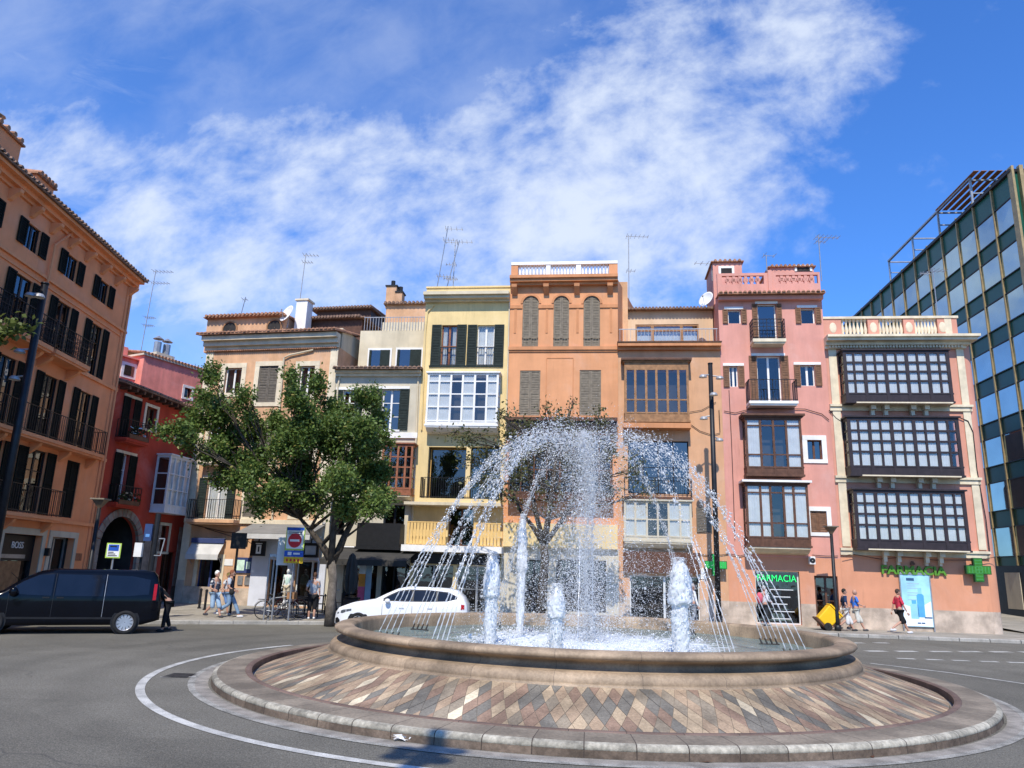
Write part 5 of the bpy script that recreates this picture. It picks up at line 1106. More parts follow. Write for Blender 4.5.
# mosaic slope of lozenges
rb0, zb0_, rt0, zt0_ = 6.90, .09, 5.54, .515
q = MB(); q.lathe([(rb0 + .02, zb0_ - .05), (rb0, zb0_), (rt0, zt0_)], n=160); q.build('mosaic_bed', mat('grout', (.17, .145, .115), .9, .2, 4, bump=.2), ft_)
cols = [('tan', (.40, .30, .19)), ('pale', (.60, .50, .34)), ('slate', (.165, .148, .118)), ('redbrown', (.25, .165, .112)), ('brownstone', (.33, .235, .15)), ('taupe', (.245, .198, .138))]
mm = [mat('mosaic_' + a, c, .6 if a != 'pale' else .45, .34, 1.3, bump=.25, bscale=35, fine=.16) for a, c in cols]
q = MB(); NA = 188; NR = 5; dth = 2 * math.pi / NA
def mp_(i, t):
    t = min(1, max(0, t)); r_ = rb0 + (rt0 - rb0) * t; z = zb0_ + (zt0_ - zb0_) * t + .006; a = i * dth; return Vector((r_ * math.cos(a), r_ * math.sin(a), z))
pick = random.Random(3)
for j in range(0, NR + 1):
    for i in range(NA):
        c = i + (j % 2) * .5; t = j / NR; qd = [(c - .5, t), (c, t - 1 / NR), (c + .5, t), (c, t + 1 / NR)]; P = []
        if j == 0: qd = [qd[0], qd[2], qd[3]]
        elif j == NR: qd = [qd[0], qd[1], qd[2]]
        ct = sum(t_ for _, t_ in qd) / len(qd); P = [mp_(c + (a - c) * .965, ct + (t_ - ct) * .972) for a, t_ in qd]
        # diagonal runs of like stones, with chance
        k = ((i + (j + 1) // 2) * 7 + pick.randrange(3)) % 9; w__ = [2, 3, 4, 5, 0, 4, 3, 2, 0][k] if pick.random() < .72 else pick.choice([0, 0, 1, 2, 2, 3, 3, 4, 4, 5, 5])
        lift = Vector((0, 0, pick.uniform(0, .004))); q.add([p + lift for p in P], [tuple(range(len(P)))], w__)
q.build('mosaic', mm, ft_)
prof = [(5.57, .42), (5.57, .52), (5.525, .54), (5.535, .56), (5.52, .635), (5.475, .685), (5.41, .705), (5.28, .715), (5.22, .745), (5.20, .785), (5.22, .825), (5.34, .86), (5.43, .885), (5.465, .925), (5.455, .97), (5.40, 1.0), (5.30, 1.012), (5.14, 1.008), (5.07, .985), (5.045, .94), (5.04, .50)]
q = MB(); q.lathe(prof, n=200); q.build('basin', M['basin_stone'], ft_, smooth=True)
q = MB(); q.lathe([(.01, .50), (5.05, .50)], n=64); q.build('basin_floor', mat('basin_floor', (.20, .25, .24), .8, .2, 2, bump=.1), ft_)
# water
wm = bpy.data.materials.new('fountain_water'); wm.use_nodes = True; t = wm.node_tree; t.nodes.remove(t.nodes['Principled BSDF'])
tcn = N(t, 'ShaderNodeTexCoord'); o_ = tcn.outputs['Object']
df = N(t, 'ShaderNodeBsdfDiffuse'); gls = N(t, 'ShaderNodeBsdfGlossy'); gls.inputs['Roughness'].default_value = .06
sp = N(t, 'ShaderNodeSeparateXYZ'); lk(t, o_, sp.inputs[0])
rr_ = math_n(t, 'POWER', math_n(t, 'ADD', math_n(t, 'POWER', math_n(t, 'ABSOLUTE', sp.outputs[0]), 2), math_n(t, 'POWER', math_n(t, 'ABSOLUTE', sp.outputs[1]), 2)), .5)
fo = math_n(t, 'ADD', noise_n(t, o_, 2.2, 8, .72, .6), maprange(t, rr_, 1.2, 4.6, .26, -.12))
foam = maprange(t, fo, .50, .76)
mc = N(t, 'ShaderNodeMixRGB'); lk(t, foam, mc.inputs[0]); mc.inputs[1].default_value = (.20, .27, .255, 1); mc.inputs[2].default_value = (.74, .78, .80, 1); lk(t, mc.outputs[0], df.inputs[0])
fr = N(t, 'ShaderNodeFresnel'); fr.inputs[0].default_value = 1.33
bp = N(t, 'ShaderNodeBump'); bp.inputs['Strength'].default_value = .6; bp.inputs['Distance'].default_value = .05; lk(t, noise_n(t, o_, 6, 6, .65, .5), bp.inputs['Height'])
for n_ in (df, gls, fr): lk(t, bp.outputs[0], n_.inputs['Normal'])
mx = N(t, 'ShaderNodeMixShader'); lk(t, math_n(t, 'MULTIPLY', fr.outputs[0], math_n(t, 'SUBTRACT', 1, math_n(t, 'MULTIPLY', foam, .7))), mx.inputs[0]); lk(t, df.outputs[0], mx.inputs[1]); lk(t, gls.outputs[0], mx.inputs[2]); lk(t, mx.outputs[0], t.nodes['Material Output'].inputs[0])
WZ = .70
q = MB(); 
NRr, NTh = 60, 150
for i in range(NRr + 1):
    r_ = 5.045 * i / NRr
    for j in range(NTh):
        a = 2 * math.pi * j / NTh; x, y = r_ * math.cos(a), r_ * math.sin(a)
        am = .035 * max(0, 1 - r_ / 5.2) + .012; q.v.append((x, y, am * (mnoise.noise((x * 2.2, y * 2.2, .3)) + .6 * mnoise.noise((x * 6, y * 6, 2.)))))
for i in range(NRr):
    for j in range(NTh): q.f.append((i * NTh + j, (i + 1) * NTh + j, (i + 1) * NTh + (j + 1) % NTh, i * NTh + (j + 1) % NTh)); q.m.append(0)
wo_ = q.build('water', wm, None, smooth=True); wo_.location = (FX, FY, WZ); wo_['kind'] = 'structure'
# drops: little faceted beads in one mesh
rng = np.random.default_rng(5)
OV = np.array([(1, 0, 0), (-1, 0, 0), (0, 1, 0), (0, -1, 0), (0, 0, 1), (0, 0, -1)], float); OF = np.array([(0, 2, 4), (2, 1, 4), (1, 3, 4), (3, 0, 4), (2, 0, 5), (1, 2, 5), (3, 1, 5), (0, 3, 5)])
def drops(name, P, rad, m, parent, stretch=None):
    n = len(P); a = rng.normal(size=(n, 3)); a /= np.linalg.norm(a, axis=1)[:, None]; b = np.cross(a, rng.normal(size=(n, 3))); b /= np.linalg.norm(b, axis=1)[:, None]; c = np.cross(a, b)
    B = np.stack([a, b, c], 1)                       # random frames
    loc = np.einsum('kj,njd->nkd', OV, B) * (rad[:, None, None] * rng.uniform(.7, 1.3, (n, 1, 1)))
    if stretch is not None:
        sd = stretch / (np.linalg.norm(stretch, axis=1)[:, None] + 1e-9); k = np.einsum('nkd,nd->nk', loc, sd); loc += k[:, :, None] * sd[:, None, :] * 1.6
    V = (P[:, None, :] + loc).reshape(-1, 3); Fc = (OF[None] + (np.arange(n) * 6)[:, None, None]).reshape(-1, 3)
    me = bpy.data.meshes.new(name); me.vertices.add(len(V)); me.vertices.foreach_set('co', V.astype(np.float32).ravel()); me.loops.add(len(Fc) * 3); me.loops.foreach_set('vertex_index', Fc.astype(np.int32).ravel())
    me.polygons.add(len(Fc)); me.polygons.foreach_set('loop_start', np.arange(0, len(Fc) * 3, 3, dtype=np.int32)); me.update(calc_edges=True); me.validate()
    me.materials.append(m); o = bpy.data.objects.new(name, me); C.objects.link(o); o.parent = parent; o['kind'] = 'stuff'; return o
def water_mat(name, transp, col=(.93, .94, .94)):
    m = bpy.data.materials.new(name); m.use_nodes = True; t = m.node_tree; t.nodes.remove(t.nodes['Principled BSDF'])
    d1 = N(t, 'ShaderNodeBsdfDiffuse'); d1.inputs[0].default_value = (*col, 1); tl = N(t, 'ShaderNodeBsdfTranslucent'); tl.inputs[0].default_value = (*col, 1); g1 = N(t, 'ShaderNodeBsdfGlossy'); g1.inputs['Roughness'].default_value = .12
    tr = N(t, 'ShaderNodeBsdfTransparent')
    a1 = N(t, 'ShaderNodeMixShader'); a1.inputs[0].default_value = .3; lk(t, d1.outputs[0], a1.inputs[1]); lk(t, tl.outputs[0], a1.inputs[2])
    a2 = N(t, 'ShaderNodeMixShader'); a2.inputs[0].default_value = .12; lk(t, a1.outputs[0], a2.inputs[1]); lk(t, g1.outputs[0], a2.inputs[2])
    a3 = N(t, 'ShaderNodeMixShader'); a3.inputs[0].default_value = transp; lk(t, a2.outputs[0], a3.inputs[1]); lk(t, tr.outputs[0], a3.inputs[2]); lk(t, a3.outputs[0], t.nodes['Material Output'].inputs[0]); return m
WD = water_mat('water_drops', .36); WF = water_mat('water_foam', .03); WS = water_mat('water_strand', .55)
arc_labels = {10: 'arching water jets rising beside the brown plaque pillar, at the right rear of the basin', 46: 'arching water jets from the rear nozzle before the annex shop window', 82: 'arching water jets from the rearmost nozzle behind the central plume',
  118: 'arching water jets from the rear nozzle left of the central plume', 154: 'arching water jets crossing the rear door of the white car', 190: 'leftmost arching water jets of the fountain, crossing the front door of the white car',
  226: 'arching water jets just left of the left frothy column', 262: 'arching water jets from the nozzle at the near middle of the basin', 298: 'arching water jets just right of the tall right frothy column', 334: 'rightmost arching water jets of the fountain, crossing the neon pharmacy door'}
RN = 4.35; ZN = .80; g_ = 9.81
for a_deg, lab in arc_labels.items():
    a = R(a_deg); base = Vector((FX + RN * math.cos(a), FY + RN * math.sin(a), 0))
    nz = MB(); 
    for da in (-.10, -.033, .033, .10): p = Vector((da * 1.9 * math.cos(a), da * 1.9 * math.sin(a), 0)); nz.tube([p + Vector((0, 0, .5)), p + Vector((0, 0, ZN - .06)), p + Vector((-math.cos(a) * .05, -math.sin(a) * .05, ZN + .04))], [.022, .022, .014], 7)
    nz.bar((-.24 * math.cos(a), -.24 * math.sin(a), .69), (.24 * math.cos(a), .24 * math.sin(a), .69), .06); nzo = nz.build('nozzle', M['iron'], ft_); nzo.location = (RN * math.cos(a), RN * math.sin(a), 0)
    jt = empty('water_jet', (base.x, base.y, 0), 0, lab, 'water jet', 'arching jets around the basin')
    for si, da in enumerate((-.033, .033) if a_deg == 262 else (-.10, -.033, .033, .10)):
        off = np.array([da * 1.9 * math.cos(a), da * 1.9 * math.sin(a), ZN + .03]); hgt = rng.uniform(4.35, 4.75); vz = math.sqrt(2 * g_ * hgt); tup = vz / g_; reach = rng.uniform(3.4, 3.55) + da * 3.6
        vin = reach / tup; vt = rng.normal() * .05
        er = np.array([-math.cos(a), -math.sin(a), 0.]); et = np.array([-math.sin(a), math.cos(a), 0.]); up = np.array([0, 0, 1.])
        def pos(tt): return off + er * (vin * tt)[:, None] + et * (vt * tt)[:, None] + up * (vz * tt - .5 * g_ * tt * tt)[:, None]
        def vel(tt): return er * np.full_like(tt, vin)[:, None] + up * (vz - g_ * tt)[:, None]
        # solid strand near the nozzle, uneven
        tt = np.linspace(0, tup * .25, 34); P = pos(tt); st = MB(); rad = [.0105 + .0045 * math.sin(i * 2.3 + si * 2) + .002 * math.sin(i * .9 + si) for i in range(34)]; jig = rng.normal(size=P.shape) * (.00025 * np.arange(34))[:, None]; thin = .42 if a_deg in (262,) else .8 if a_deg in (298, 82, 118, 46) else 1.
        st.tube([tuple(p) for p in P + jig], [max(.005, r_ * thin) for r_ in rad], 6); stream = st.build('stream', WS, jt, smooth=True)
        n = int(1050 * thin ** 2.2 * (1 if math.cos(a) < .2 else .7)); tt = tup * (.10 + 1.10 * rng.beta(1.25, 1.25, n)); s_ = np.clip(tt / tup - .12, 0, 2); P = pos(tt)
        clump = np.sin(tt * 95 + si * 2) * .5 + .5; keep = rng.random(n) < (.35 + .65 * clump) * np.clip(1.25 - .62 * s_, .3, 1); 
        P += rng.normal(size=P.shape) * (.012 + .115 * s_ ** 1.5)[:, None] * np.array([1, 1, 1.15]); P[:, 2] -= np.abs(rng.normal(size=n)) * .22 * s_ ** 2
        rad = rng.lognormal(math.log(.0074), .42, n) * (1 - .12 * s_); P, rad, vv = P[keep], rad[keep], vel(tt)[keep]
        drops('stream_drops', P, rad, WD, stream, vv)
        # after the top the jet breaks up and rains toward the middle
        n = int(170 * thin); tt = tup * (1.0 + .9 * rng.random(n) ** 1.3); s_ = tt / tup; P = pos(tt); 
        P[:, :2] -= (er * (vin * (tt - tup) * rng.uniform(-.1, 1.1, n))[:, None])[:, :2]
        P += rng.normal(size=P.shape) * (.22 + .55 * (s_ - 1))[:, None]; P = P[P[:, 2] > WZ]
        drops('falling_drops', P, rng.lognormal(math.log(.0056), .4, len(P)), WD, stream)
# central plume
pl_ = empty('water_plume', (FX - .05, FY + .1, 0), 0, 'tall misty central plume of the fountain, widest of the upright jets', 'water plume')
n = 52000; z = rng.beta(1.0, 1.15, n); hz = WZ + z * 4.75; ang = rng.uniform(0, 2 * math.pi, n); wid = .20 + 1.2 * np.minimum(1, (1 - z) * 1.1 + .12) ** .8 * (.35 + .65 * np.minimum(1, z * 6))
rr = np.abs(rng.normal(size=n)) * wid * .62; P = np.stack([rr * np.cos(ang) + .05 * np.sin(hz * 2.), rr * np.sin(ang), hz], 1); P[:, 0] += .10 * (1 - z)
drops('plume_drops', P, rng.lognormal(math.log(.0062), .42, n), WD, pl_)
n = 1600; z = rng.random(n) ** 1.3; hz = WZ + z * 4.5; rr = np.abs(rng.normal(size=n)) * (.06 + .16 * z); ang = rng.uniform(0, 6.28, n)
drops('plume_core', np.stack([rr * np.cos(ang), rr * np.sin(ang), hz], 1), rng.lognormal(math.log(.0078), .4, n), WD, pl_)
# mist raining round the plume
n = 19000; rr = np.sqrt(rng.random(n)) * 3.0; ang = rng.uniform(0, 6.28, n); hz = WZ + rng.beta(1.1, 1.5, n) * 4.6 * np.clip(1.25 - rr / 4.2, .2, 1)
ms = drops('mist', np.stack([FX + rr * np.cos(ang), FY + rr * np.sin(ang), hz], 1), rng.lognormal(math.log(.0052), .4, n), WD, None); ms['kind'] = 'stuff'; ms.name = 'water_spray'; tag(ms, 'fine scattered spray raining inside the dome of the fountain', 'spray')
# frothy columns
def froth(label, px, py_b, py_t, Y, w_, seed, ragged=.27):
    b = atY(px, py_b, Y); b.z = WZ; tz = atY(px, py_t, Y).z; o = empty('frothy_jet', (b.x, b.y, 0), 0, label, 'water jet', 'frothy upright columns in the basin'); hh = tz - WZ; q = MB(); n, k = 64, 36
    for i in range(n + 1):
        f = i / n; env = 1.75 * w_ * (.22 + .66 * min(1, (1 - f) * 1.0 + .05) ** .55 * (.62 + .38 * math.sin(f * 2.6))) * (1 if f < .93 else max(.12, (1 - f) / .07))
        if f > .55: env = 1.75 * w_ * max(.12, math.sqrt(max(0, 1 - ((f - .55) / .47) ** 2.2)))
        for j in range(k):
            a = 2 * math.pi * j / k; nn = mnoise.noise((math.cos(a) * 1.6 + seed, math.sin(a) * 1.6, f * hh * 2.6)) + .7 * mnoise.noise((math.cos(a) * 4 + seed, math.sin(a) * 4, f * hh * 6)); r_ = env * (.62 + ragged * (.42 * nn + .36 * mnoise.noise((math.cos(a) * 9 + seed, math.sin(a) * 9, f * hh * 11)) + .3 * mnoise.noise((math.cos(a) * 20 + seed, math.sin(a) * 20, f * hh * 26)))); r_ = max(.02, r_)
            q.v.append((r_ * math.cos(a), r_ * math.sin(a), WZ - .05 + f * hh + .05 * nn))
    for i in range(n):
        for j in range(k): q.f.append((i * k + j, i * k + (j + 1) % k, (i + 1) * k + (j + 1) % k, (i + 1) * k + j)); q.m.append(0)
    q.f.append(tuple(n * k + j for j in range(k))); q.m.append(0); col = q.build('foam_column', WF, o, smooth=True)
    m_ = 3800; z = rng.beta(1.1, 1.0, m_); a = rng.uniform(0, 6.28, m_); rr = w_ * np.clip(1 - (np.abs(z - .55) / .52) ** 2.4, .12, 1) ** .6 * (.62 + .5 * np.abs(rng.normal(size=m_)) * (.55 + .9 * (1 - z))) ; P = np.stack([rr * np.cos(a), rr * np.sin(a), WZ + z * hh * 1.03], 1); drops('foam_drops', P, rng.lognormal(math.log(.0072), .45, m_), WD, o)
    m_ = 500; a = rng.uniform(0, 6.28, m_); rr = w_ * 1.2 + np.abs(rng.normal(size=m_)) * .35; P = np.stack([rr * np.cos(a), rr * np.sin(a), WZ + np.abs(rng.normal(size=m_)) * .09], 1); drops('splash', P, rng.lognormal(math.log(.012), .4, m_), WD, o)
froth('low frothy column nearest the front rim, left of the plume', 556, 645, 585, 15.0, .15, 1.)
froth('broad frothy column on the right of the basin', 681, 650, 560, 15.2, .20, 5.)
froth('frothy column on the left of the basin, before the white car tail', 490, 638, 554, 16.2, .16, 9.)
froth('thin ragged column left of the plume, the tallest of the frothy ones', 520, 630, 517, 19.0, .11, 13., .5)
n = 1600; a = rng.uniform(0, 6.28, n); rr = 2.8 * np.sqrt(rng.random(n)); P = np.stack([FX + rr * np.cos(a), FY + rr * np.sin(a), WZ + np.abs(rng.normal(size=n)) * .07], 1); sp_ = drops('splashes', P, rng.lognormal(math.log(.012), .45, n), WD, None); tag(sp_, 'white splashes dancing on the churned basin water', 'splashes', kind='stuff')

# ------------------------------------------------------------------ trees
M['bark'] = mat('bark', (.145, .12, .094), .95, .35, 5, bump=.6, bscale=12); M['bark_dark'] = mat('bark_dark', (.06, .048, .036), .95, .3, 5, bump=.5, bscale=12)
def leafmat(name, c1, c2, c3):
    m = bpy.data.materials.new(name); m.use_nodes = True; t = m.node_tree; b = t.nodes['Principled BSDF']; b.inputs['Roughness'].default_value = .5; b.inputs['Specular IOR Level'].default_value = .35
    ge = N(t, 'ShaderNodeNewGeometry'); cr = N(t, 'ShaderNodeValToRGB'); e = cr.color_ramp.elements; e[0].color = (*c1, 1); e[1].color = (*c2, 1); x = e.new(.93); x.color = (*c2, 1); e[-1].color = (*c3, 1)
    lk(t, ge.outputs['Random Per Island'], cr.inputs[0]); lk(t, cr.outputs[0], b.inputs['Base Color']); tl = N(t, 'ShaderNodeBsdfTranslucent'); lk(t, cr.outputs[0], tl.inputs[0]); mx = N(t, 'ShaderNodeMixShader'); mx.inputs[0].default_value = .36
    lk(t, b.outputs[0], mx.inputs[1]); lk(t, tl.outputs[0], mx.inputs[2]); lk(t, mx.outputs[0], t.nodes['Material Output'].inputs[0]); return m
LF1 = leafmat('plane_leaves', (.065, .115, .025), (.175, .245, .055), (.36, .29, .09)); LF2 = leafmat('dry_leaves', (.07, .08, .03), (.16, .16, .06), (.28, .16, .08))
def leaves(name, cl, m, parent, size=(.075, .15)):
    Vs = []
    for c, rad, n in cl:
        k = rng.normal(size=(n, 3)); k /= np.linalg.norm(k, axis=1)[:, None]; P = np.array(c) + k * (rng.random(n) ** .42)[:, None] * np.array(rad)
        # twig-like bunching inside the clump
        nb = max(4, n // 14); cen = P[rng.integers(0, n, nb)]; P = cen[rng.integers(0, nb, n)] * .45 + P * .55 + rng.normal(size=(n, 3)) * .17
        s_ = rng.uniform(*size, n); nrm = rng.normal(size=(n, 3)) + np.array([0, -.2, .9]); nrm /= np.linalg.norm(nrm, axis=1)[:, None]; e1 = np.cross(nrm, rng.normal(size=(n, 3))); e1 /= np.linalg.norm(e1, axis=1)[:, None]; e2 = np.cross(nrm, e1)
        s_ = s_[:, None]; Vs.append(np.stack([P - e1 * s_, P - e2 * s_ * .62 + nrm * s_ * .12, P + e1 * s_ * 1.1 - nrm * s_ * .15, P + e2 * s_ * .62 + nrm * s_ * .12], 1))
    V = np.concatenate(Vs).reshape(-1, 3); nf = len(V) // 4; me = bpy.data.meshes.new(name); me.vertices.add(len(V)); me.vertices.foreach_set('co', V.astype(np.float32).ravel()); me.loops.add(nf * 4); me.loops.foreach_set('vertex_index', np.arange(nf * 4, dtype=np.int32))
    me.polygons.add(nf); me.polygons.foreach_set('loop_start', np.arange(0, nf * 4, 4, dtype=np.int32)); me.update(calc_edges=True); me.validate(); me.materials.append(m); o = bpy.data.objects.new(name, me); C.objects.link(o); o.parent = parent; return o
def crooked(a, b, n=5, amp=.12):
    a, b = Vector(a), Vector(b); L_ = (b - a).length; return [a + (b - a) * i / n + (Vector((rnd.uniform(-1, 1), rnd.uniform(-1, 1), rnd.uniform(-.5, .5))) * amp * L_ * .3 if 0 < i < n else Vector((0, 0, 0))) for i in range(n + 1)]
def tree(name, label, base, trunk_pts, trunk_r, clumps, Y, m, bark, dens, size, group='square trees', limb_r=.09, stagger=1.6):
    o = empty(name, base, 0, label, 'tree', group); rel = lambda p: Vector(p) - Vector(base); q = MB(); tp = [rel(p) for p in trunk_pts]; q.tube(tp[:4], trunk_r[:4], 12); q.tube(tp[3:], trunk_r[3:], 10, 1); cl = []; forks = tp[len(tp) // 2:]
    for i, (px, py, rx, ry) in enumerate(clumps):
        yy = Y + ((i * .618) % 1 - .5) * 2 * stagger; c = rel(atY(px, py, yy)); k = yy / 757.; nl = int(dens * (rx * ry) / 100.); cl.append((tuple(c), (rx * k * .8, max(.45, rx * k * .8), ry * k * .8), int(nl * .36)))
        for _ in range(5): e = Vector((rnd.gauss(0, .6) * rx * k, rnd.gauss(0, .6) * rx * k, rnd.gauss(.05, .6) * ry * k)); f2 = rnd.uniform(.25, .55); cl.append((tuple(c + e), (rx * k * f2, rx * k * f2, ry * k * f2 * rnd.uniform(.8, 1.5)), int(nl * .13))); q.tube(crooked(c, c + e, 3), [.02, .015, .012, .008], 4, 1)
        s_ = min(forks, key=lambda p: (p - c).length + (3 if p.z > c.z - .2 else 0)); pts = crooked(s_, c, 5); q.tube(pts, [limb_r * (1 - .8 * j / 5) for j in range(6)], 7, 1)
        for _ in range(3): e = c + Vector((rnd.uniform(-1, 1) * rx * k, rnd.uniform(-.6, .6) * rx * k, rnd.uniform(-.6, .8) * ry * k)); q.tube(crooked(pts[3], e, 4), [.03, .025, .018, .012, .008], 5, 1)
    q.build('trunk', [M[bark], M['bark_dark']], o, smooth=True); leaves('crown', cl, m, o, size); return o
tb = gnd(330, 623, .12); Yt = tb.y
tp = [tb + Vector((0, 0, -.1))] + [atY(x, y, Yt) for x, y in ((331, 600), (333, 580), (331, 560))] + [atY(x, y, Yt + dy) for x, y, dy in ((322, 545, .1), (310, 530, .2), (300, 518, .3))]
clumps = [(180, 430, 15, 9), (198, 420, 14, 12), (210, 375, 8, 13), (205, 398, 12, 12), (222, 412, 18, 14), (245, 398, 9, 12), (230, 440, 20, 15), (215, 452, 14, 10), (250, 432, 22, 17), (255, 462, 24, 17), (282, 450, 24, 20), (277, 420, 13, 14), (242, 480, 20, 12),
  (295, 400, 15, 16), (318, 385, 10, 12), (305, 425, 24, 20), (332, 412, 18, 22), (330, 446, 28, 24), (360, 430, 24, 20), (368, 400, 14, 14), (368, 445, 16, 20), (378, 420, 8, 14), (300, 475, 28, 18), (340, 482, 30, 18), (372, 475, 22, 18), (376, 497, 16, 9), (275, 492, 22, 12), (310, 503, 24, 10), (350, 510, 22, 9), (379, 470, 10, 12), (290, 380, 5, 6), (262, 505, 14, 7), (232, 462, 12, 9), (189, 445, 8, 6), (377, 505, 16, 8)]
t1 = tree('plane_tree', 'large leafy green tree on the pavement before the clothes shop', tb, tp, [.22, .175, .16, .16, .12, .09, .06], clumps, Yt, LF1, 'bark', 820, (.04, .092), limb_r=.07)
q = MB(); f_ = tp[3] - tb
for pts in (((345, 535, .2), (356, 515, .3), (362, 490, .4)), ((333, 535, -.2), (336, 510, -.2), (334, 480, -.2))): q.tube([f_ - Vector((0, 0, .3))] + [atY(x, y, Yt + dy) - tb for x, y, dy in pts], [.14, .12, .09, .05], 8)
q.build('limb', M['bark_dark'], t1, smooth=True)
tb2 = gnd(545, 617, .12); Y2 = 32.2; tb2 = Vector((atY(541, 600, Y2).x, Y2, .12))
tp2 = [tb2 + Vector((0, 0, -.1))] + [atY(x, y, Y2) for x, y in ((543, 585), (545, 560), (544, 545), (548, 520), (552, 490), (556, 460))]
cl2 = [(470, 440, 18, 9), (455, 432, 12, 6), (490, 455, 18, 14), (510, 435, 18, 12), (530, 425, 18, 12), (545, 410, 8, 8), (565, 420, 16, 10), (520, 470, 20, 16), (548, 450, 22, 18), (585, 440, 18, 14), (600, 425, 14, 10), (575, 470, 20, 16), (610, 455, 16, 14), (635, 470, 14, 12), (650, 490, 10, 9), (485, 480, 14, 10), (610, 490, 14, 10), (470, 460, 14, 9), (505, 495, 14, 9), (550, 490, 16, 10), (500, 415, 7, 6), (573, 402, 5, 6)]
t2 = tree('plane_tree', 'thin crowned tree behind the fountain spray, before the orange and yellow houses', tb2, tp2, [.22, .19, .17, .16, .13, .10, .07], cl2, Y2, LF2, 'bark_dark', 130, (.045, .095), stagger=1.2, limb_r=.05)
q = MB()
for pts in (((533, 527, .1), (520, 510, .2), (512, 490, .3)), ((562, 520, -.2), (575, 495, -.2), (590, 470, -.2)), ((535, 510, .3), (530, 480, .4), (528, 450, .4))): q.tube([tp2[3] - tb2] + [atY(x, y, Y2 + dy) - tb2 for x, y, dy in pts], [.12, .10, .07, .04], 7)
q.build('limb', M['bark_dark'], t2, smooth=True)
# overhanging spray of leaves at the left edge, a tree just outside the picture
P = Vector((-19.0 + 2.2, 22.5, .12)); a = atY(10, 330, 22.5)
t3 = empty('street_tree', (a.x - 2.6, 22.5, .12), 0, 'tree at the left edge reaching one leafy twig into view', 'tree', 'square trees'); bx_ = Vector((a.x - 2.6, 22.5, .12))
q = MB(); q.tube([(0, 0, -.1), (.05, 0, 3), (.0, .1, 6), (.1, 0, 9)], [.16, .14, .12, .06], 9); q.tube(crooked((.05, 0, 7), tuple(a - bx_)), [.06, .05, .04, .03, .02, .01], 6); q.build('trunk', M['bark'], t3, smooth=True)
cl3 = [(tuple(atY(8, 328, 22.5) - bx_), (.42, .4, .2), 80), (tuple(atY(22, 326, 22.5) - bx_), (.25, .3, .14), 40), (tuple(atY(2, 336, 22.5) - bx_), (.3, .3, .16), 40), ((-.4, 0, 9.3), (1.1, 1.1, 1.1), 900), ((-1.2, .3, 8.2), (1, 1, .8), 500)]
leaves('crown', cl3, leafmat('sunny_leaves', (.06, .09, .02), (.16, .19, .05), (.22, .2, .06)), t3, (.08, .15))

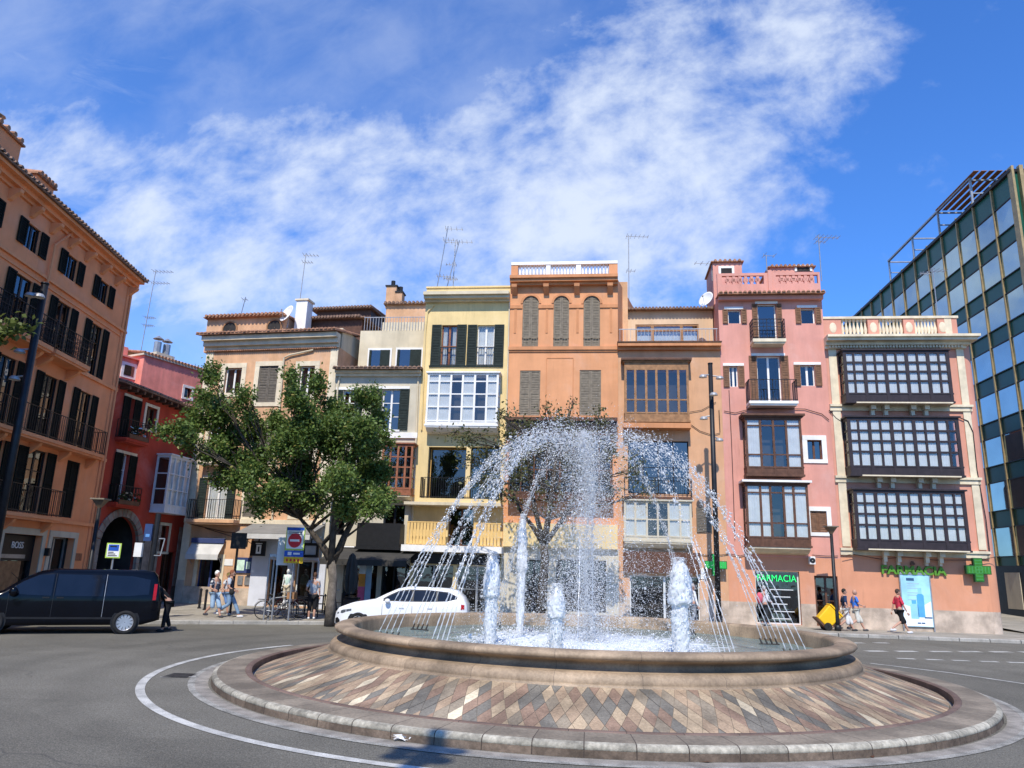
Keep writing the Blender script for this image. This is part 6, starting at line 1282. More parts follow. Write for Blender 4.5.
# ------------------------------------------------------------------ vehicles
def ipl(tab, x):
    if x <= tab[0][0]: return tab[0][1]
    for (a, b), (c, d) in zip(tab[:-1], tab[1:]):
        if x <= c: return b + (d - b) * (x - a) / max(1e-9, c - a)
    return tab[-1][1]
class Car:
    def __init__(s, name, label, P, rz, Lx, W, top, bottom, belt, roofz, tumble, paint, nose=.16, cat='car'):
        s.top, s.bot, s.belt, s.roofz, s.tum, s.W, s.L, s.nose = top, bottom, belt, roofz, tumble, W, Lx, nose
        s.root = empty(name, P, rz, label, cat); s.paint = paint
        xs = sorted({a for a, _ in top} | {Lx * i / 44 for i in range(45)}); q = MB(); nz = 12; k = 2 * nz + 3
        for x in xs:
            zb, zt = ipl(bottom, x), ipl(top, x); R_ = []
            for i in range(nz + 1): z = zb + (zt - zb) * (i / nz); R_.append((x, -s.y(x, z, zt), z))
            ring_ = [(x, 0, zb)] + R_ + [(x, 0, zt + .015)] + [(a, -b, c) for a, b, c in reversed(R_)]; q.v += ring_
        kk = 2 * nz + 4
        for i in range(len(xs) - 1):
            for j in range(kk): q.f.append((i * kk + j, i * kk + (j + 1) % kk, (i + 1) * kk + (j + 1) % kk, (i + 1) * kk + j)); q.m.append(0)
        q.f += [tuple(range(kk)), tuple(reversed(range((len(xs) - 1) * kk, len(xs) * kk)))]; q.m += [0, 0]
        s.body = q.build('body', paint, s.root, smooth=True, fix=True)
    def y(s, x, z, zt=None):
        e = s.nose; f = 1.
        if x < e * 3: f *= 1 - .28 * (1 - x / (e * 3)) ** 2.2
        if x > s.L - e * 2: f *= 1 - .16 * (1 - (s.L - x) / (e * 2)) ** 2
        if z < s.belt: g = 1 - .07 * max(0, (s.belt * .72 - z) / s.belt) ** 1.5
        else: g = 1 - s.tum * (z - s.belt) / (s.roofz - s.belt)
        zt = ipl(s.top, x) if zt is None else zt; r_ = .09
        if z > zt - r_: g *= 1 - .10 * ((z - zt + r_) / r_) ** 2
        return s.W / 2 * f * g
    def patch(s, name, cols, m, off=.006, n=4, sides=(-1, 1), parent=None):
        for sd in sides:
            q = MB(); k = n + 1
            for x, a, b in cols:
                for i in range(k): z = a + (b - a) * i / n; q.v.append((x, sd * (s.y(x, z) + off), z))
            for i in range(len(cols) - 1):
                for j in range(n): q.f.append((i * k + j, (i + 1) * k + j, (i + 1) * k + j + 1, i * k + j + 1)); q.m.append(0)
            o = q.build(name, m, parent or s.root)
        return o
    def screen(s, name, xa, xb, m, inset=.90, off=.012, n=8):
        q = MB(); 
        for i in range(n + 1):
            x = xa + (xb - xa) * i / n; zt = ipl(s.top, x); w_ = s.y(x, zt) * inset
            for j in range(5): q.v.append((x, -w_ + 2 * w_ * j / 4, zt + .015 + off - .012 * abs(j - 2) / 2))
        for i in range(n):
            for j in range(4): q.f.append((i * 5 + j, i * 5 + j + 1, (i + 1) * 5 + j + 1, (i + 1) * 5 + j)); q.m.append(0)
        return q.build(name, m, s.root)
    def wheel(s, x, rad, spokes, wid=.22):
        for sd in (-1, 1):
            yy = s.y(x, rad + .05)
            q = MB(); q.lathe([(.02, 0), (rad * 1.17, 0), (rad * 1.17, .012), (.02, .012)], n=28); q.v = [(x + a, sd * (yy - .002 + c), rad + .02 + b) for a, b, c in q.v]; q.build('wheel_arch', M['black'], s.root, fix=True)
            q = MB(); q.lathe([(rad * .68, .0), (rad * .7, .05), (rad * .95, .06), (rad, .03), (rad, -wid), (rad * .68, -wid)], n=30); q.v = [(x + a, sd * (yy + .02 + c), rad + b) for a, b, c in q.v]; ty = q.build('wheel', mat('tyre_rubber', (.018, .018, .018), .85, .2, 5, bump=.1), s.root, smooth=True, fix=True)
            q = MB(); q.lathe([(.01, -.03), (rad * .68, -.03)], n=24); q.lathe([(rad * .62, .02), (rad * .70, .055), (rad * .70, -.05)], n=24); q.lathe([(.01, .03), (.06, .03), (.075, 0)], n=12)
            for i in range(spokes):
                a = 2 * math.pi * i / spokes; c_, s2 = math.cos(a), math.sin(a); w1, w2 = .022, .042
                pts = [(c_ * .05 - s2 * w1, s2 * .05 + c_ * w1), (c_ * .05 + s2 * w1, s2 * .05 - c_ * w1), (c_ * rad * .66 + s2 * w2, s2 * rad * .66 - c_ * w2), (c_ * rad * .66 - s2 * w2, s2 * rad * .66 + c_ * w2)]
                q.add([(a_, b_, .028) for a_, b_ in pts] + [(a_, b_, -.03) for a_, b_ in pts], [(0, 1, 2, 3), (0, 4, 5, 1), (1, 5, 6, 2), (2, 6, 7, 3), (3, 7, 4, 0)])
            mi = [1 if i < 24 else 0 for i in range(len(q.f))]; q.m = mi
            q.v = [(x + a, sd * (yy + .03 + c), rad + b) for a, b, c in q.v]; q.build('rim', [M['alloy'], M['black']], ty)
M['alloy'] = mat('alloy_rim', (.55, .55, .56), .35, .1, 4, metal=.7, bump=0)
M['car_glass'] = mat('car_glass', (.006, .008, .014), .05, .2, 2, bump=0, spec=.4)
vpaint = mat('black_van_paint', (.002, .003, .006), .14, .15, 2, bump=0, spec=.16); vpaint.node_tree.nodes['Principled BSDF'].inputs['Coat Weight'].default_value = .15
wpaint = mat('white_car_paint', (.80, .80, .79), .28, .03, 2, bump=0, spec=.5); wpaint.node_tree.nodes['Principled BSDF'].inputs['Coat Weight'].default_value = .6
rw = gnd(123, 634); fw_dir = Vector((-.91, -.415, 0)).normalized(); 
side_ = Vector((-fw_dir.y, fw_dir.x, 0)); side_ = side_ if side_.y > 0 else -side_
vrz = math.atan2(-fw_dir.y, -fw_dir.x); VL = 5.3
vp_ = rw + fw_dir * (VL - .93) + side_ * .93; vp_.z = 0
v = Car('black_van', 'long black passenger van parked by the kerb before the terracotta block', vp_, vrz, VL, 1.93, [(0, .60), (.03, .80), (.12, .93), (.55, 1.06), (1.0, 1.16), (1.12, 1.2), (1.55, 1.52), (1.95, 1.74), (2.35, 1.82), (4.6, 1.84), (5.0, 1.81), (5.12, 1.68), (5.2, 1.35), (5.3, .92)], [(0, .30), (.3, .24), (4.8, .26), (5.3, .40)], 1.05, 1.82, .17, vpaint, cat='van')
v.patch('side_window', [(1.33, 1.14, 1.24), (1.60, 1.10, 1.46), (1.95, 1.08, 1.64), (2.35, 1.07, 1.68)], M['car_glass']); v.patch('side_window', [(2.45, 1.07, 1.68), (3.0, 1.07, 1.68), (3.68, 1.07, 1.68)], M['car_glass']); v.patch('side_window', [(3.76, 1.08, 1.68), (4.4, 1.09, 1.67), (4.92, 1.14, 1.57)], M['car_glass'])
v.screen('windscreen', 1.16, 2.02, M['car_glass']); v.patch('side_trim', [(.9, .42, .48), (4.0, .42, .48)], M['black'], .012, 2)
for x in (1.30, 2.40, 3.72): v.patch('door_seam', [(x, .45, 1.70), (x + .012, .45, 1.70)], M['metal_grey'] if x > 3 else M['black'], .004, 8)
v.patch('door_handle', [(2.14, 1.0, 1.04), (2.32, 1.0, 1.04)], M['black'], .03, 1); v.patch('door_handle', [(2.5, 1.0, 1.04), (2.68, 1.0, 1.04)], M['black'], .03, 1); v.patch('indicator', [(.95, .93, .97), (1.05, .93, .97)], M['white'], .012, 1)
v.patch('tail_light', [(5.04, .98, 1.45), (5.13, .98, 1.45)], mat('tail_red', (.40, .01, .015), .2, .1, 3, bump=0), .012, 4); v.patch('headlight', [(.06, .72, .84), (.35, .76, .96)], M['alloy'], .01, 3)
for sd in (-1, 1):
    q = MB(); q.ellipsoid((1.42, sd * 1.12, 1.18), .11, .10, .14, 12, 8); q.bar((1.46, sd * .95, 1.12), (1.42, sd * 1.1, 1.14), .06); q.build('wing_mirror', vpaint, v.root, smooth=True)
v.wheel(.95, .335, 10); v.wheel(VL - .93, .335, 12)
cp_ = atY(333, 625, 26.6); wc = Car('white_car', 'white estate car passing behind the fountain basin', (cp_.x, 27.5, 0), R(-1), 4.75, 1.80, [(0, .50), (.03, .66), (.14, .78), (.6, .94), (1.15, 1.03), (1.4, 1.07), (1.8, 1.26), (2.2, 1.43), (2.6, 1.50), (3.3, 1.50), (4.0, 1.46), (4.35, 1.40), (4.58, 1.18), (4.70, .98), (4.75, .6)], [(0, .28), (.3, .18), (4.4, .2), (4.75, .34)], .96, 1.46, .24, wpaint)
wc.patch('window_surround', [(1.72, 1.03, 1.12), (1.95, 1.03, 1.24), (2.25, 1.03, 1.37), (2.6, 1.03, 1.42), (3.3, 1.04, 1.42), (4.0, 1.07, 1.37), (4.36, 1.15, 1.24)], M['black'], .004)
wc.patch('side_window', [(1.8, 1.06, 1.12), (1.98, 1.06, 1.22), (2.25, 1.06, 1.34), (2.72, 1.06, 1.39)], M['car_glass'], .008); wc.patch('side_window', [(2.80, 1.06, 1.39), (3.2, 1.065, 1.395), (3.58, 1.07, 1.385)], M['car_glass'], .008); wc.patch('side_window', [(3.66, 1.075, 1.375), (4.0, 1.09, 1.34), (4.3, 1.155, 1.24)], M['car_glass'], .008)
wc.screen('windscreen', 1.45, 2.3, M['car_glass']); wc.screen('roof_glass', 2.7, 3.5, M['car_glass'], .7)
wc.patch('headlight', [(.10, .58, .62), (.32, .62, .72), (.62, .70, .76)], mat('headlight_glass', (.10, .11, .12), .1, .3, 6, bump=0, spec=.8), .012, 3); wc.patch('bumper_grille', [(.03, .30, .44), (.12, .28, .48), (.22, .30, .40)], M['black'], .012, 2)
for x in (1.7, 2.76, 3.62): wc.patch('door_seam', [(x, .34, .98), (x + .012, .34, .98)], M['black'], .003, 6)
wc.patch('door_handle', [(2.3, .82, .85), (2.48, .82, .85)], M['aluminium'], .025, 1); wc.patch('door_handle', [(3.3, .83, .86), (3.48, .83, .86)], M['aluminium'], .025, 1); wc.patch('sill_trim', [(.95, .22, .28), (3.6, .22, .28)], M['black'], .012, 1); wc.patch('tail_light', [(4.5, .82, 1.0), (4.62, .84, .98)], MATS['tail_red'], .012, 2)
for sd in (-1, 1): q = MB(); q.ellipsoid((1.9, sd * 1.0, 1.04), .10, .10, .075, 12, 8); q.bar((1.93, sd * .86, 1.0), (1.9, sd * .98, 1.02), .04); q.build('wing_mirror', wpaint, wc.root, smooth=True)
wc.wheel(.88, .325, 5); wc.wheel(3.62, .325, 5); wc.root.scale = (.95, 1, 1.03)

# ------------------------------------------------------------------ people
def skin_mesh(V, E, RD, sub=1):
    me = bpy.data.meshes.new('grow'); me.from_pydata([tuple(v_) for v_ in V], E, []); o = bpy.data.objects.new('grow', me); C.objects.link(o); md = o.modifiers.new('s', 'SKIN'); md.use_smooth_shade = True
    for i, sv in enumerate(me.skin_vertices[0].data): r_ = RD[i]; sv.radius = (r_, r_) if not isinstance(r_, tuple) else r_; sv.use_root = (i == 0)
    ss = o.modifiers.new('u', 'SUBSURF'); ss.levels = sub; ss.render_levels = sub
    bpy.context.view_layer.update(); ev = o.evaluated_get(bpy.context.evaluated_depsgraph_get()); m2 = ev.to_mesh(); vs = [tuple(v_.co) for v_ in m2.vertices]; fs = [tuple(p.vertices) for p in m2.polygons]; ev.to_mesh_clear(); bpy.data.objects.remove(o); bpy.data.meshes.remove(me); return vs, fs
CL = {}
def cloth(col):
    k = 'cloth_%d_%d_%d' % tuple(int(c * 255) for c in col)
    return mat(k, col, .9, .12, 9, bump=.25, bscale=30)
SK = mat('skin', (.48, .27, .19), .6, .08, 6, bump=0); EYE = mat('eye_dark', (.02, .015, .012), .4, .1, 5, bump=0)
def person(label, P, rz, h=1.75, stride=.0, top=(.5, .5, .5), bottom=(.1, .1, .1), shoes=(.05, .05, .05), hair=(.05, .04, .03), sleeve=.55, leg=1., handR=None, handL=None, lean=0., bald=False, cap=None, stripes=None, vest=None, bag=None, belly=0., flip=1, name='person', cat='person', skin=None, group='people on the pavement', bend=0.):
    s = h / 1.75; sk = skin or SK; o = empty(name, P, rz, label, cat, group)
    V3 = lambda x, y, z: Vector((x, y, z))
    pel = V3(0, 0, .93); hipz = .90
    f_ = stride; L_leg = [V3(.0, .095, hipz), V3(.20 * f_ + .02, .10, .50), V3(.40 * f_, .10, .085)]; R_leg = [V3(.0, -.095, hipz), V3(.02 * f_ + .02, -.10, .49), V3(-.42 * f_, -.10, .085 + .10 * f_)]
    if flip < 0: L_leg, R_leg = [Vector((p.x, -p.y, p.z)) for p in L_leg], [Vector((p.x, -p.y, p.z)) for p in R_leg]
    def sp(x, y, z):  # spine with forward lean / bend from the hips
        a = lean + bend; dz, dx = z - .93, x; return V3(dx * math.cos(a) + dz * math.sin(a), y, .93 - dx * math.sin(a) + dz * math.cos(a))
    wst, chs, nck, hd0 = sp(.01 + belly * .3, 0, 1.08), sp(0, 0, 1.30), sp(-.01, 0, 1.47), sp(.0, 0, 1.53); hc = sp(.02, 0, 1.635)
    arms = {}
    for sd, hp_ in ((1, handL), (-1, handR)):
        sh = sp(-.01, sd * .175, 1.41); hand = V3(*hp_) if hp_ else sp(.02 + (-.22 if sd == (1 if flip > 0 else -1) else .22) * f_, sd * .25, .80)
        mid = (sh + hand) / 2; dd_ = (hand - sh).length; bnd = math.sqrt(max(0, .28 ** 2 - (dd_ / 2) ** 2)) if dd_ < .56 else .02; el = mid + V3(-.55, sd * .45, -.6).normalized() * bnd; arms[sd] = (sh, el, hand)
    V = [pel, wst, chs, nck, hd0]; E = [(0, 1), (1, 2), (2, 3), (3, 4)]; RD = [(.135, .11), (.125 + belly * .4, .10 + belly), (.145, .105), (.058, .058), (.06, .06)]
    def chain(start, pts, rads):
        i0 = start
        for p, r_ in zip(pts, rads): V.append(p); RD.append(r_); E.append((i0, len(V) - 1)); i0 = len(V) - 1
        return i0
    for lg in (L_leg, R_leg): chain(0, [lg[0], (lg[0] + lg[1]) / 2, lg[1], lg[1] * .45 + lg[2] * .55 + V3(-.015, 0, 0), lg[2], lg[2] + V3(.10, 0, -.045)], [.095, .082, .056, .056, .036, .035])
    for sd in (1, -1): a_ = arms[sd]; chain(2, [a_[0], (a_[0] + a_[1]) / 2, a_[1], a_[2] + (a_[1] - a_[2]).normalized() * .07], [.055, .047, .038, .027])
    vs, fs = skin_mesh([v_ * s for v_ in V], E, [tuple(x * s for x in r_) if isinstance(r_, tuple) else r_ * s for r_ in RD])
    q = MB(); q.add(vs, fs, 0); hx = sp(1, 0, .93) - sp(0, 0, .93)
    q.ellipsoid(tuple(hc * s), .095 * s, .076 * s, .118 * s, 14, 12, 0); q.ellipsoid(tuple((hc + hx * .094 + V3(0, 0, -.015)) * s), .022 * s, .015 * s, .026 * s, 8, 6, 0); q.ellipsoid(tuple((hc + hx * .05 + V3(0, 0, -.085)) * s), .045 * s, .045 * s, .035 * s, 8, 6, 0)
    for sd in (1, -1):
        q.ellipsoid(tuple((hc + V3(-.005, sd * .077, -.01)) * s), .02 * s, .012 * s, .03 * s, 6, 6, 0); q.ellipsoid(tuple((hc + hx * .084 + V3(0, sd * .032, .012)) * s), .010 * s, .013 * s, .009 * s, 6, 5, 1)
        a_ = arms[sd]; dr = (a_[2] - a_[1]).normalized(); pc = a_[2]; q.ellipsoid(tuple(pc * s), .036 * s, .030 * s, .045 * s, 8, 6, 0); lat = dr.cross(V3(0, sd, 0)).normalized() if abs(dr.y) < .9 else V3(1, 0, 0)
        for fi in range(4): b_ = pc + lat * (.021 * (fi - 1.5)) + dr * .03; e_ = b_ + (dr * .055 + V3(.014, -sd * .012, -.01)) * (1 - .12 * abs(fi - 1.3)); q.tube([tuple(b_ * s), tuple(((b_ + e_) / 2 + V3(.004, sd * .006, 0)) * s), tuple(e_ * s)], [.0105 * s, .0095 * s, .007 * s], 6, 0)
        th = pc + lat * -.034 + V3(.01, 0, 0); q.tube([tuple(th * s), tuple((th + dr * .045 + V3(.015, 0, 0)) * s)], [.012 * s, .008 * s], 6, 0)
    q.tube([tuple((hc + hx * .086 + V3(0, -.022, -.055)) * s), tuple((hc + hx * .089 + V3(0, .022, -.055)) * s)], .006 * s, 5, 1)
    q.build('body', [sk, EYE], o, smooth=True)
    # shirt
    V, E, RD = [], [], []
    def add(p, r_, par_=None): V.append(p); RD.append(r_); (E.append((par_, len(V) - 1)) if par_ is not None else None); return len(V) - 1
    a0_ = add(sp(0, 0, .90), (.150, .130 + belly * .7)); b0_ = add(wst, (.146 + belly * .4, .125 + belly), a0_); c0_ = add(sp(0, 0, 1.32), (.158, .122), b0_); add(sp(-.01, 0, 1.45), (.075, .07), c0_)
    for sd in (1, -1):
        a_ = arms[sd]; p0 = add(a_[0] + V3(0, 0, .0), .072, c0_)
        if sleeve <= 1: add(a_[0] + (a_[1] - a_[0]) * sleeve, .067, p0) if sleeve > .05 else None
        else: p1 = add(a_[1], .052, p0); add(a_[1] + (a_[2] - a_[1]) * .85, .040, p1)
    vs, fs = skin_mesh([v_ * s for v_ in V], E, [tuple(x * s for x in r_) if isinstance(r_, tuple) else r_ * s for r_ in RD]); q = MB(); q.add(vs, fs)
    if stripes: q.m = [1 if int(sum(vs[i][2] for i in f2) / len(f2) / (.055 * s)) % 2 else 0 for f2 in fs]
    if vest: q.m = [1 if abs(sum(vs[i][1] for i in f2) / len(f2)) > .17 * s else 0 for f2 in fs]
    q.build('shirt', [cloth(top), cloth(stripes or vest or top)], o, smooth=True)
    V, E, RD = [], [], []; a0_ = add(V3(0, 0, .94), (.150, .125 + belly * .5)); 
    for lg in (L_leg, R_leg):
        p0 = add(lg[0] + V3(0, 0, -.04), .108, a0_)
        if leg >= 1: p1 = add((lg[0] + lg[1]) / 2, .098, p0); p2 = add(lg[1], .078, p1); add(lg[2] + V3(0, 0, .03), .062, p2)
        else: p1 = add(lg[0] + (lg[1] - lg[0]) * .5, .100, p0); add(lg[0] + (lg[1] - lg[0]) * leg * 1.9, .094, p1)
    vs, fs = skin_mesh([v_ * s for v_ in V], E, [tuple(x * s for x in r_) if isinstance(r_, tuple) else r_ * s for r_ in RD]); q = MB(); q.add(vs, fs); q.build('shorts' if leg < 1 else 'trousers', cloth(bottom), o, smooth=True)
    for lg in (L_leg, R_leg):
        an = lg[2]; q = MB(); q.ellipsoid(tuple((an + V3(.05, 0, -.038)) * s), .135 * s, .048 * s, .052 * s, 12, 8); q.v = [(a, b, max(c, (an.z - .084) * s)) for a, b, c in q.v]; q.build('shoe', cloth(shoes), o, smooth=True)
    if not bald and not cap:
        q = MB(); q.ellipsoid(tuple((hc + V3(-.016, 0, .028)) * s), .100 * s, .086 * s, .108 * s, 14, 10); q.v = [(a, b, c) if not (a > hc.x * s + .055 * s and c < hc.z * s + .05 * s) else (hc.x * s + .04 * s, b * .9, c) for a, b, c in q.v]; q.build('hair', cloth(hair), o, smooth=True)
    if cap:
        q = MB(); q.ellipsoid(tuple((hc + V3(-.004, 0, .055)) * s), .108 * s, .092 * s, .085 * s, 14, 10); q.ellipsoid(tuple((hc + hx * .12 + V3(0, 0, .052)) * s), .075 * s, .075 * s, .012 * s, 12, 6); q.build('cap', cloth(cap), o, smooth=True)
        q = MB(); q.ellipsoid(tuple((hc + V3(-.025, 0, -.005)) * s), .082 * s, .080 * s, .07 * s, 12, 8); q.build('hair', cloth(hair), o, smooth=True)
    if bag:
        kind, bc = bag; q = MB(); 
        if kind == 'backpack': q.ellipsoid((-.24 * s, 0, 1.22 * s), .13 * s, .17 * s, .25 * s, 14, 10)
        else: q.ellipsoid((.12 * s, -.22 * s, .95 * s), .10 * s, .07 * s, .12 * s, 12, 8); q.tube([(.1 * s, -.2 * s, 1.02 * s), (.05 * s, -.05 * s, 1.25 * s), (-.02 * s, .1 * s, 1.46 * s)], .012 * s, 6)
        bo = q.build(kind, cloth(bc), None, smooth=True); bo.location = P; bo.rotation_euler = (0, 0, rz); tag(bo, '%s carried by %s' % ('pink backpack' if kind == 'backpack' else 'small black waist bag', 'the man in a pale shirt by the pharmacy door' if kind == 'backpack' else 'the man in the dark vest'), kind.replace('_', ' '))
    return o
PZ = .125
def pg_(px, py): return gnd(px, py, PZ)
person('white haired man in a striped t-shirt and pale blue shorts, walking with two others', pg_(212, 617.5), R(-20), 1.72, .7, (.55, .55, .55), (.30, .42, .55), (.05, .05, .06), (.75, .74, .72), .8, .75, handR=(.18, -.20, 1.02), handL=(.2, .16, 1.0), stripes=(.06, .07, .10), belly=.02)
person('woman in a white top and blue shorts, middle one of the three walkers', pg_(219.5, 616) + Vector((0, .5, 0)), R(-15), 1.64, .6, (.62, .62, .62), (.12, .22, .45), (.4, .4, .4), (.55, .38, .10), .5, .6, handR=(.15, -.22, 1.0), flip=-1)
person('man in a dark vest and jeans striding right, last of the three walkers', pg_(227, 617.5), R(5), 1.76, 1.0, (.03, .035, .05), (.20, .30, .42), (.6, .6, .6), (.22, .08, .04), .75, 1., handR=(.22, -.18, 1.0), handL=(.2, .2, .98), vest=(.42, .45, .5), bag=('waist_bag', (.02, .02, .02)))
person('man in a grey t-shirt and black shorts, back turned, left of the tree trunk', pg_(311, 619.5), R(100), 1.76, .12, (.36, .39, .43), (.012, .012, .014), (.72, .72, .72), (.10, .05, .03), .8, .85, handL=(.22, .2, 1.05))
person('man in a pale cap and pale blue shirt standing near the dark parasol', pg_(358, 611), R(175), 1.76, .15, (.52, .56, .66), (.10, .055, .045), (.05, .05, .05), (.3, .25, .2), .9, 1., cap=(.70, .64, .54))
person('person in black leaning into the rear of the black van', rw + Vector((.78, 1.1, 0)), math.atan2(fw_dir.y, fw_dir.x), 1.74, .25, (.012, .012, .015), (.010, .010, .012), (.02, .02, .02), (.03, .025, .02), 1.5, 1., handR=(.62, -.2, 1.0), handL=(.62, .2, 1.0), bend=.75)
person('man in a white shirt half hidden behind the tall right frothy column', pg_(693.5, 627), R(10), 1.76, .5, (.74, .74, .74), (.22, .23, .25), (.05, .05, .05), (.35, .3, .28), 1.5, 1.)
person('man in a pale shirt with a pink backpack before the neon pharmacy door', pg_(765.5, 626), R(15), 1.74, .55, (.62, .62, .66), (.03, .035, .04), (.3, .28, .26), (.35, .33, .32), 1.5, 1., handR=(.25, -.15, 1.05), bag=('backpack', (.60, .12, .16)))
person('man in a navy shirt and white shorts walking behind the lamp post', pg_(846.5, 631), R(-8), 1.74, .8, (.018, .035, .085), (.68, .66, .62), (.05, .05, .05), (.03, .025, .02), .8, .85, handR=(.12, -.24, 1.0), belly=.02)
person('bald man in a bright blue t-shirt and beige shorts walking right', pg_(857, 631), R(-5), 1.72, .9, (.05, .18, .60), (.60, .58, .50), (.08, .08, .08), (.3, .2, .15), .85, .75, handR=(.32, -.14, 1.05), bald=True, belly=.04)
person('man in a red shirt and black shorts striding past the blue poster', pg_(901, 633.5), R(0), 1.80, .95, (.62, .045, .075), (.012, .012, .014), (.62, .62, .62), (.06, .04, .03), .9, .7)
mp0 = pe.A + pe.u * pe.uz(293.5, 590)[0] + pe.n * .7; mp0.z = .33
MK = mat('mannequin_white', (.72, .72, .70), .5, .05, 3, bump=0)
person('shop mannequin in a pale green shirt and beige shorts by the clothes shop door', mp0, R(-95), 1.62, .05, (.52, .66, .58), (.50, .42, .30), (.6, .6, .6), (.6, .6, .6), .6, .85, bald=True, name='mannequin', cat='mannequin', skin=MK, group=None)
q = MB(); q.box(-.3, .3, -.25, .25, -.205, -.002); ob = q.build('display_plinth', M['white']); ob.location = mp0; tag(ob, 'low white plinth under the shop mannequin', 'plinth')

# ------------------------------------------------------------------ street furniture
def mast(label, P, h, heads, r_=.12):
    o = empty('lamp_mast', P, 0, label, 'lamp mast', 'tall lamp masts'); q = MB(); q.tube([(0, 0, 0), (0, 0, h)], [r_, r_ * .85], 14); q.tube([(0, 0, 0), (0, 0, .5)], r_ * 1.3, 14); q.tube([(0, 0, h - .02), (0, 0, h + .04)], r_ * .95, 14); q.build('pole', M['metal_dark'], o, smooth=True)
    for z, dx, dy in heads:
        q = MB(); q.tube([(0, 0, z + .15), (dx * .8, dy * .8, z + .1)], .03, 6); q.lathe([(.02, .12), (.12, .10), (.17, .03), (.18, -.02), (.02, -.02)], (dx, dy, z), 16); hd = q.build('floodlight', mat('floodlight_grey', (.36, .36, .36), .45, .1, 4, metal=.3, bump=0), o, smooth=False); q = MB(); q.lathe([(.01, 0), (.16, 0)], (dx, dy, z - .025), 16); q.build('lens', M['white'], hd)
    return o
mp = atY(715.5, 520, 33.2); mz = lambda y: atY(713, y, 33.2).z
mast('tall black lamp mast standing between the apricot house and the pink house', (mp.x, 33.2, PZ), mz(364) - PZ, [(mz(378) - PZ, -.38, -.12), (mz(379) - PZ, .38, -.12), (mz(397) - PZ, 0, -.4), (mz(419) - PZ, -.36, .05), (mz(440) - PZ, .32, .1)])
ml_ = atY(22, 405, 25.0); lz = lambda x, y: atY(x, y, 25.).z
mast('tall black lamp mast before the terracotta block on the left', (ml_.x, 25.0, PZ), lz(45, 284) - PZ, [(lz(40, 298) - PZ, -.30, -.2), (lz(40, 300) - PZ, .1, -.32), (lz(26, 353) - PZ, -.36, -.1), (lz(20, 380) - PZ, -.36, -.1)], .14)
hb = Vector((-.84, 10.2, 0)) + Vector((sdir.x, sdir.y, 0)) * (13.3 / sdir.z)  # added out of view: mast sized and placed for its shadow on the kerb
mast('unseen lamp mast added behind the viewer to throw the dark shadow on the kerb', (hb.x, hb.y, 0), 13.6, [(13.1, -.3, 0), (13.1, .3, 0), (13.2, 0, -.3), (12.6, -.3, .1), (12.3, .25, .2), (12.9, .1, .3)], .16)
def lantern(label, P, h):
    o = empty('street_lamp', P, 0, label, 'street lamp', 'lanterns with flared heads'); q = MB(); q.tube([(0, 0, 0), (0, 0, .6), (0, 0, h)], [.10, .085, .065], 12); q.tube([(0, 0, 0), (0, 0, .25)], .14, 12); q.build('pole', M['metal_dark'], o, smooth=True)
    q = MB(); q.lathe([(.07, 0), (.10, .05), (.30, .30)], (0, 0, h), 4, a0=R(45), a1=R(405)); q.build('lamp_shade', mat('lamp_bronze', (.20, .14, .09), .5, .2, 4, metal=.4, bump=0), o); q = MB(); q.lathe([(.01, .34), (.36, .34), (.36, .29), (.01, .29)], (0, 0, h), 4, a0=R(45), a1=R(405)); q.build('lamp_cap', M['olive_sh'], o); return o
lb1 = pg_(838, 631); lantern('bronze lantern on a dark post before the pink and rose houses', lb1, atY(832, 534, lb1.y).z - PZ)
lb2 = atY(89, 573, 27.5); lantern('bronze lantern on a dark post behind the black van', (lb2.x, 27.5, PZ), atY(98.5, 508, 27.5).z - PZ)
# no entry sign cluster
sb_ = pg_(287.5, 621); o = empty('traffic_sign', sb_, R(-6), 'no entry sign panel with blue and yellow plates on a grey post', 'traffic sign', 'signs on posts'); ztop = atY(286, 527, sb_.y).z - PZ; zbm = atY(286, 563, sb_.y).z - PZ; pw_ = 19. * sb_.y / 757.
q = MB(); q.tube([(0, .04, 0), (0, .04, ztop)], .035, 8); q.build('post', M['metal_grey'], o); hS = ztop - zbm
def plate(nm, x0, x1, z0, z1, m, y0=-.03, y1=.0): q = MB(); q.box(x0, x1, y0, y1, z0, z1); return q.build(nm, m, o)
lime = mat('lime_border', (.42, .58, .10), .5, .08, 3, bump=0); blue = mat('sign_blue', (.02, .09, .42), .45, .08, 3, bump=0); yel = mat('sign_yellow', (.72, .44, .02), .5, .08, 3, bump=0); redm = mat('sign_red', (.55, .02, .03), .45, .08, 3, bump=0)
plate('lime_panel', -pw_ / 2, pw_ / 2, zbm + hS * .36, ztop, lime); plate('white_panel', -pw_ / 2 + .04, pw_ / 2 - .04, zbm + hS * .40, ztop - hS * .09, M['white'], -.036, -.0305); plate('blue_header', -pw_ / 2 + .03, pw_ / 2 - .03, ztop - hS * .088, ztop - .005, blue, -.038, -.0305); plate('blue_plate', -pw_ / 2, pw_ / 2, zbm + hS * .18, zbm + hS * .345, blue); plate('yellow_plate', -pw_ / 2, pw_ / 2, zbm, zbm + hS * .17, yel)
q = MB(); q.lathe([(.001, 0), (pw_ * .36, 0), (pw_ * .36, -.006), (.001, -.006)], n=24); q.v = [(a, -.044 + c * .8, b + zbm + hS * .63) for a, b, c in q.v]; q.build('no_entry_disc', redm, o, fix=True); plate('white_bar', -pw_ * .25, pw_ * .25, zbm + hS * .60, zbm + hS * .66, M['white'], -.056, -.0495)
q = MB()
for i in range(2): q.box(-pw_ * .38, pw_ * .36, -.042, -.0365, ztop - hS * (.13 + .05 * i), ztop - hS * (.15 + .05 * i))
q.build('small_print', M['metal_dark'], o)
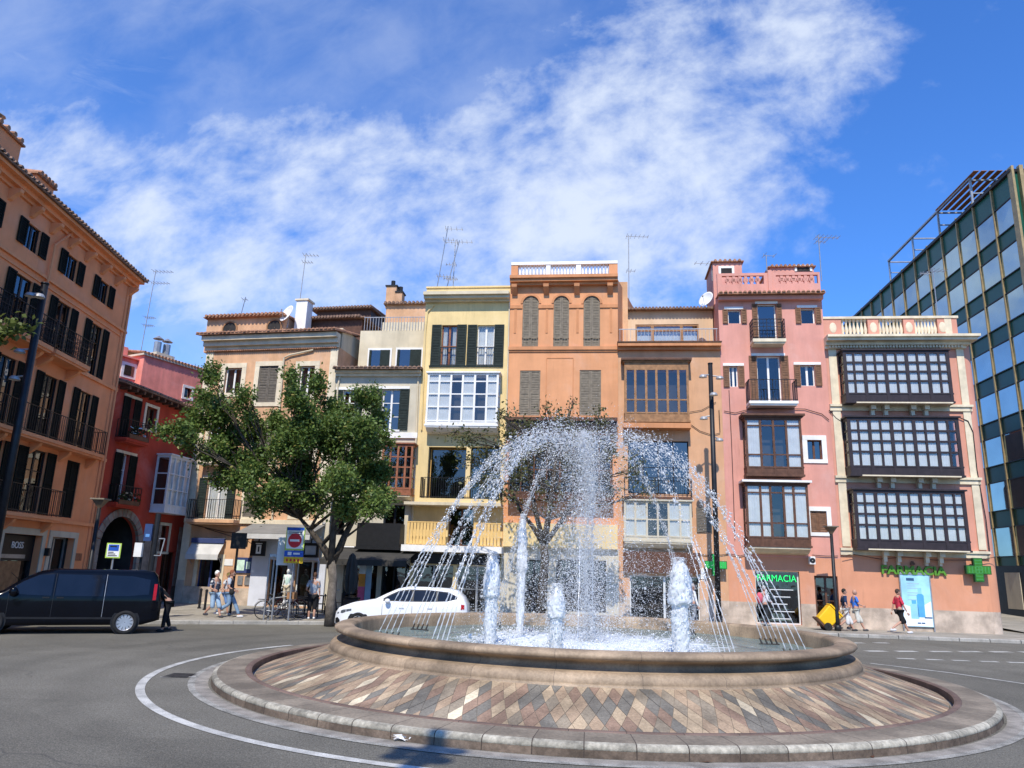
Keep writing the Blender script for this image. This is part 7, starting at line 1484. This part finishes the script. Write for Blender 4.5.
q = MB(); q.box(-pw_ * .32, -pw_ * .12, -.036, -.0305, zbm + hS * .22, zbm + hS * .31); q.box(-.02, pw_ * .32, -.036, -.0305, zbm + hS * .24, zbm + hS * .29); q.build('white_marks', M['white'], o); q = MB()
for i in range(4): q.box(-pw_ * .38 + i * pw_ * .2, -pw_ * .28 + i * pw_ * .2, -.036, -.0305, zbm + hS * .05, zbm + hS * .12)
q.build('black_marks', redm, o)
sb2 = pg_(271.5, 620); o = empty('traffic_sign', sb2, R(25), 'grey backed sign seen edge on, just left of the no entry sign', 'traffic sign', 'signs on posts'); z1 = atY(275, 537, sb2.y).z - PZ; z0 = atY(275, 565, sb2.y).z - PZ
q = MB(); q.tube([(0, 0, 0), (0, 0, z1)], .035, 8); q.tube([(-.28, .1, 0), (-.28, .1, z0 + .4)], .03, 8); q.tube([(-.1, .2, 0), (-.1, .2, z0 + .4)], .03, 8); q.build('post', M['metal_grey'], o); plate('sign_back', -.05, .38, z0, z1, M['aluminium'], -.05, -.03); plate('cross_strip', -.3, .1, z0 + .3, z0 + .4, M['metal_grey'], -.025, .0)
sb3 = pg_(230, 613.5); o = empty('street_sign', sb3, R(10), 'thin dark post with a square dark board at its top, left of the clothes shop', 'sign post', 'signs on posts'); z1 = atY(241, 533, sb3.y).z - PZ; z0 = atY(241, 549, sb3.y).z - PZ; q = MB(); q.tube([(0, 0, 0), (0, 0, z1)], .05, 8); q.build('post', M['metal_dark'], o); plate('board', -.28, .34, z0, z1, M['black'], -.09, -.055); plate('board_back', -.24, .30, z0 + .04, z1 - .04, M['metal_dark'], .055, .08)
p4 = atY(110, 575, 26.6); o = empty('traffic_sign', (p4.x, 26.6, PZ), R(8), 'lime bordered blue and white sign above the roof of the black van', 'traffic sign', 'signs on posts'); z1 = atY(111, 543, 26.6).z - PZ; z0 = atY(111, 558, 26.6).z - PZ; q = MB(); q.tube([(0, .05, 0), (0, .05, z1)], .035, 8); q.build('post', M['metal_grey'], o)
w2 = 13.5 * 26.6 / 757 / 2; plate('lime_panel', -w2, w2, z0, z1, lime); plate('white_panel', -w2 + .04, w2 - .04, z0 + .04, z1 - .04, M['white'], -.036, -.0305); plate('blue_field', -w2 + .07, w2 - .07, z0 + .24, z1 - .05, blue, -.042, -.0365); q = MB()
for i in range(3): q.box(-w2 + .08, w2 - .1 - .06 * i, -.042, -.0365, z0 + .07 + i * .055, z0 + .095 + i * .055)
q.box(-w2 + .12, w2 - .14, -.048, -.0425, z1 - .13, z1 - .09); q.build('print', M['metal_dark'], o)
p5 = atY(146, 575, 28.2); o = empty('meter_post', (p5.x, 28.2, PZ), R(5), 'dark post with a white box and a blue panel in front of the arched gateway', 'utility post'); zz5 = lambda y: atY(143, y, 28.2).z - PZ
q = MB(); q.tube([(.12, 0, 0), (.14, 0, zz5(513))], .10, 10); q.tube([(-.28, 0, 0), (-.24, 0, zz5(530))], .045, 8); q.build('post', M['metal_dark'], o); plate('white_box', -.46, -.20, zz5(557), zz5(543), M['white'], -.22, -.05); plate('blue_panel', -.2, .06, zz5(541), zz5(524), mat('panel_blue', (.03, .06, .16), .5, .1, 3, bump=0), -.2, -.1); plate('blue_mark', -.14, 0, zz5(537), zz5(534), mat('mark_blue', (.12, .3, .6), .5, .1, 3, bump=0), -.206, -.2005)
q = MB()
for a, b in (((.1, 555), (.42, 555)), ((.42, 555), (.50, 538)), ((.50, 538), (.3, 538))): q.bar((a[0], -.05, zz5(a[1])), (b[0], -.05, zz5(b[1])), .035)
q.build('bracket', M['metal_grey'], o)
for i, (x, y) in enumerate(((199, 608.5), (204.5, 610))):
    P = pg_(x, y); o = empty('bollard', P, 0, 'grey metal bollard %s the dark doorway of the peach house' % ('nearer' if i else 'left one before'), 'bollard', 'bollards by the doorway'); q = MB(); q.tube([(0, 0, 0), (0, 0, .78)], .055, 10); q.tube([(0, 0, .78), (0, 0, .84), (0, 0, .88)], [.065, .065, .02], 10); q.tube([(0, 0, 0), (0, 0, .05)], .085, 10); q.build('post', M['metal_dark'], o, smooth=False)
# banner column, parasol, tables
P = ch.A + ch.u * ch.uz(367, 590)[0] + ch.n * .9; P.z = PZ; o = empty('banner', P, ch.rz, 'tall narrow blue and orange banner beside the café entrance', 'banner'); zt_ = atY(368, 556, P.y).z - PZ
q = MB(); q.tube([(0, 0, 0), (0, 0, zt_)], .03, 8); q.box(-.2, .3, -.12, .12, 0, .04); q.build('stand', M['metal_grey'], o)
for a, b, m_ in ((0, .42, mat('banner_pink', (.62, .12, .22), .7, .15, 5, bump=0)), (.42, .66, mat('banner_orange', (.70, .28, .05), .7, .15, 5, bump=0)), (.66, .84, mat('banner_pale', (.6, .66, .7), .7, .15, 5, bump=0)), (.84, 1, blue)): plate('banner_field', -.16, .16, .1 + (zt_ - .1) * a, .1 + (zt_ - .1) * b, m_, -.05, -.035)
plate('banner_side', .18, .46, .1, zt_, mat('banner_blue_grey', (.30, .42, .52), .7, .1, 3, bump=0), -.05, -.02)
P = pg_(348, 614); o = empty('parasol', P, 0, 'closed black café parasol between the tree trunk and the man in the cap', 'parasol'); zt_ = atY(348, 553, P.y).z - PZ; q = MB(); q.tube([(0, 0, 0), (0, 0, zt_)], .03, 8); q.tube([(0, 0, 0), (0, 0, .08)], .25, 12); q.build('pole', M['metal_dark'], o); q = MB(); prof = [(.03, zt_), (.12, zt_ - .1), (.22, zt_ - .5), (.27, zt_ - 1.1), (.24, zt_ - 1.5), (.16, zt_ - 1.75)]; q.lathe(prof, n=16); q.v = [(x * (1 + .15 * math.cos(8 * math.atan2(y, x))), y * (1 + .15 * math.cos(8 * math.atan2(y, x))), z) for x, y, z in q.v]; q.build('canopy', M['awn_dark'], o)
def table(label, P, rz):
    o = empty('cafe_table', P, rz, label, 'table', 'black café tables'); q = MB(); q.lathe([(.01, .74), (.36, .74), (.36, .71), (.01, .71)], n=20); q.build('tabletop', M['black'], o); q = MB(); q.tube([(0, 0, .02), (0, 0, .71)], .03, 8); q.lathe([(.01, .05), (.1, .05), (.24, .01), (.24, 0), (.01, 0)], n=16); q.build('leg', M['metal_dark'], o)
def chair(label, P, rz):
    o = empty('cafe_chair', P, rz, label, 'chair', 'black café chairs'); q = MB(); q.box(-.21, .21, -.2, .2, .43, .46); q.build('seat', M['black'], o, bevel=.01); q = MB(); q.box(-.21, .21, .19, .215, .56, .86); q.build('backrest', M['black'], o, bevel=.01)
    for x, y in ((-.19, -.18), (.19, -.18), (-.19, .19), (.19, .19)): q = MB(); q.tube([(x, y, .43 if y < 0 else .86), (x * 1.08, y * 1.12, 0)], .014, 6); q.build('leg', M['metal_dark'], o)
for i, (x, y) in enumerate(((296, 617), (304, 614.5), (322, 612.5))):
    P = pg_(x, y); table(('round black café table nearest the bicycle', 'round black café table before the mannequin', 'round black café table behind the tree trunk')[i], P, 0)
    chair(('black café chair left of the table by the bicycle', 'black café chair left of the table before the mannequin', 'black café chair left of the table behind the tree')[i], P + Vector((-.62, .1, 0)), R(90)); chair(('black café chair right of the table by the bicycle', 'black café chair right of the table before the mannequin', 'black café chair right of the table behind the tree')[i], P + Vector((.6, .15, 0)), R(-80))
def bicycle(label, P, rz, fm, basket=True):
    o = empty('bicycle', P, rz, label, 'bicycle', 'bicycles by the sign post'); r_ = .33
    for x in (-.53, .53):
        q = MB(); q.lathe([(r_ - .018, -.016), (r_, -.02), (r_ + .012, 0), (r_, .02), (r_ - .018, .016)], n=28, close=True); q.v = [(a + x, c, b + r_ + .012) for a, b, c in q.v]; wl_ = q.build('wheel', MATS['tyre_rubber'], o, fix=True); q = MB()
        for k in range(14): a = 2 * math.pi * k / 14; q.tube([(x, .02 * (-1) ** k, r_ + .012), (x + (r_ - .015) * math.cos(a), 0, r_ + .012 + (r_ - .015) * math.sin(a))], .0025, 4)
        q.tube([(x, -.05, r_ + .012), (x, .05, r_ + .012)], .025, 8); q.build('spokes', M['metal_grey'], wl_)
        q = MB(); q.lathe([(r_ + .03, -.03), (r_ + .04, 0), (r_ + .03, .03)], n=16, a0=R(20), a1=R(160)); q.v = [(a + x, c, b + r_ + .012) for a, b, c in q.v]; q.build('mudguard', fm, o)
    q = MB(); bb = (-.08, 0, .30); st_ = (-.22, 0, .78); hd1, hd2 = (.36, 0, .86), (.40, 0, .70); ra = (-.53, 0, .342)
    for a, b in ((bb, st_), (st_, hd1), (bb, hd2), (bb, ra), (st_, ra), (hd1, (.53, 0, .342)), (hd1, (.33, 0, 1.0))): q.tube([a, b], .018, 8)
    q.build('frame', fm, o); q = MB(); q.tube([(.33, 0, 1.0), (.36, .0, 1.03)], .015, 6); q.tube([(.20, -.28, 1.02), (.34, -.2, 1.04), (.36, 0, 1.03), (.34, .2, 1.04), (.20, .28, 1.02)], .013, 6); q.build('handlebar', M['metal_grey'], o)
    q = MB(); q.ellipsoid((-.25, 0, .90), .14, .085, .04, 12, 6); q.tube([st_, (-.25, 0, .88)], .013, 6); q.build('saddle', M['black'], o, smooth=True); q = MB(); q.lathe([(.085, -.006), (.09, 0), (.085, .006)], (0, 0, 0), 16, close=True); q.v = [(a - .08, c - .05, b + .30) for a, b, c in q.v]; q.tube([(-.08, -.05, .30), (-.02, -.06, .16)], .01, 5); q.tube([(-.08, .05, .30), (-.14, .06, .44)], .01, 5); q.build('crank', M['metal_dark'], o)
    if basket: q = MB(); q.box(.40, .68, -.17, .17, .78, 1.02); q.build('basket', M['tan_wood'], o); q = MB(); q.box(-.72, -.36, -.07, .07, .72, .74); q.build('rack', M['metal_dark'], o)
bicycle('bicycle with a brown basket leaning by the no entry sign posts', pg_(275.5, 620), R(-4), mat('bike_silver', (.30, .31, .32), .4, .1, 4, metal=.5, bump=0))
bicycle('darker bicycle without a basket parked behind the one with the basket', pg_(280, 618.3) + Vector((.1, .3, 0)), R(5), mat('bike_maroon', (.16, .03, .03), .4, .1, 4, bump=0), False)
# scooter by the tree
P = pg_(341, 616.5); o = empty('scooter', P, R(160), 'dark scooter with a pale headlamp between the tree trunk and the white car', 'scooter'); 
for x in (-.6, .6): q = MB(); q.lathe([(.14, -.06), (.22, -.055), (.245, 0), (.22, .055), (.14, .06)], n=20, close=True); q.v = [(a + x, c, b + .245) for a, b, c in q.v]; q.build('wheel', MATS['tyre_rubber'], o, fix=True)
q = MB(); q.prism([(-.85, .55), (-.75, .72), (-.15, .70), (-.05, .35), (.28, .32), (.42, .85), (.52, .86), (.60, .45), (.45, .22), (-.45, .22), (-.75, .4)], -.14, .14); q.build('body', mat('scooter_paint', (.04, .035, .035), .3, .1, 3, bump=0, spec=.6), o, fix=True, bevel=.04); q = MB(); q.box(-.8, -.1, -.13, .13, .72, .80); q.build('seat', M['black'], o, bevel=.03); q = MB(); q.tube([(.45, 0, .85), (.42, 0, 1.02)], .03, 8); q.tube([(.38, -.33, 1.06), (.43, 0, 1.02), (.38, .33, 1.06)], .016, 6); q.build('handlebar', M['metal_grey'], o)
q = MB(); q.ellipsoid((.53, 0, .90), .06, .09, .08, 10, 8); q.ellipsoid((.60, 0, .66), .05, .12, .06, 10, 8); q.build('headlight', M['white'], o, smooth=True)
# yellow cart
P = pg_(820, 630); o = empty('cart', P, R(-6), 'tilted bright yellow two wheeled cleaning cart on the pavement by the dark house door', 'cart'); ang = R(46); q = MB(); W_, Hh_, Dp = .30, .88, .26
def tl(x, z): return (x * math.cos(ang) + z * math.sin(-ang) * -1 * .0 + z * math.sin(ang), -x * math.sin(ang) + z * math.cos(ang))
poly = [tl(-W_, .12), tl(W_, .12), tl(W_ * 1.15, Hh_), tl(-W_ * 1.15, Hh_)]; q.prism([(x, z + .2) for x, z in poly], -Dp, Dp); q.build('bin', mat('bin_yellow', (.80, .47, .01), .45, .06, 3, bump=.05), o, fix=True, bevel=.05)
q = MB(); q.prism([(x, z + .2) for x, z in [tl(-W_ * 1.2, Hh_ + .005), tl(W_ * 1.2, Hh_ + .005), tl(W_ * 1.1, Hh_ + .08), tl(-W_ * 1.1, Hh_ + .08)]], -Dp * 1.05, Dp * 1.05); q.build('lid', MATS['bin_yellow'], o, fix=True, bevel=.02)
q = MB(); q.prism([(x, z + .2) for x, z in [tl(-W_ * 1.25, .05), tl(W_ * 1.2, .05), tl(W_ * 1.2, .115), tl(-W_ * 1.25, .115)]], -Dp * 1.1, Dp * 1.1)
for sd in (-1, 1): a, b = tl(W_ * 1.25, .05), tl(W_ * 1.25, 1.2); q.tube([(a[0], sd * Dp * .9, a[1] + .2), (b[0], sd * Dp * .9, b[1] + .2)], .02, 6)
b = tl(W_ * 1.25, 1.2); q.tube([(b[0], -Dp * .9, b[1] + .2), (b[0], Dp * .9, b[1] + .2)], .02, 6); q.build('frame', M['brown'], o)
for sd in (-1, 1): q = MB(); q.lathe([(.02, -.03), (.15, -.03), (.165, 0), (.15, .03), (.02, .03)], n=20); cx2, cz2 = tl(W_, .0); q.v = [(a + .26, c + sd * (Dp + .06), b + .165) for a, b, c in q.v]; q.build('wheel', MATS['tyre_rubber'], o, fix=True)
q = MB(); c = Vector(gnd(402, 741)); rr2 = random.Random(4)
for i in range(16): a1, a2, a3 = [Vector((rr2.uniform(-.16, .16), rr2.uniform(-.08, .08), rr2.uniform(.005, .09))) for _ in range(3)]; q.add([a1, a2, a3], [(0, 1, 2)])
pp_ = q.build('paper_litter', M['white']); pp_.location = c; tag(pp_, 'crumpled white paper lying in the gutter by the front kerb', 'litter')
for i, (px, py) in enumerate(((707, 763), (872, 757), (793, 760))):
    q = MB(); q.add([(-.10, 0, .01), (0, -.03, .02), (.11, .01, .03), (.01, .04, .012)], [(0, 1, 2, 3)]); lf = q.build('fallen_leaf', M['brown']); lf.location = gnd(px, py); lf.rotation_euler = (0, 0, i * 1.3); tag(lf, ('brown leaf in the gutter, leftmost of three below the mosaic', 'brown leaf in the gutter nearest the right of the kerb', 'brown leaf in the gutter, middle one of three')[i], 'leaf', 'fallen leaves in the gutter')
